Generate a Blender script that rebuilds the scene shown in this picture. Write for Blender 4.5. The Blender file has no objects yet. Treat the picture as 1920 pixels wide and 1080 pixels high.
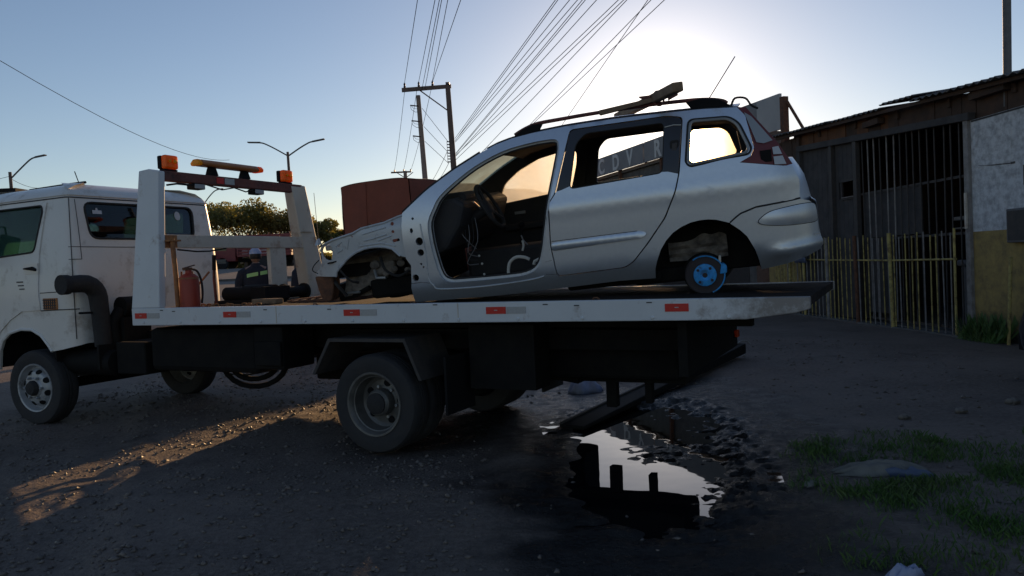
import bpy, math, random
import numpy as np
from mathutils import Vector, Matrix, geometry

random.seed(7)
rng = np.random.default_rng(7)
S = bpy.context.scene
COL = S.collection
R = math.radians
PI = math.pi

# ------------------------------------------------------------------ camera
CAM_H, PITCH, ROLL = 1.36, R(1.77), R(2.6)
f0 = Vector((0, math.cos(PITCH), -math.sin(PITCH)))
r0 = Vector((1, 0, 0))
u0 = r0.cross(f0)
cr, sr = math.cos(ROLL), math.sin(ROLL)
rx = cr * r0 - sr * u0
uy = sr * r0 + cr * u0
cd = bpy.data.cameras.new('camera')
cd.sensor_width = 36.0
cd.lens = 26.68
cd.clip_start = 0.05
cd.clip_end = 3000
camera = bpy.data.objects.new('camera', cd)
camera.matrix_world = Matrix(((rx.x, uy.x, -f0.x, 0), (rx.y, uy.y, -f0.y, 0), (rx.z, uy.z, -f0.z, CAM_H), (0, 0, 0, 1)))
COL.objects.link(camera)
S.camera = camera

# ------------------------------------------------------------------ sky, sun, exposure
SUN_AZ, SUN_EL = R(11.2), R(10.6)        # clockwise from +Y
W = bpy.data.worlds.new("World")
S.world = W
W.use_nodes = True
wt = W.node_tree
wt.nodes.clear()
sky = wt.nodes.new('ShaderNodeTexSky')
sky.sky_type = 'NISHITA'
sky.sun_disc = False
sky.sun_elevation = SUN_EL
sky.sun_rotation = SUN_AZ
sky.altitude = 0
sky.air_density = 0.95
sky.dust_density = 0.2
sky.ozone_density = 1.2
bg = wt.nodes.new('ShaderNodeBackground')
bg.inputs['Strength'].default_value = 0.106
wo = wt.nodes.new('ShaderNodeOutputWorld')
# bright aureole close round the sun
wtc = wt.nodes.new('ShaderNodeTexCoord')
wdot = wt.nodes.new('ShaderNodeVectorMath')
wdot.operation = 'DOT_PRODUCT'
wdot.inputs[1].default_value = (math.sin(SUN_AZ) * math.cos(SUN_EL), math.cos(SUN_AZ) * math.cos(SUN_EL), math.sin(SUN_EL))
wt.links.new(wtc.outputs['Generated'], wdot.inputs[0])
def wmath(op, a, b=None):
    n = wt.nodes.new('ShaderNodeMath')
    n.operation = op
    wt.links.new(a, n.inputs[0])
    if b is not None:
        n.inputs[1].default_value = b
    return n.outputs[0]
g = wmath('ARCCOSINE', wmath('MINIMUM', wdot.outputs['Value'], 0.99999))
g = wmath('EXPONENT', wmath('MULTIPLY', wmath('POWER', wmath('DIVIDE', g, R(3.7)), 1.15), -1.0))
hal = wt.nodes.new('ShaderNodeVectorMath')
hal.operation = 'SCALE'
hal.inputs[0].default_value = (13.0, 11.2, 8.4)
wt.links.new(g, hal.inputs['Scale'])
wadd = wt.nodes.new('ShaderNodeVectorMath')
wadd.operation = 'ADD'
wt.links.new(sky.outputs['Color'], wadd.inputs[0])
wt.links.new(hal.outputs['Vector'], wadd.inputs[1])
wwb = wt.nodes.new('ShaderNodeVectorMath')      # white balance of the whole sky
wwb.operation = 'MULTIPLY'
wwb.inputs[1].default_value = (0.97, 0.955, 1.06)
wt.links.new(wadd.outputs['Vector'], wwb.inputs[0])
wt.links.new(wwb.outputs['Vector'], bg.inputs['Color'])
wt.links.new(bg.outputs['Background'], wo.inputs['Surface'])

sl = bpy.data.lights.new('sun', 'SUN')
sl.energy = 5.0
sl.angle = R(0.5)
sl.color = (1.0, 0.61, 0.29)
sun = bpy.data.objects.new('sun', sl)
sd = Vector((math.sin(SUN_AZ) * math.cos(SUN_EL), math.cos(SUN_AZ) * math.cos(SUN_EL), math.sin(SUN_EL)))
sun.rotation_euler = sd.to_track_quat('Z', 'Y').to_euler()
sun.location = (0, 0, 30)
COL.objects.link(sun)

S.view_settings.view_transform = 'Standard'
S.view_settings.look = 'None'
S.view_settings.gamma = 1.0
S.view_settings.use_curve_mapping = False
S.view_settings.exposure = 0.0

# ------------------------------------------------------------------ materials
def M(name, c, c2=None, scale=6.0, rough=0.6, metal=0.0, bump=0.0, bscale=None, coat=0.0, dirt=None, dscale=2.0, damt=0.5, spec=0.5, rvar=0.0):
    m = bpy.data.materials.new(name)
    m.use_nodes = True
    nt = m.node_tree
    b = nt.nodes['Principled BSDF']
    b.inputs['Base Color'].default_value = (*c, 1)
    b.inputs['Roughness'].default_value = rough
    b.inputs['Metallic'].default_value = metal
    b.inputs['Specular IOR Level'].default_value = spec
    if coat:
        b.inputs['Coat Weight'].default_value = coat
        b.inputs['Coat Roughness'].default_value = 0.12
    tc = nt.nodes.new('ShaderNodeTexCoord')
    col = None
    if c2 is not None:
        n = nt.nodes.new('ShaderNodeTexNoise')
        n.inputs['Scale'].default_value = scale
        n.inputs['Detail'].default_value = 6
        n.inputs['Roughness'].default_value = 0.65
        nt.links.new(tc.outputs['Object'], n.inputs['Vector'])
        r = nt.nodes.new('ShaderNodeValToRGB')
        r.color_ramp.elements[0].position = 0.35
        r.color_ramp.elements[1].position = 0.65
        r.color_ramp.elements[0].color = (*c, 1)
        r.color_ramp.elements[1].color = (*c2, 1)
        nt.links.new(n.outputs['Fac'], r.inputs['Fac'])
        col = r.outputs['Color']
    if dirt is not None:
        n = nt.nodes.new('ShaderNodeTexNoise')
        n.inputs['Scale'].default_value = dscale
        n.inputs['Detail'].default_value = 10
        n.inputs['Roughness'].default_value = 0.72
        nt.links.new(tc.outputs['Object'], n.inputs['Vector'])
        r = nt.nodes.new('ShaderNodeValToRGB')
        r.color_ramp.elements[0].position = 0.62 - 0.25 * damt
        r.color_ramp.elements[1].position = 0.78 - 0.2 * damt
        r.color_ramp.elements[0].color = (0, 0, 0, 1)
        r.color_ramp.elements[1].color = (1, 1, 1, 1)
        nt.links.new(n.outputs['Fac'], r.inputs['Fac'])
        mx = nt.nodes.new('ShaderNodeMix')
        mx.data_type = 'RGBA'
        nt.links.new(r.outputs['Color'], mx.inputs['Factor'])
        if col is None:
            mx.inputs['A'].default_value = (*c, 1)
        else:
            nt.links.new(col, mx.inputs['A'])
        mx.inputs['B'].default_value = (*dirt, 1)
        col = mx.outputs['Result']
        mr = nt.nodes.new('ShaderNodeMapRange')
        mr.inputs['To Min'].default_value = rough
        mr.inputs['To Max'].default_value = min(1, rough + 0.35)
        nt.links.new(r.outputs['Color'], mr.inputs['Value'])
        nt.links.new(mr.outputs['Result'], b.inputs['Roughness'])
    if col is not None:
        nt.links.new(col, b.inputs['Base Color'])
    if bump:
        n = nt.nodes.new('ShaderNodeTexNoise')
        n.inputs['Scale'].default_value = bscale or scale * 3
        n.inputs['Detail'].default_value = 8
        nt.links.new(tc.outputs['Object'], n.inputs['Vector'])
        bp = nt.nodes.new('ShaderNodeBump')
        bp.inputs['Strength'].default_value = bump
        bp.inputs['Distance'].default_value = 0.02
        nt.links.new(n.outputs['Fac'], bp.inputs['Height'])
        nt.links.new(bp.outputs['Normal'], b.inputs['Normal'])
    return m

def glass(name, tint, dust=None, amt=0.3, dscale=3.0, rough=0.02, refl=0.5, haze=0.0):
    """see-through pane: tinted transparency, a reflecting surface and a film of dust"""
    m = bpy.data.materials.new(name)
    m.use_nodes = True
    nt = m.node_tree
    nt.nodes.clear()
    out = nt.nodes.new('ShaderNodeOutputMaterial')
    tr = nt.nodes.new('ShaderNodeBsdfTransparent')
    tr.inputs['Color'].default_value = (*tint, 1)
    gl = nt.nodes.new('ShaderNodeBsdfGlossy')
    gl.inputs['Roughness'].default_value = rough
    fr = nt.nodes.new('ShaderNodeFresnel')
    fr.inputs['IOR'].default_value = 1.3 + refl * 0.4
    mx = nt.nodes.new('ShaderNodeMixShader')
    nt.links.new(fr.outputs['Fac'], mx.inputs['Fac'])
    nt.links.new(tr.outputs['BSDF'], mx.inputs[1])
    nt.links.new(gl.outputs['BSDF'], mx.inputs[2])
    last = mx
    if haze:
        rf = nt.nodes.new('ShaderNodeBsdfRefraction')
        rf.inputs['IOR'].default_value = 1.12
        rf.inputs['Roughness'].default_value = 0.62
        rf.inputs['Color'].default_value = (*dust, 1)
        m1 = nt.nodes.new('ShaderNodeMixShader')
        m1.inputs['Fac'].default_value = haze
        nt.links.new(last.outputs['Shader'], m1.inputs[1])
        nt.links.new(rf.outputs['BSDF'], m1.inputs[2])
        last = m1
    if dust is not None:
        tl = nt.nodes.new('ShaderNodeBsdfTranslucent')
        tl.inputs['Color'].default_value = (*dust, 1)
        df = nt.nodes.new('ShaderNodeBsdfDiffuse')
        df.inputs['Color'].default_value = (*dust, 1)
        ad = nt.nodes.new('ShaderNodeMixShader')
        ad.inputs['Fac'].default_value = 0.25
        nt.links.new(tl.outputs['BSDF'], ad.inputs[1])
        nt.links.new(df.outputs['BSDF'], ad.inputs[2])
        tc = nt.nodes.new('ShaderNodeTexCoord')
        n = nt.nodes.new('ShaderNodeTexNoise')
        n.inputs['Scale'].default_value = dscale
        n.inputs['Detail'].default_value = 8
        nt.links.new(tc.outputs['Object'], n.inputs['Vector'])
        mr = nt.nodes.new('ShaderNodeMapRange')
        mr.inputs['From Min'].default_value = 0.3
        mr.inputs['From Max'].default_value = 0.7
        mr.inputs['To Min'].default_value = amt * 0.6
        mr.inputs['To Max'].default_value = min(1.0, amt * 1.4)
        nt.links.new(n.outputs['Fac'], mr.inputs['Value'])
        m2 = nt.nodes.new('ShaderNodeMixShader')
        nt.links.new(mr.outputs['Result'], m2.inputs['Fac'])
        nt.links.new(last.outputs['Shader'], m2.inputs[1])
        nt.links.new(ad.outputs['Shader'], m2.inputs[2])
        last = m2
    nt.links.new(last.outputs['Shader'], out.inputs['Surface'])
    return m

def lens(name, c, glow=0.35):
    """coloured lamp plastic that light passes through"""
    m = bpy.data.materials.new(name)
    m.use_nodes = True
    nt = m.node_tree
    b = nt.nodes['Principled BSDF']
    b.inputs['Base Color'].default_value = (*c, 1)
    b.inputs['Roughness'].default_value = 0.25
    tl = nt.nodes.new('ShaderNodeBsdfTranslucent')
    tl.inputs['Color'].default_value = (*c, 1)
    mx = nt.nodes.new('ShaderNodeMixShader')
    mx.inputs['Fac'].default_value = glow
    out = nt.nodes['Material Output']
    nt.links.new(b.outputs['BSDF'], mx.inputs[1])
    nt.links.new(tl.outputs['BSDF'], mx.inputs[2])
    nt.links.new(mx.outputs['Shader'], out.inputs['Surface'])
    return m

MT = {}
MT['silver'] = M('silver_car_paint', (0.53, 0.57, 0.635), (0.56, 0.60, 0.665), scale=40, rough=0.37, metal=0.72, coat=0.15, bump=0.03, bscale=2.2, dirt=(0.33, 0.33, 0.34), dscale=2.4, damt=0.12)
MT['apron'] = M('bare_inner_panel_paint', (0.46, 0.48, 0.50), (0.54, 0.56, 0.58), scale=5, rough=0.5, metal=0.25, dirt=(0.24, 0.23, 0.22), dscale=14, damt=0.25)
MT['black_frame'] = M('satin_black_frame', (0.028, 0.03, 0.04), rough=0.4)
MT['trim_dark'] = M('dark_interior_trim', (0.022, 0.022, 0.026), (0.03, 0.028, 0.028), scale=9, rough=0.75, bump=0.2)
MT['headliner'] = M('brown_grey_headliner', (0.06, 0.048, 0.04), rough=0.95)
MT['rubber'] = M('black_rubber', (0.018, 0.018, 0.02), (0.03, 0.028, 0.027), scale=14, rough=0.85, bump=0.25)
MT['chassis'] = M('oily_black_steel', (0.007, 0.007, 0.008), (0.013, 0.012, 0.011), scale=7, rough=0.75, spec=0.15)
MT['mudgrey'] = M('dried_mud', (0.24, 0.21, 0.18), (0.07, 0.062, 0.058), scale=10, rough=0.95, bump=0.6)
MT['maroon'] = M('maroon_primer', (0.15, 0.02, 0.026), (0.11, 0.016, 0.022), scale=5, rough=0.5)
MT['bare_grey'] = M('bare_grey_metal', (0.30, 0.31, 0.32), rough=0.45, metal=0.4)
MT['blue_hub'] = M('blue_brake_paint', (0.03, 0.36, 0.85), (0.03, 0.25, 0.6), scale=30, rough=0.55, dirt=(0.06, 0.07, 0.10), dscale=24, damt=0.4)
MT['drum_face'] = M('dark_brake_face', (0.035, 0.028, 0.032), rough=0.75)
MT['rust'] = M('rusty_steel', (0.16, 0.07, 0.035), (0.07, 0.035, 0.025), scale=13, rough=0.85, bump=0.4)
MT['orange_rust'] = M('orange_rust_paint', (0.38, 0.17, 0.06), (0.22, 0.09, 0.04), scale=12, rough=0.75, bump=0.3)
MT['deck'] = M('oily_deck_plate', (0.018, 0.016, 0.016), (0.04, 0.028, 0.023), scale=6, rough=0.95, bump=0.3, spec=0.08)
MT['red_rust'] = M('faded_red_beam', (0.19, 0.055, 0.04), (0.10, 0.04, 0.035), scale=9, rough=0.7, bump=0.3, dirt=(0.05, 0.03, 0.03), dscale=6, damt=0.5)
MT['white_bed'] = M('white_bed_paint', (0.66, 0.68, 0.70), (0.60, 0.62, 0.64), scale=2, rough=0.42, coat=0.15, dirt=(0.28, 0.19, 0.13), dscale=5.5, damt=0.22)
MT['white_worn'] = M('worn_white_paint', (0.58, 0.53, 0.46), (0.5, 0.45, 0.38), scale=3, rough=0.55, dirt=(0.26, 0.13, 0.07), dscale=3.5, damt=0.38)
MT['white_cab'] = M('white_cab_paint', (0.74, 0.71, 0.67), (0.68, 0.66, 0.62), scale=1.6, rough=0.38, coat=0.25, dirt=(0.40, 0.34, 0.28), dscale=3.4, damt=0.34)
MT['white_tip'] = M('scraped_white_paint', (0.55, 0.55, 0.54), (0.4, 0.4, 0.39), scale=9, rough=0.6, dirt=(0.16, 0.14, 0.13), dscale=6, damt=0.62, bump=0.2)
MT['seam'] = M('dark_seam', (0.07, 0.07, 0.075), rough=0.9, spec=0.1)
MT['red_reflector'] = M('red_reflector', (0.55, 0.012, 0.012), rough=0.3)
MT['white_reflector'] = M('grey_white_reflector', (0.42, 0.42, 0.42), (0.36, 0.36, 0.36), scale=60, rough=0.35)
MT['amber'] = lens('amber_lamp', (0.95, 0.26, 0.015), 0.5)
MT['amber_yellow'] = lens('yellow_lamp_end', (0.9, 0.5, 0.03), 0.5)
MT['dull_amber'] = M('dull_orange_lamp_bar', (0.42, 0.17, 0.05), (0.34, 0.12, 0.04), scale=6, rough=0.4)
MT['lamp_clear'] = M('clear_work_lamp', (0.35, 0.36, 0.38), rough=0.2)
MT['red_lamp'] = lens('red_tail_lamp', (0.7, 0.06, 0.01), 0.4)
MT['rim_silver'] = M('silver_rim_paint', (0.42, 0.43, 0.45), (0.34, 0.35, 0.36), scale=8, rough=0.45, metal=0.35, dirt=(0.14, 0.12, 0.10), dscale=8, damt=0.35)
MT['rim_dark'] = M('dirty_rim', (0.17, 0.165, 0.155), (0.10, 0.095, 0.09), scale=7, rough=0.5, metal=0.35)
MT['red_ext'] = M('red_extinguisher', (0.34, 0.035, 0.015), (0.28, 0.03, 0.015), scale=5, rough=0.5, dirt=(0.12, 0.05, 0.03), dscale=8, damt=0.35)
MT['hose_white'] = M('white_plastic_hose', (0.62, 0.6, 0.55), rough=0.6)
MT['tarp'] = M('orange_brown_tarp', (0.24, 0.064, 0.036), (0.18, 0.05, 0.03), scale=1.2, rough=0.8, bump=0.35, bscale=2.2)
MT['tarp_top'] = M('grey_tarp_top', (0.22, 0.2, 0.19), rough=0.8)
MT['wood'] = M('weathered_timber', (0.26, 0.18, 0.11), (0.17, 0.11, 0.07), scale=9, rough=0.85, bump=0.3)
MT['plank'] = M('old_wall_board', (0.085, 0.05, 0.036), (0.05, 0.034, 0.028), scale=5, rough=0.95, bump=0.4)
MT['plank_orange'] = M('bare_orange_board', (0.17, 0.075, 0.035), (0.10, 0.05, 0.03), scale=4, rough=0.95, bump=0.4)
MT['dark_board'] = M('dark_grey_board', (0.075, 0.07, 0.07), (0.045, 0.043, 0.045), scale=4, rough=0.95, bump=0.3)
MT['shed_steel'] = M('dark_gate_steel', (0.035, 0.033, 0.034), (0.06, 0.05, 0.045), scale=12, rough=0.7)
MT['pale_steel'] = M('pale_worn_steel', (0.28, 0.27, 0.26), (0.16, 0.14, 0.13), scale=7, rough=0.7)
MT['shed_dark'] = M('dark_shed_interior', (0.02, 0.019, 0.02), rough=1.0)  # one even near-black for the inner walls
MT['yellow'] = M('faded_yellow_paint', (0.46, 0.37, 0.12), (0.26, 0.21, 0.08), scale=12, rough=0.7, dirt=(0.12, 0.07, 0.04), dscale=6, damt=0.5)
MT['zinc'] = M('weathered_roof_sheet', (0.13, 0.115, 0.105), (0.08, 0.07, 0.065), scale=3, rough=0.65, metal=0.2, bump=0.15)
MT['concrete'] = M('rough_concrete', (0.14, 0.135, 0.13), (0.09, 0.085, 0.08), scale=4, rough=0.95, bump=0.5)
MT['pole'] = M('concrete_pole', (0.15, 0.11, 0.095), (0.11, 0.085, 0.075), scale=3, rough=0.85)
MT['pole_pale'] = M('pale_concrete_pole', (0.27, 0.22, 0.19), (0.21, 0.17, 0.15), scale=3, rough=0.85)
MT['galv'] = M('galvanised_lamp_steel', (0.12, 0.12, 0.12), rough=0.9, spec=0.1)
MT['wire'] = M('black_cable', (0.03, 0.03, 0.03), rough=1.0, spec=0.0)
MT['wire_pale'] = M('aluminium_cable', (0.22, 0.22, 0.23), rough=0.5, metal=0.3)
MT['porcelain'] = M('dark_insulator', (0.05, 0.03, 0.03), rough=0.35)
MT['sign_face'] = M('glare_lifted_sign_board', (0.20, 0.20, 0.215), (0.25, 0.25, 0.26), scale=2, rough=0.7)  # grey raised to put veiling sun glare into the board colour
MT['sign_letter'] = M('faded_sign_letter', (0.66, 0.66, 0.66), (0.52, 0.52, 0.52), scale=4, rough=0.7)
MT['sign_end'] = M('grey_white_board', (0.42, 0.42, 0.42), (0.36, 0.36, 0.37), scale=2, rough=0.6)
def leaf_mat(name, c, c2):
    m = M(name, c, c2, scale=0.9, rough=0.6)
    nt = m.node_tree
    b = nt.nodes['Principled BSDF']
    tl = nt.nodes.new('ShaderNodeBsdfTranslucent')
    src = b.inputs['Base Color'].links[0].from_socket
    mu = nt.nodes.new('ShaderNodeMix')
    mu.data_type = 'RGBA'
    mu.blend_type = 'MULTIPLY'
    mu.inputs['Factor'].default_value = 1.0
    mu.inputs['B'].default_value = (1.9, 1.7, 0.9, 1)
    nt.links.new(src, mu.inputs['A'])
    nt.links.new(mu.outputs['Result'], tl.inputs['Color'])
    mx = nt.nodes.new('ShaderNodeMixShader')
    mx.inputs['Fac'].default_value = 0.5
    nt.links.new(b.outputs['BSDF'], mx.inputs[1])
    nt.links.new(tl.outputs['BSDF'], mx.inputs[2])
    nt.links.new(mx.outputs['Shader'], nt.nodes['Material Output'].inputs['Surface'])
    return m
MT['bark'] = M('bark', (0.10, 0.07, 0.05), (0.06, 0.045, 0.035), scale=9, rough=0.95)
MT['leaf_a'] = leaf_mat('olive_leaf', (0.15, 0.145, 0.055), (0.10, 0.11, 0.04))
MT['leaf_b'] = leaf_mat('yellow_green_leaf', (0.17, 0.145, 0.055), (0.12, 0.11, 0.042))
MT['grassblade'] = M('grass_blade', (0.048, 0.118, 0.018), (0.07, 0.11, 0.026), scale=3, rough=0.6)
MT['stone'] = M('gravel_stone', (0.17, 0.14, 0.12), (0.085, 0.072, 0.066), scale=18, rough=0.5)
MT['asphalt'] = M('old_asphalt', (0.06, 0.057, 0.055), (0.05, 0.048, 0.046), scale=4, rough=0.85)
MT['road_white'] = M('road_paint', (0.6, 0.6, 0.58), rough=0.7)
MT['pavement'] = M('pale_service_road', (0.21, 0.185, 0.165), (0.16, 0.14, 0.125), scale=0.6, rough=0.95)
MT['truck_red'] = M('red_truck_paint', (0.22, 0.03, 0.03), (0.16, 0.025, 0.03), scale=3, rough=0.5)
MT['truck_slat'] = M('red_brown_wood_slat', (0.40, 0.20, 0.12), (0.32, 0.15, 0.09), scale=5, rough=0.8)  # mottled red-brown wood
MT['white_paint'] = M('white_vehicle_paint', (0.75, 0.74, 0.72), rough=0.35, coat=0.3)
MT['dark_car'] = M('dark_blue_car_paint', (0.012, 0.016, 0.03), rough=0.3, coat=0.4)
MT['window_dark'] = M('dark_vehicle_glass', (0.012, 0.015, 0.018), rough=0.08)
MT['jacket'] = M('navy_work_jacket', (0.012, 0.014, 0.026), (0.018, 0.02, 0.03), scale=9, rough=0.9, bump=0.3)
MT['hivis'] = M('lime_reflective_tape', (0.34, 0.62, 0.22), rough=0.4)
MT['trousers'] = M('dark_trousers', (0.018, 0.019, 0.026), rough=0.9, bump=0.3)
MT['skin'] = M('brown_skin', (0.28, 0.15, 0.10), rough=0.55)
MT['cap'] = M('pale_blue_cap', (0.36, 0.42, 0.58), (0.30, 0.35, 0.5), scale=10, rough=0.8)
MT['hair'] = M('dark_hair', (0.012, 0.010, 0.009), rough=0.6)
MT['bag_blue'] = M('pale_blue_bag', (0.30, 0.38, 0.62), (0.24, 0.31, 0.55), scale=6, rough=0.6, bump=0.3)
MT['black'] = M('matt_black', (0.009, 0.009, 0.010), rough=0.8, spec=0.2)
MT['tyre'] = M('dusty_tyre', (0.022, 0.022, 0.025), (0.032, 0.03, 0.03), scale=9, rough=0.8, bump=0.2)
MT['rag_blue'] = M('blue_plastic_sheet', (0.06, 0.085, 0.15), (0.09, 0.11, 0.17), scale=9, rough=0.5)
MT['rag_pale'] = M('pale_cement_sack', (0.20, 0.19, 0.165), (0.14, 0.135, 0.12), scale=10, rough=0.9, bump=0.4)
MT['bag_white'] = M('white_plastic_bag', (0.30, 0.34, 0.48), (0.22, 0.25, 0.38), scale=10, rough=0.5, bump=0.4)
MT['meter'] = M('grey_meter_box', (0.12, 0.12, 0.13), (0.08, 0.08, 0.085), scale=6, rough=0.6)
MT['glass_cab'] = glass('cab_window_glass', (0.55, 0.72, 0.66), (0.22, 0.40, 0.36), 0.16, refl=0.25)  # green film colour painted in for greenery showing in the panes
MT['glass_rear'] = glass('tinted_rear_glass', (0.34, 0.40, 0.48), (0.2, 0.25, 0.3), 0.03, refl=0.35)
MT['glass_dusty'] = glass('dusty_door_glass', (0.92, 0.89, 0.84), (0.95, 0.93, 0.86), 0.35, dscale=3.5, haze=0.3)
MT['glass_quarter'] = glass('very_dusty_quarter_glass', (0.95, 0.92, 0.86), (1.0, 0.98, 0.92), 0.4, dscale=2.5, haze=0.5)
MT['glass_screen'] = glass('dirty_windscreen', (0.50, 0.52, 0.42), (0.50, 0.50, 0.34), 0.6, dscale=4.5)
MT['sticker'] = M('pale_sticker', (0.5, 0.52, 0.56), rough=0.5)
MT['headlamp'] = bpy.data.materials.new('lit_headlamp')
MT['headlamp'].use_nodes = True
_b = MT['headlamp'].node_tree.nodes['Principled BSDF']
_b.inputs['Emission Color'].default_value = (1, 0.93, 0.8, 1)
_b.inputs['Emission Strength'].default_value = 6.0

# wall of the shed: white above, yellow dado below, dark splashed foot, flaking render
def wall_material():
    m = bpy.data.materials.new('white_and_yellow_render')
    m.use_nodes = True
    nt = m.node_tree
    b = nt.nodes['Principled BSDF']
    b.inputs['Roughness'].default_value = 0.9
    tc = nt.nodes.new('ShaderNodeTexCoord')
    sp = nt.nodes.new('ShaderNodeSeparateXYZ')
    nt.links.new(tc.outputs['Object'], sp.inputs['Vector'])
    def noise(scale, det=8):
        n = nt.nodes.new('ShaderNodeTexNoise')
        n.inputs['Scale'].default_value = scale
        n.inputs['Detail'].default_value = det
        n.inputs['Roughness'].default_value = 0.7
        nt.links.new(tc.outputs['Object'], n.inputs['Vector'])
        return n.outputs['Fac']
    def ramp(src, a, c, ca, cb):
        r = nt.nodes.new('ShaderNodeValToRGB')
        r.color_ramp.elements[0].position = a
        r.color_ramp.elements[1].position = c
        r.color_ramp.elements[0].color = (*ca, 1)
        r.color_ramp.elements[1].color = (*cb, 1)
        nt.links.new(src, r.inputs['Fac'])
        return r.outputs['Color']
    def mix(f, a, bb):
        x = nt.nodes.new('ShaderNodeMix')
        x.data_type = 'RGBA'
        nt.links.new(f, x.inputs['Factor'])
        nt.links.new(a, x.inputs['A'])
        nt.links.new(bb, x.inputs['B'])
        return x.outputs['Result']
    white = ramp(noise(9), 0.42, 0.62, (0.62, 0.64, 0.66), (0.36, 0.37, 0.39))
    yellow = ramp(noise(5), 0.38, 0.66, (0.40, 0.29, 0.10), (0.20, 0.15, 0.07))
    dark = ramp(noise(7), 0.4, 0.6, (0.035, 0.032, 0.026), (0.018, 0.017, 0.016))
    ma = nt.nodes.new('ShaderNodeMath')
    ma.operation = 'GREATER_THAN'
    ma.inputs[1].default_value = 1.53
    nt.links.new(sp.outputs['Z'], ma.inputs[0])
    c = mix(ma.outputs['Value'], yellow, white)
    ad = nt.nodes.new('ShaderNodeMath')
    ad.operation = 'MULTIPLY_ADD'
    nt.links.new(noise(2.2), ad.inputs[0])
    ad.inputs[1].default_value = 1.1
    nt.links.new(sp.outputs['Z'], ad.inputs[2])
    f = ramp(ad.outputs['Value'], 0.75 / 1.0 if False else 0.62, 1.0, (1, 1, 1), (0, 0, 0))
    c = mix(f, c, dark)
    nt.links.new(c, b.inputs['Base Color'])
    bp = nt.nodes.new('ShaderNodeBump')
    bp.inputs['Strength'].default_value = 0.5
    bp.inputs['Distance'].default_value = 0.02
    nt.links.new(noise(14), bp.inputs['Height'])
    nt.links.new(bp.outputs['Normal'], b.inputs['Normal'])
    return m
MT['wall'] = wall_material()

# ------------------------------------------------------------------ mesh helpers
def link(o, parent=None):
    COL.objects.link(o)
    if parent is not None:
        o.parent = parent
    return o

def tag(o, label, cat, group=None):
    o['label'] = label
    o['category'] = cat
    if group:
        o['group'] = group
    return o

def thing(name, label, cat, mat=None, group=None):
    o = bpy.data.objects.new(name, None)
    o.empty_display_size = 0.2
    if mat is not None:
        o.matrix_world = mat
    COL.objects.link(o)
    return tag(o, label, cat, group)

def at(x, y, z=0, rz=0):
    return Matrix.Translation((x, y, z)) @ Matrix.Rotation(rz, 4, 'Z')

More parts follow.
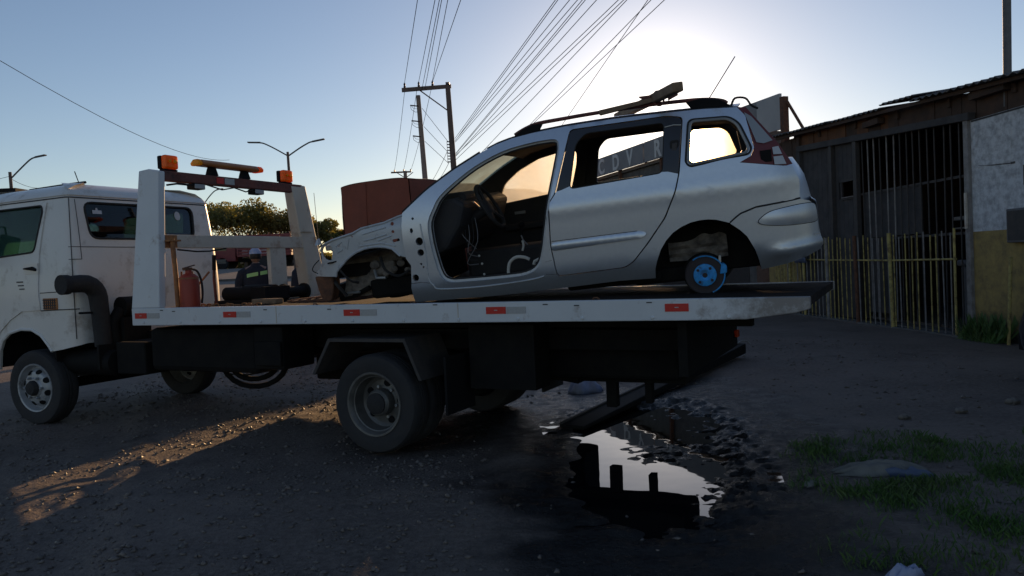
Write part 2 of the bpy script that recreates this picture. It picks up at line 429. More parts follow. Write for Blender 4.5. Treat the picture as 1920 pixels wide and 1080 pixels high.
class MB:
    def __init__(self):
        self.v, self.f, self.m = [], [], []

    def add(self, vs, fs, mi=0):
        o = len(self.v)
        self.v += [tuple(p) for p in vs]
        self.f += [tuple(i + o for i in q) for q in fs]
        self.m += [mi] * len(fs)
        return self

    def box(self, x0, x1, y0, y1, z0, z1, mi=0):
        vs = [(x, y, z) for z in (z0, z1) for y in (y0, y1) for x in (x0, x1)]
        fs = [(0, 2, 3, 1), (4, 5, 7, 6), (0, 1, 5, 4), (2, 6, 7, 3), (0, 4, 6, 2), (1, 3, 7, 5)]
        if (x1 - x0) * (y1 - y0) * (z1 - z0) < 0:
            fs = [q[::-1] for q in fs]
        return self.add(vs, fs, mi)

    def hexa(self, a, b, mi=0):
        """two quads (4 points each) joined into a solid"""
        n = len(a)
        vs = list(a) + list(b)
        fs = [tuple(range(n))[::-1], tuple(range(n, 2 * n))] + [(i, (i + 1) % n, n + (i + 1) % n, n + i) for i in range(n)]
        return self.add(vs, fs, mi)

    def prism(self, poly, a, b, axis='y', mi=0):
        def P(p, q):
            return (p[0], q, p[1]) if axis == 'y' else ((q, p[0], p[1]) if axis == 'x' else (p[0], p[1], q))
        area = sum(poly[i][0] * poly[(i + 1) % len(poly)][1] - poly[(i + 1) % len(poly)][0] * poly[i][1] for i in range(len(poly)))
        if axis == 'y':
            area = -area
        if (b < a):
            a, b = b, a
        pl = poly if area > 0 else poly[::-1]
        return self.hexa([P(p, a) for p in pl], [P(p, b) for p in pl], mi)

    def tube(self, pts, r, n=8, closed=False, mi=0):
        pts = [Vector(p) for p in pts]
        k = len(pts)
        rs = r if isinstance(r, (list, tuple)) else [r] * k
        o = []
        ref = None
        for i, p in enumerate(pts):
            if closed:
                t = pts[(i + 1) % k] - pts[i - 1]
            else:
                t = pts[min(i + 1, k - 1)] - pts[max(i - 1, 0)]
            t.normalize()
            if ref is None:
                ref = t.cross(Vector((0, 0, 1)))
                if ref.length < 0.1:
                    ref = t.cross(Vector((1, 0, 0)))
            ref = (ref - t * ref.dot(t)).normalized()
            bn = t.cross(ref)
            for j in range(n):
                a = 2 * PI * j / n
                o.append(p + rs[i] * (math.cos(a) * ref + math.sin(a) * bn))
        fs = []
        for i in range(k if closed else k - 1):
            i2 = (i + 1) % k
            for j in range(n):
                j2 = (j + 1) % n
                fs.append((i * n + j, i * n + j2, i2 * n + j2, i2 * n + j))
        if not closed:
            fs.append(tuple(range(n))[::-1])
            fs.append(tuple((k - 1) * n + j for j in range(n)))
        return self.add(o, fs, mi)

    def lathe(self, prof, c=(0, 0, 0), axis='y', n=32, mi=0, cap=True):
        o, fs = [], []
        def P(r, h, a):
            x, y = r * math.cos(a), r * math.sin(a)
            if axis == 'y':
                return (c[0] + x, c[1] + h, c[2] + y)
            if axis == 'x':
                return (c[0] + h, c[1] + x, c[2] + y)
            return (c[0] + x, c[1] + y, c[2] + h)
        for r, h in prof:
            for j in range(n):
                o.append(P(r, h, 2 * PI * j / n))
        for i in range(len(prof) - 1):
            for j in range(n):
                j2 = (j + 1) % n
                q = (i * n + j, i * n + j2, (i + 1) * n + j2, (i + 1) * n + j)
                fs.append(q[::-1] if axis == 'y' else q)
        if cap:
            a = tuple(range(n))
            b = tuple((len(prof) - 1) * n + j for j in range(n))
            if axis == 'y':
                fs += [a, b[::-1]]
            else:
                fs += [a[::-1], b]
        return self.add(o, fs, mi)

    def grid(self, rows, mi=0, flip=False):
        nr, nc = len(rows), len(rows[0])
        vs = [p for r_ in rows for p in r_]
        fs = []
        for i in range(nr - 1):
            for j in range(nc - 1):
                q = (i * nc + j, i * nc + j + 1, (i + 1) * nc + j + 1, (i + 1) * nc + j)
                fs.append(q[::-1] if flip else q)
        return self.add(vs, fs, mi)

    def blob(self, c, rx_, ry_=None, rz_=None, n=10, mi=0):
        ry_ = ry_ or rx_
        rz_ = rz_ or rx_
        pr = []
        vs = []
        for i in range(1, n):
            a = -PI / 2 + PI * i / n
            for j in range(n + 2):
                t = 2 * PI * j / (n + 2)
                vs.append((c[0] + rx_ * math.cos(a) * math.cos(t), c[1] + ry_ * math.cos(a) * math.sin(t), c[2] + rz_ * math.sin(a)))
        k = n + 2
        fs = []
        for i in range(n - 2):
            for j in range(k):
                j2 = (j + 1) % k
                fs.append((i * k + j, i * k + j2, (i + 1) * k + j2, (i + 1) * k + j))
        vs += [(c[0], c[1], c[2] - rz_), (c[0], c[1], c[2] + rz_)]
        b, t = len(vs) - 2, len(vs) - 1
        for j in range(k):
            j2 = (j + 1) % k
            fs.append((b, j2, j))
            fs.append((t, (n - 2) * k + j, (n - 2) * k + j2))
        return self.add(vs, fs, mi)

    def mesh(self, name, mats, smooth=False, angle=40):
        me = bpy.data.meshes.new(name)
        me.from_pydata(self.v, [], self.f)
        for m in (mats if isinstance(mats, (list, tuple)) else [mats]):
            me.materials.append(m)
        if any(self.m):
            me.polygons.foreach_set('material_index', self.m)
        if smooth:
            me.polygons.foreach_set('use_smooth', [True] * len(self.f))
            me.set_sharp_from_angle(angle=R(angle))
        me.update()
        return me

    def build(self, name, mats, parent=None, smooth=False, bevel=0.0, angle=40):
        o = bpy.data.objects.new(name, self.mesh(name, mats, smooth, angle))
        link(o, parent)
        if bevel:
            b = o.modifiers.new('bevel', 'BEVEL')
            b.width = bevel
            b.segments = 2
            b.limit_method = 'ANGLE'
            b.angle_limit = R(40)
        return o

def bx(name, mat, parent, *a, bevel=0.0):
    return MB().box(*a).build(name, mat, parent, bevel=bevel)

def tb(name, mat, parent, pts, r, n=8, closed=False):
    return MB().tube(pts, r, n, closed).build(name, mat, parent, smooth=True)

def lerp_tab(tab, x):
    """piecewise linear table lookup (tab sorted by x)"""
    if x <= tab[0][0]:
        return tab[0][1]
    for (a, b), (c, d) in zip(tab, tab[1:]):
        if x <= c:
            return b + (d - b) * (x - a) / (c - a)
    return tab[-1][1]

def spline(pts, n=5, closed=True):
    """Catmull-Rom through the points"""
    k = len(pts)
    out = []
    for i in range(k if closed else k - 1):
        p0 = pts[(i - 1) % k] if closed or i > 0 else pts[i]
        p1, p2 = pts[i], pts[(i + 1) % k]
        p3 = pts[(i + 2) % k] if closed or i + 2 < k else p2
        for s in range(n):
            t = s / n
            out.append(tuple(0.5 * (2 * b + (c - a) * t + (2 * a - 5 * b + 4 * c - d) * t * t + (3 * b - a - 3 * c + d) * t ** 3)
                             for a, b, c, d in zip(p0, p1, p2, p3)))
    if not closed:
        out.append(tuple(pts[-1]))
    return out

def rounded(poly, r, n=4):
    """polygon with its corners rounded"""
    out = []
    k = len(poly)
    for i in range(k):
        p, a, b = Vector(poly[i]), Vector(poly[i - 1]), Vector(poly[(i + 1) % k])
        da, db = (a - p), (b - p)
        q = min(r, da.length * 0.45, db.length * 0.45)
        s, e = p + da.normalized() * q, p + db.normalized() * q
        for j in range(n + 1):
            t = j / n
            out.append(tuple((1 - t) ** 2 * s + 2 * t * (1 - t) * p + t * t * e))
    return out

def circle2(x, z, r, n=12, rz=None):
    rz = rz or r
    return [(x + r * math.cos(2 * PI * i / n), z + rz * math.sin(2 * PI * i / n)) for i in range(n)]

def inside(p, poly):
    x, y = p
    c = False
    j = len(poly) - 1
    for i in range(len(poly)):
        xi, yi = poly[i]
        xj, yj = poly[j]
        if (yi > y) != (yj > y) and x < (xj - xi) * (y - yi) / (yj - yi) + xi:
            c = not c
        j = i
    return c

def dens(poly, step):
    out = []
    k = len(poly)
    for i in range(k):
        a, b = poly[i], poly[(i + 1) % k]
        d = math.hypot(b[0] - a[0], b[1] - a[1])
        n = max(1, int(math.ceil(d / step)))
        for j in range(n):
            t = j / n
            out.append((a[0] + (b[0] - a[0]) * t, a[1] + (b[1] - a[1]) * t))
    return out

def tri_region(outline, holes, step):
    loops = [dens(outline, step)] + [dens(h, step) for h in holes]
    pts, edges = [], []
    for lp in loops:
        o = len(pts)
        pts += [Vector(p) for p in lp]
        edges += [(o + i, o + (i + 1) % len(lp)) for i in range(len(lp))]
    B = np.array([p[:] for p in pts])
    xs, zs = B[:, 0], B[:, 1]
    gx = np.arange(xs.min() + step / 2, xs.max(), step)
    gz = np.arange(zs.min() + step / 2, zs.max(), step)
    for i, x in enumerate(gx):
        for z in gz + (step / 2 if i % 2 else 0):
            p = (x, z)
            if not inside(p, loops[0]) or any(inside(p, h) for h in loops[1:]):
                continue
            if np.min((B[:, 0] - x) ** 2 + (B[:, 1] - z) ** 2) < (0.5 * step) ** 2:
                continue
            pts.append(Vector(p))
    vs, es, fs, _, _, _ = geometry.delaunay_2d_cdt(pts, edges, [], 0, 1e-6)
    V = [tuple(v) for v in vs]
    F = []
    for f in fs:
        c = (sum(V[i][0] for i in f) / 3, sum(V[i][1] for i in f) / 3)
        if inside(c, loops[0]) and not any(inside(c, h) for h in loops[1:]):
            F.append(tuple(f))
    return V, F

def panel(name, outline, holes, fmap, mats, parent, step=0.06, t=0.02, split=None, d0=0.0, rim=0):
    """sheet-metal panel with apertures: outer skin, inner skin and rims. fmap(x, z, depth) -> point"""
    V, F = tri_region(outline, holes, step)
    P0 = [Vector(fmap(x, z, d0)) for x, z in V]
    P1 = [Vector(fmap(x, z, d0 + t)) for x, z in V]
    a, b, c = F[len(F) // 2]
    nrm = (P0[b] - P0[a]).cross(P0[c] - P0[a])
    if nrm.dot(P0[a] - P1[a]) < 0:
        F = [f[::-1] for f in F]
    mb = MB()
    n = len(V)
    mi = [split(sum(V[i][0] for i in f) / 3, sum(V[i][1] for i in f) / 3) if split else 0 for f in F]
    mb.v = [tuple(p) for p in P0]
    mb.f = list(F)
    mb.m = list(mi)
    o = len(mb.v)
    mb.v += [tuple(p) for p in P1]
    mb.f += [tuple(i + o for i in f[::-1]) for f in F]
    mb.m += [1 if len(mats) > 1 else 0] * len(F)
    cnt = {}
    for f in F:
        for i in range(3):
            e = (f[i], f[(i + 1) % 3])
            cnt[e] = cnt.get(e, 0) + 1
    for (i, j) in list(cnt):
        if (j, i) not in cnt:
            k = len(mb.v)
            mb.v += [tuple(P0[i]), tuple(P0[j]), tuple(P1[j]), tuple(P1[i])]
            mb.f.append((k, k + 3, k + 2, k + 1))
            mb.m.append(rim)
    return mb.build(name, mats, parent, smooth=True, angle=60)

def wheel_tyre(mb, c, r, w, rim, axis='y', n=48):
    """tyre profile turned about its axle, outer face towards +axis"""
    h = w / 2
    prof = [(rim, -h * 0.9), (rim + 0.02, -h), (r * 0.86, -h * 1.06), (r * 0.95, -h), (r * 0.985, -h * 0.82), (r, -h * 0.6),
            (r, -h * 0.22), (r - 0.012, -h * 0.2), (r - 0.012, -h * 0.12), (r, -h * 0.1), (r, h * 0.1), (r - 0.012, h * 0.12), (r - 0.012, h * 0.2), (r, h * 0.22),
            (r, h * 0.6), (r * 0.985, h * 0.82), (r * 0.95, h), (r * 0.86, h * 1.06), (rim + 0.02, h), (rim, h * 0.9)]
    mb.lathe(prof, c, axis, n, cap=False)
    return mb

# ------------------------------------------------------------------ ground
def vnoise(x, y, seed=0):
    """smooth value noise on arrays"""
    xi, yi = np.floor(x).astype(np.int64), np.floor(y).astype(np.int64)
    xf, yf = x - xi, y - yi
    def hsh(a, b):
        h = (a * 374761393 + b * 668265263 + seed * 974711) & 0x7fffffff
        h = ((h ^ (h >> 13)) * 1274126177) & 0x7fffffff
        return ((h ^ (h >> 16)) & 0xffff) / 65535.0
    u, v = xf * xf * (3 - 2 * xf), yf * yf * (3 - 2 * yf)
    return (hsh(xi, yi) * (1 - u) + hsh(xi + 1, yi) * u) * (1 - v) + (hsh(xi, yi + 1) * (1 - u) + hsh(xi + 1, yi + 1) * u) * v

def poly_sd(x, y, poly):
    """signed distance (negative inside) to a polygon, arrays"""
    d = np.full(x.shape, 1e9)
    ins = np.zeros(x.shape, bool)
    j = len(poly) - 1
    for i in range(len(poly)):
        ax, ay = poly[j]
        bx_, by_ = poly[i]
        ex, ey = bx_ - ax, by_ - ay
        t = np.clip(((x - ax) * ex + (y - ay) * ey) / (ex * ex + ey * ey), 0, 1)
        d = np.minimum(d, np.hypot(x - ax - t * ex, y - ay - t * ey))
        c = ((ay > y) != (by_ > y)) & (x < (bx_ - ax) * (y - ay) / (by_ - ay + 1e-12) + ax)
        ins ^= c
        j = i
    return np.where(ins, -d, d)

PUDDLE = [(0.42, 6.3), (0.62, 6.75), (1.0, 7.0), (1.5, 7.1), (1.72, 6.1), (1.45, 5.2), (1.25, 4.4), (0.8, 3.75), (0.42, 3.95), (0.2, 4.6), (0.35, 5.2), (0.45, 5.7)]
CHURN = [(0.92, 6.05), (0.98, 7.3), (1.9, 7.3), (1.9, 5.2), (1.45, 3.6), (0.7, 3.5), (0.85, 4.3), (1.1, 4.75), (0.78, 5.15), (0.86, 5.5), (1.12, 5.6)]
WET = [(-0.4, 7.8), (2.3, 8.4), (2.45, 6.2), (2.1, 4.6), (1.8, 2.9), (0.0, 2.6), (-0.12, 3.6), (-0.15, 4.6), (-0.1, 5.8)]
TRUCK_SOIL = [(3.0, 0.2), (3.0, -2.3), (-3.0, -2.3), (-3.0, 0.2)]

def ground_h(x, y):
    t = np.clip((y - 31) / 26.0, 0, 1)
    h = 2.0 * t * t * (3 - 2 * t)
    near = np.clip((16 - y) / 6, 0, 1)
    h = h + near * (0.030 * (vnoise(x * 1.1, y * 1.1, 1) - 0.5) + 0.018 * (vnoise(x * 3.7, y * 3.7, 2) - 0.5) + 0.010 * (vnoise(x * 11, y * 11, 3) - 0.5))
    pd = poly_sd(x, y, PUDDLE)
    for rx0, rx1 in ((-2.6, -3.4), (-0.9, -1.5)):                       # shallow wheel ruts running beside the truck
        dd = (x - rx0) + (y - 4.0) * 0.45
        h = h - 0.018 * np.exp(-((dd - rx1) / 0.16) ** 2) * near + 0.010 * np.exp(-((dd - rx1 - 0.28) / 0.10) ** 2) * near
    dip = np.clip((0.10 - pd) / 0.30, 0, 1)
    h = h - 0.034 * dip * dip * (3 - 2 * dip)
    h = h + 0.024 * (vnoise(x * 6.5 + y * 2, y * 9.5, 5) - 0.5) * np.clip(1 - np.abs(pd) / 0.5, 0, 1)
    # churned mud ridges standing just clear of the water on the far and right-hand parts
    tx = np.clip((0.12 - poly_sd(x, y, CHURN)) / 0.25, 0, 1) * np.clip((0.45 - pd) / 0.35, 0, 1)
    tx = np.maximum(tx, np.clip((vnoise(x * 1.9 + 3, y * 1.9, 71) - 0.56) * 6, 0, 0.9) * np.clip((0.35 - pd) / 0.3, 0, 1))
    rid = 1 - np.abs(2 * vnoise(x * 9 + 0.8 * y, y * 15, 63) - 1)
    h = h + tx * (0.008 + 0.030 * (rid - 0.55) + 0.030 * (vnoise(x * 24, y * 30, 62) - 0.5) + 0.018 * (vnoise(x * 3.1, y * 3.7, 64) - 0.5))
    return h

def axis_steps(lo, hi, d, far0, far1, grow=1.25):
    a = list(np.arange(lo, hi + d / 2, d))
    s = d
    while a[-1] < far1:
        s *= grow
        a.append(a[-1] + s)
    s = d
    while a[0] > far0:
        s *= grow
        a.insert(0, a[0] - s)
    return np.array(a)

def ground_material():
    m = bpy.data.materials.new('gravel_yard')
    m.use_nodes = True
    nt = m.node_tree
    b = nt.nodes['Principled BSDF']
    tc = nt.nodes.new('ShaderNodeTexCoord')
    def noise(sc, det=8, ro=0.65):
        n = nt.nodes.new('ShaderNodeTexNoise')
        n.inputs['Scale'].default_value = sc
        n.inputs['Detail'].default_value = det
        n.inputs['Roughness'].default_value = ro
        nt.links.new(tc.outputs['Object'], n.inputs['Vector'])
        return n.outputs['Fac']
    def ramp(src, a, c, ca, cb):
        r = nt.nodes.new('ShaderNodeValToRGB')
        r.color_ramp.elements[0].position = a
        r.color_ramp.elements[1].position = c
        r.color_ramp.elements[0].color = (*ca, 1)
        r.color_ramp.elements[1].color = (*cb, 1)
        nt.links.new(src, r.inputs['Fac'])
        return r.outputs['Color']
    def mix(f, a, bb):
        x = nt.nodes.new('ShaderNodeMix')
        x.data_type = 'RGBA'
        nt.links.new(f, x.inputs['Factor'])
        nt.links.new(a, x.inputs['A'])
        nt.links.new(bb, x.inputs['B'])
        return x.outputs['Result']
    c1 = ramp(noise(0.9), 0.35, 0.65, (0.098, 0.076, 0.062), (0.195, 0.150, 0.122))
    c2 = ramp(noise(26, 6), 0.38, 0.66, (0.055, 0.045, 0.040), (0.22, 0.178, 0.152))
    f = nt.nodes.new('ShaderNodeValue')
    f.outputs[0].default_value = 0.45
    dry = mix(f.outputs[0], c1, c2)
    pale = ramp(noise(0.55, 5, 0.6), 0.50, 0.62, (0, 0, 0), (0.7, 0.7, 0.7))
    dust = ramp(noise(3.5, 6), 0.3, 0.7, (0.15, 0.118, 0.098), (0.20, 0.162, 0.138))
    dry = mix(pale, dry, dust)
    stain = ramp(noise(1.3, 6, 0.7), 0.58, 0.70, (0, 0, 0), (0.75, 0.75, 0.75))
    dk = nt.nodes.new('ShaderNodeRGB')
    dk.outputs[0].default_value = (0.035, 0.03, 0.028, 1)
    dry = mix(stain, dry, dk.outputs[0])
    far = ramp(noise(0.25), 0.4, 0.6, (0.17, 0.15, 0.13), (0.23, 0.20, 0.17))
    wet = ramp(noise(9), 0.4, 0.65, (0.012, 0.011, 0.011), (0.024, 0.021, 0.019))
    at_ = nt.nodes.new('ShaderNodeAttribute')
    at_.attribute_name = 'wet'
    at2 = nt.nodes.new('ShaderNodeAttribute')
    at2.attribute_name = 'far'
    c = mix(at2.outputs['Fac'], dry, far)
    c = mix(at_.outputs['Fac'], c, wet)
    nt.links.new(c, b.inputs['Base Color'])
    wr = ramp(noise(5.5), 0.42, 0.6, (0.14, 0.14, 0.14), (0.55, 0.55, 0.55))
    w1 = nt.nodes.new('ShaderNodeValue')
    w1.outputs[0].default_value = 0.74
    rr = mix(at_.outputs['Fac'], w1.outputs[0], wr)
    nt.links.new(rr, b.inputs['Roughness'])
    b.inputs['Specular IOR Level'].default_value = 0.38
    bp = nt.nodes.new('ShaderNodeBump')
    bp.inputs['Strength'].default_value = 0.7
    bp.inputs['Distance'].default_value = 0.025
    nt.links.new(noise(34, 6, 0.6), bp.inputs['Height'])
    nt.links.new(bp.outputs['Normal'], b.inputs['Normal'])
    return m

gx = axis_steps(-5.6, 5.6, 0.045, -700, 700)
gy = axis_steps(2.4, 9.6, 0.045, -60, 1200)
def refine(a, lo, hi, d):
    return np.concatenate([a[a < lo], np.arange(lo, hi, d), a[a >= hi]])
gx = refine(gx, 0.0, 2.0, 0.016)
gy = refine(gy, 3.3, 7.5, 0.022)
GX, GY = np.meshgrid(gx, gy)
GZ = ground_h(GX, GY)
nx_, ny_ = len(gx), len(gy)
verts = np.column_stack([GX.ravel(), GY.ravel(), GZ.ravel()])
ii = (np.arange(ny_ - 1)[:, None] * nx_ + np.arange(nx_ - 1)[None, :]).ravel()
quads = np.column_stack([ii, ii + 1, ii + 1 + nx_, ii + nx_])
me = bpy.data.meshes.new('ground')
me.vertices.add(len(verts))
me.vertices.foreach_set('co', verts.ravel())
me.loops.add(quads.size)
me.loops.foreach_set('vertex_index', quads.ravel())
me.polygons.add(len(quads))
me.polygons.foreach_set('loop_start', np.arange(len(quads)) * 4)
me.polygons.foreach_set('use_smooth', np.ones(len(quads), bool))
me.update(calc_edges=True)
wd = poly_sd(GX, GY, WET) + 0.5 * (vnoise(GX * 2.3, GY * 2.3, 8) - 0.5) + 0.25 * (vnoise(GX * 8, GY * 8, 9) - 0.5)
wet = np.clip(0.5 - wd / 0.5, 0, 1)
oil = np.clip(0.8 - (poly_sd(GX, GY, [(-0.9, 5.9), (0.2, 6.3), (0.6, 8.0), (-1.2, 8.0)]) + 0.8 * (vnoise(GX * 1.7, GY * 1.7, 12) - 0.5)) / 0.8, 0, 1) * 0.9
a = me.attributes.new('wet', 'FLOAT', 'POINT')
a.data.foreach_set('value', np.maximum(wet, oil).ravel().astype(np.float32))
far = np.clip((GY - 14) / 14, 0, 1) * np.clip((3 - GX) / 3, 0, 1)
a = me.attributes.new('far', 'FLOAT', 'POINT')
a.data.foreach_set('value', far.ravel().astype(np.float32))
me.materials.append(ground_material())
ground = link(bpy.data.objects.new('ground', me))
ground['kind'] = 'structure'

# standing water in the dip behind the truck
wm = bpy.data.materials.new('oily_puddle_water')
wm.use_nodes = True
b = wm.node_tree.nodes['Principled BSDF']
b.inputs['Base Color'].default_value = (0.006, 0.006, 0.007, 1)
b.inputs['Roughness'].default_value = 0.015
b.inputs['IOR'].default_value = 1.45
b.inputs['Specular IOR Level'].default_value = 0.7
tcn = wm.node_tree.nodes.new('ShaderNodeTexCoord')
nn = wm.node_tree.nodes.new('ShaderNodeTexNoise')
nn.inputs['Scale'].default_value = 2.5
wm.node_tree.links.new(tcn.outputs['Object'], nn.inputs['Vector'])
bb = wm.node_tree.nodes.new('ShaderNodeBump')
bb.inputs['Strength'].default_value = 0.07
bb.inputs['Distance'].default_value = 0.02
wm.node_tree.links.new(nn.outputs['Fac'], bb.inputs['Height'])
wm.node_tree.links.new(bb.outputs['Normal'], b.inputs['Normal'])
pw = [(p[0] + (0.25 if p[0] > 0.8 else -0.25), p[1] + (0.25 if p[1] > 5.5 else -0.2)) for p in PUDDLE]
water = MB().add([(x, y, -0.0145) for x, y in pw], [tuple(range(len(pw)))[::-1]]).build('puddle_water', wm)
water['kind'] = 'structure'

# loose gravel stones: thousands of small irregular stones joined in one mesh
def scatter_stones(name, n, region, smin, smax, mat, dens_fn=None):
    px = rng.uniform(region[0], region[1], n)
    py = region[2] + (region[3] - region[2]) * rng.uniform(0, 1, n) ** 1.25
    keep = np.ones(n, bool)
    if dens_fn is not None:
        keep = rng.uniform(0, 1, n) < dens_fn(px, py)
    px, py = px[keep], py[keep]
    n = len(px)
    pz = ground_h(px, py)
    s = smin + (smax - smin) * rng.uniform(0, 1, n) ** 5.5
    base = np.array([(1, 0, 0), (-1, 0, 0), (0, 1, 0), (0, -1, 0), (0, 0, 1), (0, 0, -0.6)], float)
    fc = np.array([(0, 2, 4), (2, 1, 4), (1, 3, 4), (3, 0, 4), (2, 0, 5), (1, 2, 5), (3, 1, 5), (0, 3, 5)])
    ang = rng.uniform(0, 2 * PI, n)
    ca, sa = np.cos(ang), np.sin(ang)
    v = base[None] * (s[:, None, None] * rng.uniform(0.55, 1.25, (n, 6, 1))) * np.array([1.2, 0.9, 0.7])
    v += s[:, None, None] * rng.uniform(-0.25, 0.25, (n, 6, 3))
    x = v[..., 0] * ca[:, None] - v[..., 1] * sa[:, None] + px[:, None]
    y = v[..., 0] * sa[:, None] + v[..., 1] * ca[:, None] + py[:, None]
    z = v[..., 2] + pz[:, None] + s[:, None] * 0.15
    co = np.stack([x, y, z], -1).reshape(-1, 3)
    f = (fc[None] + (np.arange(n) * 6)[:, None, None]).reshape(-1, 3)
    me = bpy.data.meshes.new(name)
    me.vertices.add(len(co))
    me.vertices.foreach_set('co', co.ravel())
    me.loops.add(f.size)
    me.loops.foreach_set('vertex_index', f.ravel().astype(np.int32))
    me.polygons.add(len(f))
    me.polygons.foreach_set('loop_start', np.arange(len(f)) * 3)
    me.update(calc_edges=True)
    me.materials.append(mat)
    o = link(bpy.data.objects.new(name, me))
    o['kind'] = 'stuff'
    return o

def dry_density(x, y):
    d = poly_sd(x, y, WET)
    d = np.minimum(d, poly_sd(x, y, [(-0.9, 5.7), (0.2, 6.0), (0.8, 8.4), (-1.4, 8.4)]) - 0.1)
    return np.where(d > 0.1, 1.0, 0.06) * (0.06 + 0.94 * (vnoise(x * 1.4, y * 1.4, 21) * 0.6 + vnoise(x * 4.1, y * 4.1, 22) * 0.4) ** 2.2 * 1.6) * np.where(x > 1.2, 0.25, 1)
gravel = scatter_stones('loose_gravel', 95000, (-5.2, 5.0, 2.9, 12.0), 0.004, 0.026, MT['stone'], dry_density)

# scrubby grass at the lower right
def grass(n):
    px = rng.uniform(1.2, 4.6, n)
    py = rng.uniform(2.9, 6.6, n)
    G = [(2.05, 5.35), (2.8, 5.5), (3.2, 4.9), (4.6, 5.0), (4.6, 2.9), (1.6, 2.9), (1.75, 3.5), (1.9, 4.2)]
    d = poly_sd(px, py, G) + 0.7 * (vnoise(px * 3, py * 3, 31) - 0.5) + 0.4 * (vnoise(px * 9, py * 9, 32) - 0.5)
    sack = poly_sd(px, py, [(1.85, 4.75), (2.75, 4.7), (2.7, 4.4), (1.9, 4.45)])
    k = (rng.uniform(0, 1, n) < np.clip(0.5 - d / 0.35, 0, 1) * (0.08 + 0.92 * vnoise(px * 4.5, py * 4.5, 33) ** 2.5 * 1.8)) & (sack > 0.02)
    px, py = px[k], py[k]
    n = len(px)
    pz = ground_h(px, py)
    h = rng.uniform(0.015, 0.055, n)
    a = rng.uniform(0, 2 * PI, n)
    w = rng.uniform(0.0015, 0.0032, n)
    lean = rng.uniform(0.2, 0.9, n) * h
    b = rng.uniform(0, 2 * PI, n)
    dx, dy = np.cos(a) * w, np.sin(a) * w
    lx, ly = np.cos(b) * lean, np.sin(b) * lean
    co = np.stack([np.stack([px - dx, py - dy, pz - 0.004], -1), np.stack([px + dx, py + dy, pz - 0.004], -1),
                   np.stack([px + dx * .7 + lx * .35, py + dy * .7 + ly * .35, pz + h * .6], -1), np.stack([px + lx, py + ly, pz + h], -1)], 1).reshape(-1, 3)
    f = (np.array([(0, 1, 2), (0, 2, 3)])[None] + (np.arange(n) * 4)[:, None, None]).reshape(-1, 3)
    me = bpy.data.meshes.new('grass')
    me.from_pydata(co.tolist(), [], f.tolist())
    me.materials.append(MT['grassblade'])
    o = link(bpy.data.objects.new('grass', me))
    o['kind'] = 'stuff'
grass(90000)

# ------------------------------------------------------------------ tow truck (x forward along the truck, y towards the camera side, z up)
TX, TYc = (-0.89609, 0.44388), (-0.44388, -0.89609)
TRUCK = Matrix(((TX[0], TYc[0], 0, -1.02524), (TX[1], TYc[1], 0, 5.5967), (0, 0, 1, 0), (0, 0, 0, 1)))
truck = thing('tow_truck', 'white flatbed tow truck with a steel headboard frame and orange beacons, carrying the stripped car', 'tow truck', TRUCK)

# cab shell: a wall developed along a rounded rectangle
CX0, CX1, CY1, CRAD = 3.50, 5.50, -1.86, 0.14
def cab_path(s):
    """position and outward normal along the cab outline; s = 0 at the front near corner, running rearwards on the camera side"""
    lx, ly = CX1 - CX0 - 2 * CRAD, -CY1 - 2 * CRAD
    q = PI / 2 * CRAD
    segs = [lx, q, ly, q, lx, q, ly, q]
    tot = sum(segs)
    s = s % tot
    k = 0
    while s > segs[k]:
        s -= segs[k]
        k += 1
    cx = [(CX1 - CRAD, 0), None, (CX0, -CRAD), None, (CX0 + CRAD, CY1), None, (CX1, CY1 + CRAD), None]
    cen = {1: (CX0 + CRAD, -CRAD, 90), 3: (CX0 + CRAD, CY1 + CRAD, 180), 5: (CX1 - CRAD, CY1 + CRAD, 270), 7: (CX1 - CRAD, -CRAD, 0)}
    dirs = {0: (-1, 0), 2: (0, -1), 4: (1, 0), 6: (0, 1)}
    nrm = {0: (0, 1), 2: (-1, 0), 4: (0, -1), 6: (1, 0)}
    if k in dirs:
        x0, y0 = cx[k]
        return x0 + dirs[k][0] * s, y0 + dirs[k][1] * s, nrm[k]
    x0, y0, a0 = cen[k]
    a = R(a0) + s / CRAD
    return x0 + CRAD * math.cos(a), y0 + CRAD * math.sin(a), (math.cos(a), math.sin(a))
CAB_LEN = 2 * (CX1 - CX0 + (-CY1)) - 8 * CRAD + 2 * PI * CRAD
S_REAR = (CX1 - CX0 - 2 * CRAD) + PI / 2 * CRAD
S_FAR = S_REAR + (-CY1 - 2 * CRAD) + PI / 2 * CRAD
S_FRONT = S_FAR + (CX1 - CX0 - 2 * CRAD) + PI / 2 * CRAD
def sx(x): return (CX1 - CRAD) - x                  # camera side: truck x -> s
def sv(v): return S_REAR + (v - CRAD)               # rear wall: distance from the camera side -> s
def sfx(x): return S_FAR + (x - CX0 - CRAD)         # far side
def cab_inset(z):
    return 0.0 if z < 1.25 else 0.10 * ((z - 1.25) / 1.0) ** 1.6
def cab_map(s, z, d):
    x, y, n = cab_path(s)
    d = d + cab_inset(z)
    return (x - n[0] * d, y - n[1] * d, z)

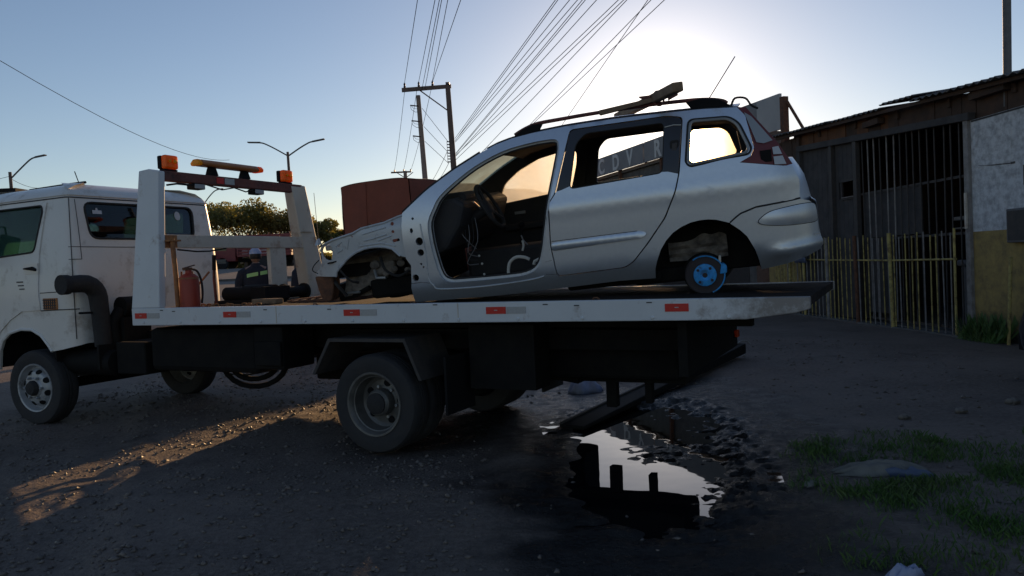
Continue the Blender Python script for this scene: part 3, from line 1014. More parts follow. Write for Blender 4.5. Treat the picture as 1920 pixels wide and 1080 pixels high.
ZT = 2.21
door_win = rounded([(sx(5.0), 2.14), (sx(3.955), 2.14), (sx(3.93), 2.08), (sx(4.03), 1.69), (sx(5.2), 1.64)], 0.06)
rear_win = rounded([(sv(0.24), 2.155), (sv(0.27), 1.80), (sv(1.50), 1.80), (sv(1.53), 2.155)], 0.09)
far_win = rounded([(sfx(3.98), 2.14), (sfx(4.08), 1.69), (sfx(5.22), 1.64), (sfx(5.0), 2.14)], 0.06)
screen = rounded([(S_FRONT + 0.02, 2.1), (S_FRONT + 0.02, 1.45), (S_FRONT + 1.54, 1.45), (S_FRONT + 1.54, 2.1)], 0.09)
bottom = [(0.0, 0.62), (sx(4.70), 0.53), (sx(4.67), 0.72), (sx(4.60), 0.83), (sx(4.47), 0.905), (sx(4.29), 0.94), (sx(4.12), 0.935), (sx(3.98), 0.88), (sx(3.88), 0.79), (sx(3.82), 0.725),
          (sx(3.66), 0.745), (S_REAR, 0.79), (S_FAR, 0.79), (sfx(3.82), 0.72), (sfx(3.88), 0.79), (sfx(4.12), 0.93), (sfx(4.3), 0.94), (sfx(4.55), 0.87), (sfx(4.70), 0.53), (S_FRONT, 0.6), (CAB_LEN, 0.62)]
cab = panel('cab', bottom + [(CAB_LEN, ZT), (0, ZT)], [door_win, rear_win, far_win, screen], cab_map, [MT['white_cab'], MT['trim_dark']], truck, step=0.075, t=0.03)
# roof of the cab
rows = []
for z, ins in ((ZT, 0.094), (ZT + 0.012, 0.085), (ZT + 0.025, 0.095), (2.275, 0.13), (2.325, 0.22), (2.365, 0.36), (2.385, 0.55), (2.395, 0.85)):
    row = []
    for i in range(97):
        x, y, n = cab_path(CAB_LEN * i / 96)
        if ins > 0.3:                                # shrink towards the middle
            k = (ins - 0.3) / 0.65
            cx_, cy_ = 4.5, CY1 / 2
            x0_, y0_ = x - n[0] * 0.3, y - n[1] * 0.3
            row.append((x0_ + (cx_ - x0_) * k, y0_ + (cy_ - y0_) * k, z))
        else:
            row.append((x - n[0] * ins, y - n[1] * ins, z))
    rows.append(row)
mb = MB().grid(rows, flip=True)
mb.add(rows[-1][:-1], [tuple(range(96))])
mb.build('cab_roof', MT['white_cab'], truck, smooth=True, angle=30)
MB().tube([(3.9, -0.5, 2.395), (4.2, -0.52, 2.40), (4.9, -0.55, 2.40)], 0.014, 6).build('roof_trim', MT['black'], truck, smooth=True)
tb('antenna', MT['wire'], truck, [(4.0, -0.5, 2.39), (4.06, -0.5, 2.52)], 0.005, 6)
panel('rear_window', rounded([(sv(0.235), 2.16), (sv(0.265), 1.795), (sv(1.505), 1.795), (sv(1.535), 2.16)], 0.095), [], lambda s, z, d: cab_map(s, z, d + 0.012), [MT['glass_rear']], truck, step=0.15, t=0.004)
seal = [cab_map(s, z, -0.002) for s, z in rear_win]
rw = MB().tube(seal, 0.011, 6, closed=True).build('window_seal', MT['rubber'], truck, smooth=True)
pw_ = panel('windscreen', screen, [], lambda s, z, d: cab_map(s, z, d + 0.012), [MT['glass_cab']], truck, step=0.2, t=0.004)
panel('far_window', far_win, [], lambda s, z, d: cab_map(s, z, d + 0.012), [MT['glass_cab']], truck, step=0.2, t=0.004)
# stickers on the rear window
def rear_pt(v, z, d=0.0):
    return Vector(cab_map(sv(v), z, d))
def sticker(name, v, z, w, h, kind):
    poly = []
    if kind == 'oval':
        poly = circle2(0, 0, w / 2, 14, h / 2)
    else:
        poly = [(-w / 2, -h / 2), (w / 2, -h / 2), (w / 2, 0.1 * h), (0.12 * w, 0.12 * h), (0.05 * w, h / 2), (-0.1 * w, h / 2), (-0.14 * w, 0.12 * h), (-w / 2, 0.1 * h)]
    vs = [rear_pt(v + a, z + c, 0.006) for a, c in poly]
    MB().add(vs, [tuple(range(len(vs)))]).build(name, MT['sticker'], truck)
sticker('window_sticker', 0.38, 2.075, 0.10, 0.06, 'hat')
sticker('window_sticker', 1.325, 2.06, 0.075, 0.10, 'oval')
# door on the camera side
DOOR = [(sx(3.885), 2.165), (sx(3.955), 1.66), (sx(3.972), 1.3), (sx(3.955), 1.125), (sx(4.25), 1.115), (sx(4.45), 1.03), (sx(4.62), 0.92), (sx(4.72), 0.80), (0.08, 0.78), (0.05, 1.5), (sx(5.02), 2.165)]
door = panel('door', DOOR, [door_win], lambda s, z, d: cab_map(s, z, d - 0.012), [MT['white_cab'], MT['trim_dark']], truck, step=0.09, t=0.011)
panel('door_window', rounded([(sx(4.99), 2.135), (sx(3.957), 2.135), (sx(3.935), 2.08), (sx(4.033), 1.692), (sx(5.19), 1.643)], 0.06), [], lambda s, z, d: cab_map(s, z, d + 0.008), [MT['glass_cab']], door, step=0.2, t=0.004)
MB().tube([cab_map(s, z, -0.014) for s, z in door_win], 0.009, 6, closed=True).build('window_seal', MT['rubber'], door, smooth=True)
mb = MB()
mb.prism([(3.965, 1.525), (4.02, 1.55), (4.15, 1.54), (4.16, 1.528), (4.05, 1.515), (3.975, 1.505)], 0.008, 0.03)
mb.build('handle', MT['black'], door, bevel=0.004)
bx('handle_recess', MT['white_cab'], door, 3.955, 4.17, 0.002, 0.011, 1.48, 1.58)
for k, z in enumerate((1.40, 1.365, 1.33)):
    bx('door_lettering', MT['meter'], door, 4.20 - 0.01 * k, 4.30 - 0.02 * k, 0.008, 0.0125, z, z + 0.013)
# seams and creases of the cab
def cab_seam(pts, r=0.0035):
    MB().tube([cab_map(a[0] + (b[0] - a[0]) * k / 6, a[1] + (b[1] - a[1]) * k / 6, -0.002) for a, b in zip(pts, pts[1:]) for k in range(7)], r, 5).build('panel_seam', MT['seam'], truck)
cab_seam([(sx(5.2), ZT - 0.012), (sx(3.7), ZT - 0.012), (S_REAR - 0.1, ZT - 0.012), (S_REAR, ZT - 0.012)] + [(sv(v), ZT - 0.012) for v in (0.3, 0.9, 1.5, 1.72)], 0.006)
cab_seam([(sv(0.02), 1.72), (sv(0.6), 1.715), (sv(1.2), 1.715), (sv(1.7), 1.71)])
cab_seam([(sv(0.05), 2.19), (sv(0.05), 1.5), (sv(0.05), 0.84)], 0.004)
cab_seam([(sv(0.02), 1.60), (sv(0.15), 1.60), (sv(0.16), 2.18)], 0.003)
cab_seam([(sx(3.955), 1.118), (sx(3.66), 1.125), (S_REAR - 0.05, 1.125)], 0.005)
cab_seam([(sx(3.95), 1.29), (sx(3.7), 1.295)], 0.004)
# flared front arch lip
MB().tube([cab_map(s, z, 0.0) for s, z in bottom[1:10]], 0.016, 6).build('wheel_arch_lip', MT['white_cab'], truck, smooth=True)
MB().prism([(3.82, 0.55), (3.84, 0.98), (4.7, 0.98), (4.72, 0.55), (4.70, 0.55), (4.68, 0.94), (3.87, 0.94), (3.85, 0.55)], -0.75, -0.04).build('wheel_well', MT['chassis'], truck)
bx('inner_wing', MT['chassis'], truck, 3.84, 4.72, -0.80, -0.75, 0.45, 0.98)
# side marker grille
mb = MB().box(3.69, 3.905, -0.004, 0.012, 1.128, 1.238)
mk = mb.build('side_marker', MT['dull_amber'], truck, bevel=0.006)
mb = MB()
for i in range(4):
    mb.box(3.70, 3.895, 0.012, 0.018, 1.14 + i * 0.025, 1.148 + i * 0.025)
for i in range(6):
    mb.box(3.715 + i * 0.032, 3.722 + i * 0.032, 0.012, 0.0175, 1.135, 1.232)
mb.build('marker_grid', MT['seam'], mk)
# seats and a dashboard seen through the glass
for y in (-0.5, -1.35):
    MB().box(3.75, 4.25, y - 0.26, y + 0.26, 1.05, 1.25).hexa([(3.74, y - .25, 1.25), (3.90, y - .25, 1.25), (3.90, y + .25, 1.25), (3.74, y + .25, 1.25)],
        [(3.64, y - .22, 1.88), (3.74, y - .22, 1.88), (3.74, y + .22, 1.88), (3.64, y + .22, 1.88)]).build('cab_seat', MT['trim_dark'], truck, bevel=0.03)
bx('cab_dashboard', MT['trim_dark'], truck, 4.95, 5.4, -1.75, -0.12, 1.1, 1.55)
bx('cab_floor', MT['chassis'], truck, 3.56, 5.4, -1.76, -0.08, 0.98, 1.03)
tb('mirror_arm', MT['black'], truck, [(4.95, 0.0, 2.0), (4.98, 0.16, 2.06), (5.0, 0.22, 1.9)], 0.012, 6)
bx('wing_mirror', MT['black'], truck, 4.96, 5.02, 0.14, 0.34, 1.62, 1.98, bevel=0.02)

# black air intake pipe behind the cab
arc = [(3.34, 0.17, 1.36), (3.34, 0.0, 1.365)] + [(3.34, -0.02 - 0.15 * math.sin(a), 1.365 - 0.15 + 0.15 * math.cos(a)) for a in (0.3, 0.6, 0.9, 1.2, 1.5)] + [(3.335, -0.18, 1.05), (3.33, -0.19, 0.76)]
mb = MB().tube(arc, [0.075, 0.082] + [0.085] * 5 + [0.08, 0.078], 16)
mb.lathe([(0.09, -0.03), (0.092, 0.04)], (3.34, 0.15, 1.36), 'y', 16)
mb.build('air_intake_pipe', MT['rubber'], truck, smooth=True)
tb('pipe_bracket', MT['black'], truck, [(3.34, 0.03, 1.09), (3.34, -0.13, 1.085)], 0.012, 6)
mb = MB().lathe([(0.02, -0.11), (0.10, -0.11), (0.10, 0.11), (0.02, 0.11)], (3.28, -0.46, 1.12), 'y', 18)
mb.box(3.2, 3.42, -0.62, -0.32, 0.72, 1.02)
mb.tube([(3.3, -0.3, 0.78), (3.3, -0.28, 0.98), (3.28, -0.36, 1.1)], 0.06, 10)
mb.build('air_filter', MT['chassis'], truck, smooth=True)

# chassis
for y in (-0.62, -1.36):
    MB().prism([(5.2, 0.86), (5.2, 0.72), (0.9, 0.72), (-2.2, 0.72), (-2.2, 0.86), (0.9, 0.88)], y - 0.035, y + 0.035).build('chassis_rail', MT['chassis'], truck)
for x in (3.2, 1.6, 0.5, -0.8, -2.0):
    bx('cross_member', MT['chassis'], truck, x - 0.05, x + 0.05, -1.325, -0.655, 0.74, 0.85)
for y in (-0.62, -1.36):
    bx('tilt_subframe', MT['chassis'], truck, -2.6, 2.6, y - 0.05, y + 0.05, 0.885, 0.97)
mb = MB().lathe([(0.03, -0.4), (0.115, -0.39), (0.125, -0.34), (0.125, 0.34), (0.115, 0.39), (0.03, 0.4)], (3.56, -0.22, 0.60), 'x', 24)
mb.box(3.25, 3.28, -0.36, -0.08, 0.55, 0.78).box(3.82, 3.85, -0.36, -0.08, 0.55, 0.78)
mb.build('air_tank', MT['chassis'], truck, smooth=True)
bx('battery_box', MT['chassis'], truck, 2.72, 3.12, -0.55, -0.16, 0.50, 0.80, bevel=0.015)
bx('fuel_tank', MT['chassis'], truck, 1.35, 2.68, -0.56, -0.18, 0.535, 0.93, bevel=0.05)
bx('hydraulic_box', MT['chassis'], truck, 1.02, 1.33, -0.5, -0.12, 0.585, 0.94, bevel=0.015)
bx('control_box', MT['chassis'], truck, 1.02, 1.30, -0.115, -0.09, 0.62, 0.82, bevel=0.008)
bx('far_sun_blocker', MT['chassis'], truck, 0.5, 2.06, -2.15, -1.7, 0.24, 0.93, bevel=0.02)  # unseen box added to cut off the sun streak under the truck
bx('tail_sun_blocker', MT['chassis'], truck, -0.92, -0.45, -2.15, -1.75, 0.34, 0.93, bevel=0.02)  # added to block low sun and blacken the ground by the rear wheel
bx('front_sun_blocker', MT['chassis'], truck, 2.9, 3.55, -2.0, -1.5, 0.42, 0.95, bevel=0.04)  # unseen block put in to keep sun off the ground further forward
tb('exhaust_pipe', MT['chassis'], truck, [(4.6, -1.0, 0.42), (2.9, -0.98, 0.5), (1.7, -0.95, 0.62), (1.2, -0.9, 0.66), (0.4, -0.88, 0.7)], 0.045, 10)
for (r_, z0) in ((0.40, 0.66), (0.27, 0.62)):
    tb('hydraulic_hose', MT['black'], truck, [(1.98 + r_ * math.cos(a), -0.75 - 0.05 * math.sin(2 * a), z0 + r_ * math.sin(a) * 0.85) for a in np.linspace(PI, 2 * PI, 14)], 0.026, 8)
tb('brake_line', MT['wire'], truck, [(2.5, -0.7, 0.56), (2.3, -0.7, 0.44), (2.05, -0.72, 0.43), (1.75, -0.72, 0.48)], 0.009, 6)
# rear mudguard: an angular folded strip over the rear wheels
strip = [(0.60, 0.58), (0.43, 0.86), (-0.27, 0.86), (-0.40, 0.56)]
inner = [(0.575, 0.58), (0.415, 0.835), (-0.255, 0.835), (-0.375, 0.56)]
MB().hexa([(x, 0.02, z) for x, z in [strip[0], strip[1], inner[1], inner[0]]], [(x, -0.46, z) for x, z in [strip[0], strip[1], inner[1], inner[0]]])\
    .hexa([(x, 0.02, z) for x, z in [strip[1], strip[2], inner[2], inner[1]]], [(x, -0.46, z) for x, z in [strip[1], strip[2], inner[2], inner[1]]])\
    .hexa([(x, 0.02, z) for x, z in [strip[2], strip[3], inner[3], inner[2]]], [(x, -0.46, z) for x, z in [strip[2], strip[3], inner[3], inner[2]]]).build('mudguard', MT['shed_steel'], truck)
mg2 = bpy.data.objects['mudguard'].copy()
mg2.location = (0, -1.75, 0)
link(mg2, truck)
bx('mud_flap', MT['black'], truck, -0.56, -0.54, -0.46, -0.06, 0.30, 0.72)
bx('mud_flap', MT['rubber'], truck, -0.56, -0.54, -2.2, -1.74, 0.18, 0.72)
# hidden running gear: axles
mb = MB().lathe([(0.07, -1.9), (0.07, -0.3)], (0.03, 0, 0.38), 'y', 14)
mb.blob((0.03, -1.0, 0.38), 0.2, 0.2, 0.2)
mb.build('rear_axle', MT['chassis'], truck, smooth=True)
MB().lathe([(0.05, -1.8), (0.05, -0.2)], (4.08, 0, 0.36), 'y', 12).build('front_axle', MT['chassis'], truck, smooth=True)
bx('engine_sump', MT['chassis'], truck, 3.9, 4.9, -1.3, -0.75, 0.35, 0.95)
for x0 in (-0.55,):
    for y in (-0.5, -1.5):
        MB().tube([(x0, y, 0.62), (0.03, y, 0.50), (0.62, y, 0.62)], 0.045, 6).build('leaf_spring', MT['chassis'], truck)

# wheels
def front_wheel(y, out, steer):
    e = bpy.data.objects.new('wheel', None)
    e.matrix_basis = Matrix.Translation((4.085, y, 0.368)) @ Matrix.Rotation(steer, 4, 'Z') @ (Matrix.Identity(4) if out > 0 else Matrix.Rotation(PI, 4, 'Z'))
    link(e, truck)
    wheel_tyre(MB(), (0, -0.10, 0), 0.368, 0.20, 0.225).build('tyre', MT['tyre'], e, smooth=True, angle=25)
    prof = [(0.222, -0.19), (0.222, -0.02), (0.238, -0.004), (0.236, 0.004), (0.222, 0.0), (0.212, -0.03), (0.206, -0.06), (0.19, -0.055), (0.155, -0.012), (0.12, -0.002), (0.10, -0.002), (0.088, 0.012), (0.0, 0.012)]
    MB().lathe(prof, (0, 0, 0), 'y', 40, cap=False).build('rim', MT['rim_silver'], e, smooth=True, angle=30)
    for k in range(8):
        mb = MB()
        a = 2 * PI * k / 8 + 0.3
        c = (0.162 * math.cos(a), 0, 0.162 * math.sin(a))
        u_ = Vector((math.cos(a), 0, math.sin(a)))
        w_ = Vector((-math.sin(a), 0, math.cos(a)))
        ring = [Vector(c) + u_ * 0.021 * math.cos(t) + w_ * 0.03 * math.sin(t) for t in np.linspace(0, 2 * PI, 10, endpoint=False)]
        mb.hexa([(p.x, -0.03, p.z) for p in ring], [(p.x, -0.0155 + 0.55 * (0.162 - math.hypot(p.x, p.z)) * 1.6 + 0.004, p.z) for p in ring])
        mb.build('rim_slot', MT['black'], e)
    for k in range(6):
        a = 2 * PI * k / 6
        MB().lathe([(0.013, 0.0), (0.013, 0.028), (0.007, 0.034)], (0.108 * math.cos(a), 0, 0.108 * math.sin(a)), 'y', 6).build('wheel_nut', MT['bare_grey'], e)
    MB().lathe([(0.075, 0.0), (0.075, 0.03), (0.058, 0.055), (0.0, 0.06)], (0, 0, 0), 'y', 20).build('hub_cap', MT['rubber'], e, smooth=True)
    return e
front_wheel(0.03, 1, R(5))
front_wheel(-1.88, -1, R(5))

def rear_wheel(y, out):
    e = bpy.data.objects.new('wheel', None)
    e.matrix_basis = Matrix.Translation((0.03, y, 0.372)) @ (Matrix.Identity(4) if out > 0 else Matrix.Rotation(PI, 4, 'Z'))
    link(e, truck)
    wheel_tyre(MB(), (0, -0.10, 0), 0.372, 0.20, 0.225).build('tyre', MT['tyre'], e, smooth=True, angle=25)
    wheel_tyre(MB(), (0, -0.33, 0), 0.372, 0.20, 0.225).build('tyre', MT['tyre'], e, smooth=True, angle=25)
    prof = [(0.222, -0.42), (0.222, -0.02), (0.242, 0.0), (0.240, 0.008), (0.226, 0.006), (0.214, -0.012), (0.208, -0.03), (0.200, -0.034), (0.198, -0.10), (0.19, -0.125), (0.165, -0.14), (0.11, -0.135), (0.10, -0.13), (0.10, -0.05), (0.085, -0.03), (0.0, -0.03)]
    MB().lathe(prof, (0, 0, 0), 'y', 48, cap=False).build('rim', MT['rim_dark'], e, smooth=True, angle=30)
    for k in range(5):
        a = 2 * PI * k / 5 + 0.55
        MB().lathe([(0.027, -0.16), (0.027, -0.128)], (0.145 * math.cos(a), 0, 0.145 * math.sin(a)), 'y', 14).build('rim_slot', MT['black'], e)
    MB().lathe([(0.082, -0.06), (0.08, -0.018), (0.06, -0.006), (0.0, -0.004)], (0, 0, 0), 'y', 24).build('hub_cap', MT['rubber'], e, smooth=True)
    for k in range(6):
        a = 2 * PI * k / 6 + 0.2
        MB().lathe([(0.012, -0.135), (0.012, -0.112)], (0.118 * math.cos(a), 0, 0.118 * math.sin(a)), 'y', 6).build('wheel_nut', MT['rim_silver'], e)
    MB().lathe([(0.05, 0), (0.05, 0.001)], (0, -0.14, 0), 'y', 6).build('hub_seat', MT['black'], e)
rear_wheel(0.02, 1)
rear_wheel(-2.02, -1)

# flatbed
BW = -2.25
deck = bx('deck', MT['deck'], truck, -2.96, 2.62, BW + 0.06, -0.06, 1.072, 1.098)
mb = MB()
for i in range(9):
    x = -2.4 + i * 0.6
    mb.box(x - 0.03, x + 0.03, BW + 0.07, -0.07, 0.975, 1.07)
mb.build('deck_bearer', MT['chassis'], truck)
RAIL = [(2.655, 0.968), (2.655, 1.122), (-3.01, 1.104), (-3.01, 1.035), (-2.93, 1.012), (-2.66, 0.978), (-2.3, 0.974)]
SPLIT = -2.18
def rail(y0, y1, x0, x1, name, mat):
    pl = [p for p in [(2.655, 0.968), (2.655, 1.122), (-3.01, 1.104), (-3.01, 1.035), (-2.93, 1.012), (-2.66, 0.978), (-2.3, 0.974)]]
    return MB().prism(pl, y0, y1).build(name, mat, truck, bevel=0.006)
def rail_material():
    m = M('bed_rail_paint', (0.64, 0.66, 0.68), (0.58, 0.60, 0.62), scale=2, rough=0.42, coat=0.15, dirt=(0.26, 0.18, 0.13), dscale=6, damt=0.2)
    nt = m.node_tree
    b = nt.nodes['Principled BSDF']
    src = b.inputs['Base Color'].links[0].from_socket
    tc = nt.nodes.new('ShaderNodeTexCoord')
    sp = nt.nodes.new('ShaderNodeSeparateXYZ')
    nt.links.new(tc.outputs['Object'], sp.inputs['Vector'])
    n = nt.nodes.new('ShaderNodeTexNoise')
    n.inputs['Scale'].default_value = 9
    n.inputs['Detail'].default_value = 10
    n.inputs['Roughness'].default_value = 0.75
    nt.links.new(tc.outputs['Object'], n.inputs['Vector'])
    mp = nt.nodes.new('ShaderNodeMapRange')
    mp.inputs['From Min'].default_value = -1.9
    mp.inputs['From Max'].default_value = -2.9
    mp.inputs['To Min'].default_value = -0.35
    mp.inputs['To Max'].default_value = 0.25
    nt.links.new(sp.outputs['X'], mp.inputs['Value'])
    ad = nt.nodes.new('ShaderNodeMath')
    nt.links.new(n.outputs['Fac'], ad.inputs[0])
    nt.links.new(mp.outputs['Result'], ad.inputs[1])
    rp = nt.nodes.new('ShaderNodeValToRGB')
    rp.color_ramp.elements[0].position = 0.45
    rp.color_ramp.elements[1].position = 0.72
    nt.links.new(ad.outputs['Value'], rp.inputs['Fac'])
    mx = nt.nodes.new('ShaderNodeMix')
    mx.data_type = 'RGBA'
    nt.links.new(rp.outputs['Color'], mx.inputs['Factor'])
    nt.links.new(src, mx.inputs['A'])
    mx.inputs['B'].default_value = (0.24, 0.22, 0.21, 1)
    nt.links.new(mx.outputs['Result'], b.inputs['Base Color'])
    return m
MT['rail'] = rail_material()
rail(-0.058, 0.0, 0, 0, 'side_rail', MT['rail'])
rail(BW, BW + 0.058, 0, 0, 'side_rail', MT['rail'])
bx('front_sill', MT['white_worn'], truck, 2.622, 2.652, BW + 0.06, -0.06, 0.98, 1.11)
bx('tail_edge', MT['deck'], truck, -3.0, -2.962, BW + 0.06, -0.06, 1.045, 1.10)
bx('tail_plate', MT['white_tip'], truck, -2.958, -2.60, BW + 0.062, -0.062, 1.03, 1.066)
for x0, x1 in ((2.46, 2.61), (1.385, 1.53), (0.13, 0.28), (-1.09, -0.94), (-2.325, -2.18)):
    bx('red_reflector', MT['red_reflector'], truck, x0, x1, 0.0, 0.004, 1.03, 1.078)
    bx('reflector_mark', MT['white_reflector'], truck, (x0 + x1) / 2 - 0.012, (x0 + x1) / 2 + 0.012, 0.0042, 0.0055, 1.052, 1.058)
for x0, x1 in ((2.30, 2.455), (1.23, 1.38), (-0.025, 0.125), (-1.24, -1.095)):
    bx('white_reflector', MT['white_reflector'], truck, x0, x1, 0.0, 0.004, 1.031, 1.077)
mb = MB()
for x in (2.1, 1.05, -0.55, -1.4, -1.62, -2.1, 2.25, 0.4):
    mb.box(x, x + 0.035, 0.0, 0.0035, 1.085 + 0.012 * math.sin(x * 9), 1.092 + 0.012 * math.sin(x * 9))
mb.build('paint_chip', MT['seam'], truck)
for i in range(12):
    x = 2.5 - i * 0.46
    MB().lathe([(0.011, 0.0), (0.011, 0.007), (0.006, 0.010)], (x, 0.0, 0.995), 'y', 8).build('rail_bolt', MT['white_bed'], truck)
for x in (0.95, -0.72):
    bx('rail_weld', MT['white_worn'], truck, x, x + 0.007, 0.0, 0.003, 0.98, 1.112)
for x in (1.7, 0.55, -0.35, -1.75):
    MB().tube([(x, -0.03, 1.112), (x + 0.012, -0.02, 1.125), (x + 0.035, -0.02, 1.125), (x + 0.047, -0.03, 1.11)], 0.005, 5).build('tie_hook', MT['rust'], truck)
# headboard frame
def post(y0b, y0t, thick, name, inner=1):
    base = [(2.655, 1.122), (2.30, 1.122)]
    top = [(2.315, 2.335), (2.565, 2.35)]
    a = [(2.655, y0b, 1.12), (2.30, y0b, 1.12), (2.315, y0t, 2.325), (2.44, y0t, 2.352), (2.565, y0t, 2.345)]
    return MB().hexa(a, [(x, y - thick, z) for x, y, z in a]).build(name, MT['white_worn'] if inner < 0 else MT['white_bed'], truck, bevel=0.01)
post(0.0, -0.085, 0.075, 'headboard_post')
post(BW + 0.075, -1.90, 0.075, 'headboard_post', -1)
MB().hexa([(2.302, -2.17, 1.12), (2.302, -1.99, 1.12), (2.318, -1.755, 2.31), (2.318, -1.95, 2.31)], [(2.335, -2.17, 1.12), (2.335, -1.99, 1.12), (2.35, -1.755, 2.31), (2.35, -1.95, 2.31)]).build('post_web', MT['white_worn'], truck, bevel=0.004)
bx('weld_plate', MT['white_worn'], truck, 2.296, 2.312, -2.04, -1.84, 1.82, 1.835)
beam = MB().hexa([(2.32, -0.16, 2.245), (2.40, -0.16, 2.245), (2.40, -0.16, 2.335), (2.32, -0.16, 2.335)], [(2.32, -1.93, 2.245), (2.40, -1.93, 2.245), (2.40, -1.93, 2.335), (2.32, -1.93, 2.335)]).build('top_beam', MT['red_rust'], truck, bevel=0.008)
bx('tape_patch', MT['white_reflector'], truck, 2.317, 2.3195, -0.96, -0.84, 2.262, 2.32)
bx('tape_patch', MT['red_reflector'], truck, 2.317, 2.3195, -0.83, -0.74, 2.262, 2.32)
mbm = bx('middle_beam', MT['white_worn'], truck, 2.315, 2.38, -2.00, -0.10, 1.645, 1.765, bevel=0.006)
bx('beam_rust_patch', MT['orange_rust'], truck, 2.309, 2.314, -0.24, -0.105, 1.65, 1.76)
MB().hexa([(2.32, -1.40, 1.105), (2.32, -1.63, 1.105), (2.37, -1.63, 1.105), (2.37, -1.40, 1.105)], [(2.32, -1.39, 1.643), (2.32, -1.62, 1.643), (2.37, -1.62, 1.643), (2.37, -1.39, 1.643)]).build('middle_post', MT['white_worn'], truck, bevel=0.005)
mb = MB().tube([(2.26, -0.17, 1.10), (2.262, -0.165, 1.4), (2.265, -0.15, 1.72)], 0.021, 10)
mb.box(2.235, 2.30, -0.22, -0.10, 1.70, 1.715)
mb.build('rusty_pipe', MT['orange_rust'], truck, smooth=True)
tb('loose_cable', MT['wire'], truck, [(2.31, -0.24, 1.63), (2.31, -0.45, 1.612), (2.31, -0.6, 1.615), (2.31, -0.8, 1.64)], 0.008, 6)
tb('loose_cable', MT['wire'], truck, [(2.315, -0.17, 2.205), (2.315, -0.28, 2.225), (2.315, -0.45, 2.222), (2.315, -0.5, 2.235)], 0.010, 6)
tb('loose_cable', MT['wire'], truck, [(2.315, -0.62, 2.238), (2.315, -0.8, 2.205), (2.315, -0.95, 2.235), (2.315, -1.1, 2.205), (2.315, -1.2, 2.235)], 0.007, 6)
# beacons and lamps on the top beam
def beacon(y):
    MB().box(2.33, 2.40, y - 0.07, y + 0.07, 2.337, 2.352).build('beacon_base', MT['black'], truck, bevel=0.004)
    b_ = MB().box(2.315, 2.375, y - 0.072, y + 0.072, 2.353, 2.478).build('beacon_lens', MT['amber'], truck, bevel=0.018)
    MB().box(2.378, 2.425, y - 0.072, y + 0.072, 2.355, 2.476).build('beacon_case', MT['black'], b_, bevel=0.012)
    MB().blob((2.305, y - 0.025, 2.42), 0.012, 0.02, 0.02).blob((2.305, y + 0.03, 2.42), 0.012, 0.012, 0.014).build('beacon_bulb', MT['amber_yellow'], b_, smooth=True)
beacon(-0.24)
beacon(-1.72)
lb = MB()
prof = [(2.29, 2.415), (2.40, 2.415), (2.41, 2.44), (2.37, 2.475), (2.31, 2.475), (2.28, 2.445)]
lb.prism(prof, -0.56, -1.27, 'y').build('light_bar', MT['dull_amber'], truck, bevel=0.012)
MB().prism([(x, z - 0.001) for x, z in prof], -0.515, -0.558, 'y').build('light_bar_end', MT['amber_yellow'], truck, bevel=0.01)
MB().prism([(x, z - 0.001) for x, z in prof], -1.272, -1.33, 'y').build('light_bar_end', MT['amber'], truck, bevel=0.01)
for y in (-0.72, -1.13):
    MB().hexa([(2.32, y - 0.05, 2.337), (2.39, y - 0.05, 2.337), (2.39, y + 0.05, 2.337), (2.32, y + 0.05, 2.337)], [(2.33, y - 0.03, 2.413), (2.38, y - 0.03, 2.413), (2.38, y + 0.03, 2.413), (2.33, y + 0.03, 2.413)]).build('light_bar_foot', MT['black'], truck)
for y in (-0.52, -1.27):
    w_ = MB().box(2.30, 2.40, y - 0.065, y + 0.065, 2.19, 2.243).build('work_lamp', MT['black'], truck, bevel=0.008)
    bx('lamp_glass', MT['lamp_clear'], w_, 2.296, 2.301, y - 0.058, y + 0.058, 2.197, 2.236)
# winch on the deck
mb = MB().lathe([(0.04, -0.33), (0.082, -0.33), (0.085, -0.28), (0.085, 0.05), (0.07, 0.08), (0.07, 0.32), (0.04, 0.33)], (2.28, -1.05, 1.19), 'x', 22)
mb.box(1.95, 2.62, -1.2, -0.9, 1.10, 1.13)
mb.box(1.92, 2.1, -1.22, -0.88, 1.13, 1.255)
mb.build('winch', MT['black'], truck, smooth=True, angle=30)
MB().lathe([(0.06, -0.16), (0.085, -0.16), (0.085, -0.14), (0.055, -0.135), (0.055, 0.135), (0.085, 0.14), (0.085, 0.16), (0.06, 0.16)], (2.0, -1.36, 1.185), 'y', 20).build('winch_drum', MT['chassis'], truck, smooth=True, angle=30)
tb('winch_lever', MT['red_rust'], truck, [(2.28, -0.62, 1.11), (2.24, -0.57, 1.35), (2.2, -0.54, 1.44)], 0.014, 8)
tb('lever_grip', MT['black'], truck, [(2.2, -0.54, 1.435), (2.17, -0.52, 1.57)], 0.018, 8)
tb('lever_rod', MT['orange_rust'], truck, [(2.28, -0.34, 1.24), (2.24, -0.45, 1.36), (2.22, -0.5, 1.42)], 0.009, 6)
bx('valve_block', MT['white_worn'], truck, 2.36, 2.48, -0.52, -0.33, 1.12, 1.34, bevel=0.01)
for k in range(4):
    tb('valve_lever', MT['rust'], truck, [(2.38, -0.26 - 0.06 * k, 1.34), (2.36, -0.25 - 0.06 * k, 1.42 + 0.012 * (k % 2))], 0.009, 6)
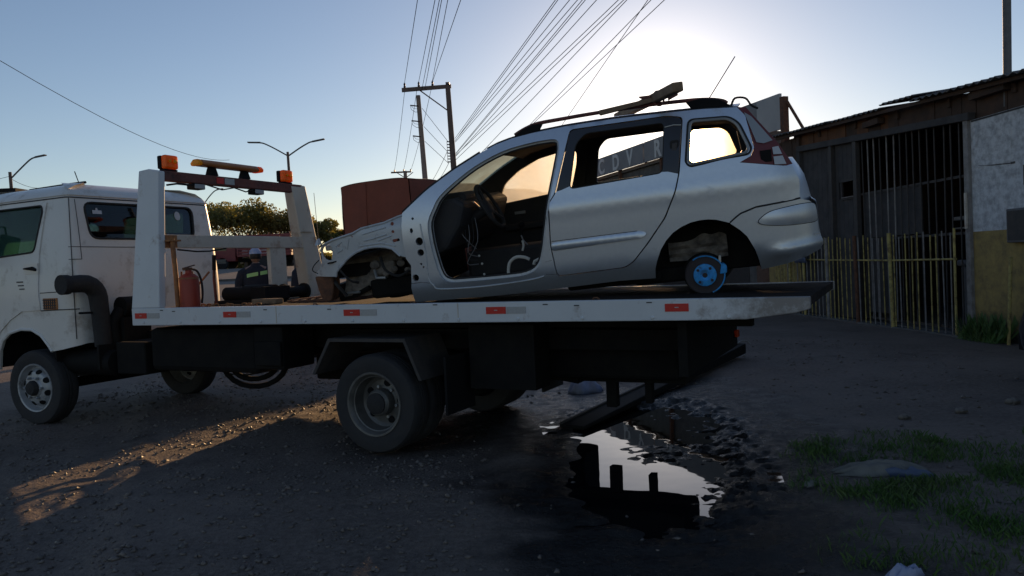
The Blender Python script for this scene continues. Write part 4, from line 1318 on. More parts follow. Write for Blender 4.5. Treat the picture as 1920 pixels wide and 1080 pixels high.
# underlift boom folded below the tail
MB().hexa([(-0.6, -0.95, 0.50), (-0.6, -1.15, 0.50), (-0.6, -1.15, 0.78), (-0.6, -0.95, 0.78)], [(-1.2, -0.98, 0.40), (-1.2, -1.12, 0.40), (-1.2, -1.12, 0.56), (-1.2, -0.98, 0.56)]).build('underlift_bracket', MT['chassis'], truck)
bx('underlift_boom', MT['chassis'], truck, -2.05, -0.9, -1.10, -1.0, 0.42, 0.475)
bx('underlift_leg', MT['chassis'], truck, -1.50, -1.42, -1.09, -1.01, 0.22, 0.419)
bx('underlift_leg', MT['chassis'], truck, -1.78, -1.73, -1.09, -1.01, 0.26, 0.419)
bx('underlift_dark_fill', MT['chassis'], truck, -2.05, -0.8, -1.30, -0.80, 0.47, 0.95, bevel=0.03)  # enlarged black box, fills in the darkness between underlift and bed
bx('hydraulic_valve', MT['chassis'], truck, -1.15, -0.62, -0.55, -0.30, 0.46, 0.93)
bx('rear_cross_member', MT['chassis'], truck, -2.26, -2.2, -1.95, -0.2, 0.6, 0.95)
tl = bx('tail_lamp', MT['red_lamp'], truck, -2.295, -2.262, -1.88, -1.80, 0.68, 0.74, bevel=0.008)
bx('lamp_bracket', MT['chassis'], truck, -2.262, -2.25, -1.95, -1.7, 0.60, 0.80)

# ------------------------------------------------------------------ stripped estate car (x forward, y towards the camera side, z up; origin at the rear axle)
CAR = Matrix(((-0.9667487, -0.23751717, -0.09477634, 1.524), (0.24642115, -0.9643006, -0.0969586, 6.001), (-0.06836354, -0.1170895, 0.9907656, 1.3086), (0, 0, 0, 1)))
car = thing('stripped_car', 'silver estate car stripped of its front door, bonnet and wheels, loaded on the truck bed', 'car', CAR)

def hw(x, z):
    """half width of the body"""
    i = 0.0
    if z < 0.20:
        i += 0.05 * ((0.20 - z) / 0.16) ** 2
    if z > 0.46:
        i += 0.045 * ((z - 0.46) / 0.34) ** 2 if z < 0.80 else 0.045 + 0.30 * (z - 0.80) + 0.15 * (z - 0.80) ** 2
    if x > 1.9:
        i += 0.09 * (x - 1.9) ** 2
    if x < -0.1:
        i += 0.06 * ((-0.1 - x) / 0.5) ** 2
        if x < -0.5:
            i += 0.22 * ((-0.5 - x) / 0.3) ** 2
    # swage line and pressed door skin
    i -= 0.010 * math.exp(-((z - 0.60) / 0.05) ** 2) * (1 if x < 1.2 else 0)
    return 0.826 - i

def near(x, z, d): return (x, hw(x, z) - d, z)
def farside(x, z, d): return (x, -hw(x, z) + d, z)

ROOF = [(-0.322, 1.116), (-0.1, 1.136), (0.139, 1.150), (0.508, 1.166), (0.853, 1.168), (1.10, 1.158), (1.251, 1.143), (1.38, 1.115), (1.498, 1.072), (1.71, 0.978), (1.925, 0.862), (2.134, 0.716)]
SIDE = [(2.150, 0.035), (1.474, 0.018), (0.934, 0.024), (0.595, 0.032), (0.338, 0.022), (0.330, 0.09), (0.311, 0.147), (0.278, 0.222), (0.233, 0.284), (0.182, 0.332), (0.123, 0.364), (0.06, 0.386), (-0.004, 0.394), (-0.06, 0.393), (-0.112, 0.384), (-0.168, 0.363),
        (-0.195, 0.352), (-0.235, 0.383), (-0.275, 0.408), (-0.375, 0.437), (-0.524, 0.445), (-0.672, 0.452), (-0.680, 0.572), (-0.640, 0.672), (-0.60, 0.676), (-0.302, 0.742), (-0.378, 0.775), (-0.405, 0.828), (-0.372, 1.05), (-0.326, 1.112)] + ROOF[1:] + \
       [(2.150, 0.62), (2.152, 0.5), (2.15, 0.379), (2.118, 0.322), (2.136, 0.192), (2.146, 0.15)]
APER = [(1.937, 0.625), (1.885, 0.725), (1.831, 0.800), (1.714, 0.885), (1.544, 0.982), (1.336, 1.058), (1.134, 1.088), (0.966, 1.092), (0.918, 1.075), (0.908, 1.04), (0.914, 0.984), (0.954, 0.84), (1.011, 0.648), (1.062, 0.453), (1.102, 0.304), (1.150, 0.205), (1.248, 0.156), (1.437, 0.150), (1.712, 0.156), (1.836, 0.166), (1.90, 0.222), (1.930, 0.373), (1.942, 0.506)]
APER = spline(APER, 3)
RDOOR = rounded([(0.818, 1.132), (0.838, 1.069), (0.956, 0.708), (1.012, 0.644), (1.036, 0.35), (1.018, 0.122), (0.535, 0.132), (0.474, 0.166), (0.361, 0.284), (0.228, 0.442), (0.139, 0.613), (0.101, 0.734), (0.040, 1.098), (0.145, 1.122)], 0.03, 3)
RHOLE = []
_c = (0.55, 0.65)
for p in RDOOR:
    d = math.hypot(p[0] - _c[0], p[1] - _c[1])
    RHOLE.append((p[0] + (p[0] - _c[0]) / d * 0.010, p[1] + (p[1] - _c[1]) / d * 0.010))
RWIN = rounded([(0.715, 1.098), (0.160, 1.086), (0.204, 0.742), (0.861, 0.720), (0.792, 1.03)], 0.04, 4)
QWIN = rounded([(-0.012, 1.064), (-0.257, 1.046), (-0.315, 0.997), (-0.370, 0.834), (-0.351, 0.801), (0.005, 0.774), (0.030, 0.803)], 0.035, 4)
HOLES = [circle2(2.022, 0.494, 0.030, 14), circle2(2.025, 0.41, 0.026, 14), circle2(2.095, 0.226, 0.026, 12), circle2(2.053, 0.667, 0.010, 8), circle2(2.074, 0.580, 0.013, 8, 0.02), circle2(2.035, 0.325, 0.009, 8), circle2(2.02, 0.30, 0.008, 8)]
def black_above(x, z):
    return 0
body_near = panel('body_side', SIDE, [APER, RHOLE, QWIN] + HOLES, near, [MT['silver'], MT['trim_dark']], car, step=0.055, t=0.03)
body_far = panel('body_side', SIDE, [APER, RHOLE, QWIN], farside, [MT['silver'], MT['trim_dark']], car, step=0.09, t=0.045, rim=1)
# stepped door-opening flange and weatherstrip
flange = [(x + (x - 1.45) * 0.0, z) for x, z in APER]
def offs(poly, q):
    k = len(poly)
    out = []
    for i in range(k):
        a, b = Vector(poly[i - 1]), Vector(poly[(i + 1) % k])
        t = (b - a).normalized()
        n = Vector((t.y, -t.x))
        out.append((poly[i][0] + n.x * q, poly[i][1] + n.y * q))
    return out
_in = offs(APER, 0.022)
if abs(sum(p[0] for p in _in) / len(_in)) >= 0 and inside(_in[0], APER) is False:
    _in = offs(APER, -0.022)
rows = [[near(x, z, 0.030) for x, z in APER + APER[:1]], [near(x, z, 0.034) for x, z in _in + _in[:1]], [near(x, z, 0.075) for x, z in _in + _in[:1]]]
MB().grid(rows).build('door_opening_flange', MT['apron'], car, smooth=True, angle=35)
MB().tube([near(x, z, 0.036) for x, z in _in], 0.007, 6, closed=True).build('weatherstrip', MT['rubber'], car, smooth=True)
# step line pressed along the sill and the pillar foot
MB().tube([near(x, z, -0.001) for x, z in spline([(1.998, 0.62), (1.985, 0.42), (1.995, 0.22), (1.965, 0.155), (1.914, 0.119), (1.583, 0.103), (1.243, 0.113), (1.12, 0.13)], 4, False)], 0.006, 6).build('sill_step', MT['apron'], car, smooth=True)
MB().tube([near(x, z, 0.001) for x, z in [(1.02, 0.135), (1.10, 0.14), (1.09, 0.235), (1.048, 0.238)]], 0.0022, 4).build('panel_seam', MT['seam'], car)
MB().tube([near(x, z, 0.001) for x, z in [(2.14, 0.185), (2.06, 0.188), (1.99, 0.175)]], 0.0025, 4).build('panel_seam', MT['seam'], car)
# rear passenger door on the camera side
rdoor = panel('rear_door', RDOOR, [RWIN], near, [MT['silver'], MT['trim_dark'], MT['black_frame']], car, step=0.05, t=0.035, d0=-0.003, split=lambda x, z: 2 if z > 0.722 + 0.03 * (0.9 - x) and z > 0.70 else 0)
TRIM = rounded([(1.032, 0.362), (0.40, 0.372), (0.352, 0.350), (0.392, 0.322), (1.032, 0.304)], 0.022, 4)
panel('rubbing_strip', TRIM, [], lambda x, z, d: near(x, z, d - 0.020 + 0.010 * ((z - 0.338) / 0.03) ** 2), [MT['silver']], rdoor, step=0.025, t=0.018)
bx('strip_top_seal', MT['rubber'], rdoor, 0.42, 1.03, hw(0.7, 0.37) - 0.002, hw(0.7, 0.37) + 0.004, 0.3715, 0.3755)  # thin black rubber line along the top edge of the rubbing strip
MB().tube([near(x, z, 0.004) for x, z in RWIN], 0.007, 6, closed=True).build('window_seal', MT['rubber'], rdoor, smooth=True)
tb('string', MT['hose_white'], car, [near(0.162, 1.052, -0.008), near(0.10, 1.058, -0.008), near(0.05, 1.05, -0.006)], 0.003, 5)
bx('door_lock_hole', MT['black'], car, 1.004, 1.016, hw(1.01, 0.43) - 0.002, hw(1.01, 0.43) + 0.002, 0.424, 0.440)
# far rear door, far front door (still hung) and their glass
panel('rear_door', [(x + (x - 0.55) * 0.03, z + (z - 0.65) * 0.03) for x, z in RDOOR], [RWIN], farside, [MT['silver'], MT['trim_dark'], MT['black_frame']], car, step=0.09, t=0.05, d0=-0.003, rim=1)
FWIN = rounded([(1.80, 0.655), (1.09, 0.705), (1.005, 0.93), (0.985, 1.04), (1.14, 1.045), (1.345, 1.015), (1.55, 0.935), (1.70, 0.835)], 0.04, 4)
fdoor = panel('front_door', offs(APER, -0.02) if inside(offs(APER, 0.02)[0], APER) else offs(APER, 0.02), [FWIN], farside, [MT['silver'], MT['trim_dark']], car, step=0.09, t=0.06, rim=1)
panel('door_glass', FWIN, [], lambda x, z, d: farside(x, z, d + 0.025), [MT['glass_dusty']], fdoor, step=0.12, t=0.004)
bx('inner_handle', MT['bare_grey'], fdoor, 1.54, 1.64, -0.735, -0.72, 0.545, 0.57)
bx('arm_rest', MT['trim_dark'], fdoor, 1.1, 1.75, -0.755, -0.69, 0.40, 0.46, bevel=0.015)
panel('quarter_glass', QWIN, [], lambda x, z, d: farside(x, z, d + 0.02), [MT['glass_quarter']], car, step=0.12, t=0.004)
# near quarter window rubber
q_in = QWIN
MB().tube([near(x, z, -0.001) for x, z in QWIN], 0.010, 6, closed=True).build('quarter_window_seal', MT['bare_grey'], car, smooth=True)
MB().tube([near(x, z, 0.0) for x, z in [(a + (a + 0.16) * 0.09, b + (b - 0.92) * 0.09) for a, b in QWIN]], 0.008, 6, closed=True).build('quarter_window_gasket', MT['rubber'], car, smooth=True)
# tail lamp opening in maroon primer, bare strips
LAMP = [(-0.330, 1.112), (-0.376, 1.050), (-0.409, 0.828), (-0.382, 0.778), (-0.304, 0.744), (-0.600, 0.678), (-0.646, 0.684), (-0.555, 0.850), (-0.430, 1.036), (-0.385, 1.105)]
panel('lamp_recess', LAMP, [], lambda x, z, d: near(x, z, d + 0.012), [MT['maroon'], MT['trim_dark']], car, step=0.05, t=0.02)
panel('lamp_recess', LAMP, [], lambda x, z, d: farside(x, z, d + 0.012), [MT['maroon'], MT['trim_dark']], car, step=0.1, t=0.02)
panel('bare_lamp_backing', [(-0.369, 1.072), (-0.413, 1.036), (-0.530, 0.858), (-0.470, 0.846), (-0.425, 0.86)], [], lambda x, z, d: near(x, z, d + 0.002), [MT['bare_grey']], car, step=0.05, t=0.008)
for pl in ([(-0.521, 0.812), (-0.562, 0.815), (-0.580, 0.760), (-0.523, 0.765)], [(-0.522, 0.750), (-0.583, 0.748), (-0.602, 0.690), (-0.524, 0.697)]):
    panel('bare_bracket', pl, [], lambda x, z, d: near(x, z, d + 0.0), [MT['sticker']], car, step=0.05, t=0.010)
bx('lamp_socket', MT['black'], car, -0.51, -0.44, hw(-0.48, 0.74) - 0.05, hw(-0.48, 0.74) - 0.006, 0.72, 0.80)
# roof, headliner, windscreen
def zroof(x): return lerp_tab(ROOF, x)
def roof_rows(dz, inset, crown=0.045, x0=1.47, x1=-0.335):
    rows = []
    for i in range(22):
        x = x0 + (x1 - x0) * i / 21
        z = zroof(x)
        w = hw(x, z) - inset
        rows.append([(x + (0.06 * (1 - t * t) if x > 1.2 else 0) * max(0, (x - 1.2) / 0.27) - (0.05 * (1 - t * t) * max(0, (-0.1 - x) / 0.23)), w * t, z + dz + crown * (1 - abs(t) ** 2.4)) for t in np.linspace(1, -1, 17)])
    return rows
MB().grid(roof_rows(0.004, 0.012)).build('roof', MT['silver'], car, smooth=True)
MB().grid(roof_rows(-0.05, 0.03, 0.035), flip=True).build('headliner', MT['headliner'], car, smooth=True)
scr = []
for i in range(9):
    s = i / 8
    x = 2.128 + (1.505 - 2.128) * s
    z = zroof(x) - 0.008
    w = hw(x, z) - 0.02
    scr.append([(x + (0.16 - 0.09 * s) * (1 - t * t), w * t, z + (0.015 + 0.03 * s) * (1 - t * t)) for t in np.linspace(1, -1, 13)])
MB().grid(scr).build('windscreen', MT['glass_screen'], car, smooth=True)
for sgn in (1, -1):
    MB().tube([(x, sgn * (hw(x, zroof(x)) - 0.012), zroof(x) + 0.004) for x in np.linspace(2.13, 1.5, 12)], 0.013, 6).build('screen_pillar_trim', MT['rubber'], car, smooth=True)
MB().tube([(x, hw(x, zroof(x)) - 0.035, zroof(x) + 0.010) for x in np.linspace(1.45, -0.3, 22)], 0.007, 6).build('roof_gutter', MT['rubber'], car, smooth=True)
# roof rails
def roof_rail(sgn):
    pts = [(1.235, 1.165), (1.19, 1.185), (1.128, 1.206), (1.047, 1.222), (0.85, 1.226), (0.695, 1.228), (0.317, 1.226), (0.0, 1.212), (-0.15, 1.196), (-0.24, 1.172), (-0.268, 1.15)]
    pts = spline(pts, 3, False)
    g = sgn * 0.62
    r = bpy.data.objects.new('roof_rail', MB().tube([(x, g, z) for x, z in pts], 0.0135, 8).mesh('roof_rail', MT['red_rust'] if sgn > 0 else MT['black'], True))
    link(r, car)
    MB().prism([(1.265, 1.14), (1.05, 1.17), (1.02, 1.213), (1.09, 1.219), (1.18, 1.192)], g - 0.02, g + 0.02).build('rail_foot', MT['black'], r, bevel=0.006)
    MB().prism([(-0.30, 1.125), (-0.03, 1.15), (0.005, 1.20), (-0.1, 1.212), (-0.22, 1.185)], g - 0.02, g + 0.02).build('rail_foot', MT['black'], r, bevel=0.006)
roof_rail(1)
roof_rail(-1)
tb('antenna', MT['wire'], car, [(-0.13, 0.10, 1.20), (-0.185, 0.09, 1.265), (-0.385, 0.05, 1.52)], 0.004, 6)
MB().lathe([(0.022, 0), (0.014, 0.03), (0.006, 0.06)], (-0.125, 0.10, 1.185), 'z', 10).build('antenna_base', MT['black'], car, smooth=True)
# tailgate
TG = [(-0.33, 1.150), (-0.405, 1.136), (-0.497, 1.064), (-0.574, 0.948), (-0.643, 0.824), (-0.718, 0.702), (-0.766, 0.612), (-0.792, 0.489), (-0.803, 0.42)]
def tg_pt(s, t, d=0.0):
    f = s * (len(TG) - 1)
    i = min(int(f), len(TG) - 2)
    x = TG[i][0] + (TG[i + 1][0] - TG[i][0]) * (f - i)
    z = TG[i][1] + (TG[i + 1][1] - TG[i][1]) * (f - i)
    w = 0.52 + 0.14 * min(1, max(0, (1.15 - z) / 0.5))
    return (x + 0.115 * t ** 4 + 0.02 * t * t + d, w * t, z - 0.004 * t * t)
tgate = panel('tailgate', [(0, -1), (1, -1), (1, 1), (0, 1)], [rounded([(0.16, -0.80), (0.60, -0.84), (0.60, 0.84), (0.16, 0.80)], 0.08)], lambda s, t, d: tg_pt(s, t, d), [MT['silver'], MT['trim_dark']], car, step=0.09, t=0.03)
MB().tube([tg_pt(s, 1.0, 0.012) for s in np.linspace(0, 1, 20)], 0.014, 6).build('tailgate_seal', MT['rubber'], tgate, smooth=True)
MB().tube([(p[0] + 0.03, p[1] + 0.02, p[2]) for p in [tg_pt(s, 1.0, 0.0) for s in np.linspace(0.02, 0.97, 20)]], 0.010, 6).build('gutter_flange', MT['apron'], car, smooth=True)
MB().tube([(p[0] + 0.055, p[1] + 0.015, p[2]) for p in [tg_pt(s, 1.0, 0.0) for s in np.linspace(0.02, 0.97, 20)]], 0.012, 6).build('loose_rubber_seal', MT['rubber'], car, smooth=True)
tb('loose_cable', MT['wire'], car, spline([(-0.30, 0.52, 1.14), (-0.33, 0.50, 1.185), (-0.40, 0.48, 1.175), (-0.43, 0.52, 1.12), (-0.47, 0.54, 1.09)], 4, False), 0.008, 6)
for s in (0.52, 0.66, 0.72):
    p = tg_pt(s, 1.0)
    MB().blob((p[0] + 0.03, p[1] + 0.03, p[2]), 0.015, n=6).build('hinge_bolt', MT['bare_grey'], tgate, smooth=True)
# rear bumper
BUMP = [(-0.200, 0.348), (-0.24, 0.378), (-0.275, 0.400), (-0.375, 0.429), (-0.524, 0.437), (-0.672, 0.444), (-0.74, 0.42), (-0.79, 0.38), (-0.80, 0.24), (-0.815, 0.10), (-0.79, 0.065), (-0.70, 0.045), (-0.589, 0.028), (-0.46, 0.012), (-0.378, 0.002), (-0.366, 0.07), (-0.345, 0.15), (-0.301, 0.247), (-0.26, 0.295)]
def bump_off(x, z):
    return 0.014 + 0.022 * math.exp(-((z - 0.115) / 0.035) ** 2) * min(1, max(0, (-0.38 - x) / 0.12))
bump = panel('rear_bumper', BUMP, [], lambda x, z, d: (x - 0.5 * max(0, bump_off(x, z) - 0.014), hw(x, z) + bump_off(x, z) - d, z), [MT['silver'], MT['trim_dark']], car, step=0.03, t=0.02)
rows = []
for z in np.linspace(0.44, 0.06, 12):
    xe = -0.795 if z < 0.40 else -0.795 + (z - 0.40) * 1.2
    we = hw(xe, z) + bump_off(xe, z) - 0.002
    b_ = 0.035 + 0.02 * math.exp(-((z - 0.12) / 0.05) ** 2)
    rows.append([(xe - 0.004 - b_ * (1 - abs(t) ** 2.5), we * t, z) for t in np.linspace(1, -1, 17)])
MB().grid(rows).build('bumper_rear_face', MT['silver'], bump, smooth=True)
panel('rear_bumper_side', BUMP, [], lambda x, z, d: (x, -hw(x, z) - 0.014 + d, z), [MT['silver'], MT['trim_dark']], bump, step=0.08, t=0.02)
BT = spline([(-0.384, 0.342), (-0.42, 0.372), (-0.48, 0.396), (-0.60, 0.408), (-0.70, 0.408), (-0.775, 0.392), (-0.79, 0.33), (-0.785, 0.275), (-0.70, 0.276), (-0.56, 0.289), (-0.45, 0.305), (-0.395, 0.322)], 3)
panel('bumper_trim', BT, [], lambda x, z, d: (x, hw(x, z) + 0.036 - 0.010 * ((z - 0.34) / 0.06) ** 2 - d, z), [MT['silver']], bump, step=0.03, t=0.020)
MB().tube([(x, hw(x, z) + 0.016, z) for x, z in BT], 0.0045, 5, closed=True).build('trim_gap', MT['rubber'], bump)
MB().tube([(x, hw(x, z) + 0.006, z + 0.006) for x, z in BUMP[:6]], 0.006, 5).build('bumper_gap', MT['rubber'], bump)
bx('fog_reflector', MT['white_reflector'], bump, -0.79, -0.74, hw(-0.76, 0.19) + 0.012, hw(-0.76, 0.19) + 0.03, 0.182, 0.192)

# front inner structure: apron with the wheel opening and the headlamp hole
FRONT = [(2.150, 0.703), (2.20, 0.694), (2.311, 0.664), (2.40, 0.655), (2.511, 0.643), (2.584, 0.616), (2.688, 0.599), (2.79, 0.582), (2.86, 0.562), (2.901, 0.541), (2.932, 0.506), (2.938, 0.442), (2.95, 0.41), (2.985, 0.366), (3.059, 0.331), (3.047, 0.306), (2.81, 0.294), (2.792, 0.335), (2.745, 0.370), (2.71, 0.396), (2.672, 0.425), (2.625, 0.450), (2.574, 0.470), (2.51, 0.486), (2.456, 0.491), (2.41, 0.491), (2.368, 0.487), (2.32, 0.478), (2.272, 0.462), (2.215, 0.40), (2.150, 0.379)]
FH = [circle2(2.246, 0.648, 0.015, 10), circle2(2.244, 0.589, 0.013, 10), rounded([(2.20, 0.535), (2.262, 0.530), (2.258, 0.508), (2.195, 0.514)], 0.01, 2), rounded([(2.918, 0.508), (2.885, 0.542), (2.815, 0.556), (2.800, 0.50), (2.825, 0.425), (2.880, 0.430), (2.910, 0.46)], 0.02, 3), circle2(2.735, 0.535, 0.012, 8), circle2(2.60, 0.592, 0.008, 6)]
def fy(x, z): return 0.775 - 0.09 * max(0, x - 1.9) ** 2 - 0.10 * max(0, (x - 2.7) / 0.35) ** 2 - (0.05 if z > 0.62 else 0) * max(0, (z - 0.62) / 0.1)
apron = panel('front_apron', FRONT, FH, lambda x, z, d: (x, fy(x, z) - d, z), [MT['apron'], MT['chassis']], car, step=0.04, t=0.012)
panel('front_apron', FRONT, FH, lambda x, z, d: (x, -fy(x, z) + d, z), [MT['apron'], MT['chassis']], car, step=0.09, t=0.012)
MB().tube([(x, fy(x, z) + 0.001, z) for x, z in FRONT[16:30]], 0.009, 6).build('wheel_opening_lip', MT['apron'], apron, smooth=True)
MB().tube([(x, fy(x, z) + 0.001, z) for x, z in FRONT[:11]], 0.010, 6).build('wing_mounting_edge', MT['apron'], apron, smooth=True)
for pts in ([(2.30, 0.628), (2.50, 0.598)], [(2.30, 0.575), (2.42, 0.555), (2.50, 0.548)], [(2.26, 0.560), (2.38, 0.535)], [(2.63, 0.58), (2.66, 0.50)], [(2.70, 0.56), (2.76, 0.53), (2.755, 0.48), (2.70, 0.50)], [(2.24, 0.48), (2.36, 0.515), (2.55, 0.51)]):
    MB().tube([(x, fy(x, z) + 0.0005, z) for x, z in pts], 0.006, 6).build('pressed_rib', MT['apron'], apron, smooth=True)
for x, z in ((2.35, 0.672), (2.45, 0.662), (2.54, 0.645), (2.71, 0.607), (2.81, 0.590)):
    MB().lathe([(0.010, -0.012), (0.010, 0.014), (0.006, 0.018)], (x, fy(x, z) - 0.03, z - 0.006), 'z', 8).build('wing_bolt', MT['rust'], apron)
MB().box(2.165, 2.235, 0.69, 0.755, 0.40, 0.425).build('wing_bracket', MT['apron'], apron, bevel=0.005)
tb('apron_clip', MT['rubber'], car, [(2.075, 0.77, 0.60), (2.085, 0.785, 0.575), (2.10, 0.775, 0.56)], 0.009, 6)
# wheel house behind the apron
rows = []
for z in np.linspace(0.50, 0.10, 9):
    rows.append([(x, 0.46 + 0.05 * math.sin(x * 9 + z * 14) + 0.10 * max(0, (z - 0.38) / 0.12) ** 2, z + 0.01 * math.sin(x * 23)) for x in np.linspace(2.15, 2.86, 16)])
MB().grid(rows, flip=True).build('wheel_house', MT['mudgrey'], car, smooth=True)
MB().hexa([(2.15, 0.46, 0.485), (2.86, 0.46, 0.42), (2.86, 0.70, 0.40), (2.15, 0.70, 0.485)], [(2.15, 0.46, 0.495), (2.86, 0.46, 0.43), (2.86, 0.70, 0.41), (2.15, 0.70, 0.495)]).build('wheel_house_top', MT['chassis'], car)
MB().lathe([(0.085, 0.05), (0.085, 0.32), (0.05, 0.34)], (2.42, 0.40, 0.0), 'z', 16).build('strut', MT['chassis'], car, smooth=True)
bx('cast_bracket', MT['mudgrey'], car, 2.36, 2.55, 0.50, 0.56, 0.25, 0.36, bevel=0.02)
bx('subframe', MT['chassis'], car, 2.18, 2.62, -0.5, 0.52, 0.06, 0.22, bevel=0.03)
bx('front_rail', MT['chassis'], car, 2.3, 2.96, 0.40, 0.49, 0.26, 0.36)
bx('front_rail', MT['chassis'], car, 2.3, 2.96, -0.49, -0.40, 0.26, 0.36)
tb('control_arm', MT['bare_grey'], car, [(2.86, 0.48, 0.13), (2.70, 0.55, 0.135)], 0.010, 6)
tb('control_arm', MT['chassis'], car, [(2.92, 0.45, 0.085), (2.75, 0.5, 0.11), (2.62, 0.52, 0.16)], 0.022, 6)
MB().prism([(3.047, 0.305), (2.885, 0.295), (2.895, 0.20), (2.935, 0.092), (3.010, 0.090), (3.035, 0.20)], 0.47, 0.60).build('crash_horn', MT['rust'], car, bevel=0.012)
MB().prism([(3.047, 0.305), (2.885, 0.295), (2.895, 0.20), (2.935, 0.092), (3.010, 0.090), (3.035, 0.20)], -0.60, -0.47).build('crash_horn', MT['rust'], car, bevel=0.012)
bx('lower_crossmember', MT['chassis'], car, 2.93, 3.0, -0.47, 0.47, 0.10, 0.2)
MB().hexa([(2.90, 0.62, 0.50), (2.84, 0.62, 0.50), (2.84, 0.62, 0.545), (2.90, 0.62, 0.545)], [(2.95, -0.62, 0.50), (2.89, -0.62, 0.50), (2.89, -0.62, 0.545), (2.95, -0.62, 0.545)]).build('bonnet_slam_panel', MT['apron'], car, bevel=0.01)
tb('bonnet_cable', MT['wire'], car, spline([(2.93, 0.70, 0.44), (3.0, 0.66, 0.40), (3.03, 0.64, 0.36), (3.0, 0.62, 0.33)], 4, False), 0.004, 5)
panel('firewall', [(0.0, -0.69), (0.62, -0.69), (0.62, 0.69), (0.0, 0.69)], [], lambda z, y, d: (2.145 - d + 0.03 * math.cos(y), y, 0.07 + z), [MT['chassis']], car, step=0.2, t=0.01)
bx('scuttle', MT['apron'], car, 2.09, 2.20, -0.68, 0.68, 0.655, 0.695, bevel=0.012)
for k, pts in enumerate(([(2.80, 0.66, 0.40), (2.76, 0.70, 0.34), (2.70, 0.68, 0.25), (2.66, 0.62, 0.22)], [(2.45, 0.60, 0.40), (2.40, 0.66, 0.30), (2.30, 0.66, 0.24), (2.22, 0.62, 0.27)], [(2.94, 0.50, 0.28), (2.86, 0.60, 0.22), (2.80, 0.58, 0.12)])):
    tb('hanging_hose', MT['rubber'], car, spline(pts, 4, False), 0.009 + 0.003 * k, 6)
for x, z, r_ in ((2.30, 0.33, 0.035), (2.36, 0.29, 0.03), (2.52, 0.34, 0.045), (2.25, 0.27, 0.03), (2.44, 0.26, 0.028)):
    MB().blob((x, 0.57, z), r_, r_ * 0.6, r_ * 0.8, 7).build('mud_clump', MT['mudgrey'], car, smooth=True)
tb('torn_bracket', MT['bare_grey'], car, [(2.53, 0.57, 0.30), (2.50, 0.62, 0.24), (2.42, 0.63, 0.235)], 0.012, 6)
MB().hexa([(2.93, 0.66, 0.56), (2.90, 0.66, 0.56), (2.90, 0.72, 0.56), (2.93, 0.72, 0.56)], [(2.92, 0.67, 0.60), (2.905, 0.67, 0.61), (2.905, 0.70, 0.61), (2.92, 0.70, 0.60)]).build('lamp_bracket', MT['apron'], apron)
for k, x in enumerate((2.24, 2.36, 2.62, 2.77)):
    tb('loose_wire', MT['wire'], car, spline([(x, 0.60, 0.62 - 0.02 * k), (x + 0.04, 0.64, 0.665 - 0.028 * k), (x + 0.09, 0.63, 0.655 - 0.03 * k), (x + 0.12, 0.58, 0.61 - 0.02 * k)], 3, False), 0.004, 5)
for k in range(5):
    tb('dangling_lead', MT['trim_dark'] if k % 2 else MT['wire_pale'], car, spline([(1.80 - 0.03 * k, 0.45, 0.60), (1.79 - 0.03 * k, 0.50, 0.50 - 0.02 * k), (1.74 + 0.01 * k, 0.50, 0.42 - 0.04 * k), (1.70, 0.46, 0.36 - 0.03 * k)], 3, False), 0.0035, 5)
# handle sunk in the black rear pillar of the door
hx0 = hw(0.105, 0.90)
MB().prism(rounded([(0.075, 0.955), (0.135, 0.955), (0.150, 0.83), (0.095, 0.83)], 0.015, 3), hx0 - 0.022, hx0 + 0.003).build('pillar_handle', MT['rubber'], rdoor, bevel=0.004)
MB().prism(rounded([(0.088, 0.935), (0.124, 0.935), (0.132, 0.875), (0.098, 0.875)], 0.01, 3), hx0 + 0.002, hx0 + 0.008).build('handle_flap', MT['black_frame'], rdoor, bevel=0.003)
# interior
bx('floor', MT['trim_dark'], car, 0.42, 2.13, -0.74, 0.74, 0.055, 0.09)
bx('boot_floor', MT['trim_dark'], car, -0.62, 0.418, -0.48, 0.48, 0.055, 0.09)
bx('load_floor', MT['trim_dark'], car, -0.70, 0.42, -0.47, 0.47, 0.30, 0.33)
MB().prism([(2.12, 0.69), (1.98, 0.76), (1.75, 0.775), (1.67, 0.72), (1.73, 0.56), (1.86, 0.40), (2.10, 0.30)], -0.70, 0.70).build('dashboard', MT['trim_dark'], car, bevel=0.03)
MB().prism([(1.98, 0.755), (1.83, 0.815), (1.72, 0.815), (1.695, 0.76), (1.72, 0.70), (1.95, 0.70)], 0.18, 0.56).build('instrument_hood', MT['trim_dark'], car, bevel=0.03)
bx('centre_console', MT['trim_dark'], car, 1.0, 1.9, -0.13, 0.13, 0.09, 0.32, bevel=0.03)
tb('gear_lever', MT['black'], car, [(1.45, 0.0, 0.3), (1.42, 0.02, 0.46)], 0.012, 8)
MB().blob((1.42, 0.02, 0.48), 0.028, n=8).build('gear_knob', MT['black'], car, smooth=True)
tb('hand_brake', MT['bare_grey'], car, [(1.36, 0.10, 0.30), (1.40, 0.12, 0.36), (1.41, 0.12, 0.40)], 0.006, 6)
sw = bpy.data.objects.new('steering_wheel', None)
zc = Vector((-0.90, 0.0, 0.43)).normalized()
yc = Vector((0, 1, 0))
xc = yc.cross(zc)
sw.matrix_basis = Matrix(((xc.x, yc.x, zc.x, 1.570), (xc.y, yc.y, zc.y, 0.36), (xc.z, yc.z, zc.z, 0.672), (0, 0, 0, 1)))
link(sw, car)
tb('rim', MT['rubber'], sw, [(0.186 * math.cos(a), 0.186 * math.sin(a), 0) for a in np.linspace(0, 2 * PI, 36, endpoint=False)], 0.0155, 8, True)
MB().blob((0, 0, -0.02), 0.075, 0.085, 0.03, 10).build('airbag_pad', MT['trim_dark'], sw, smooth=True)
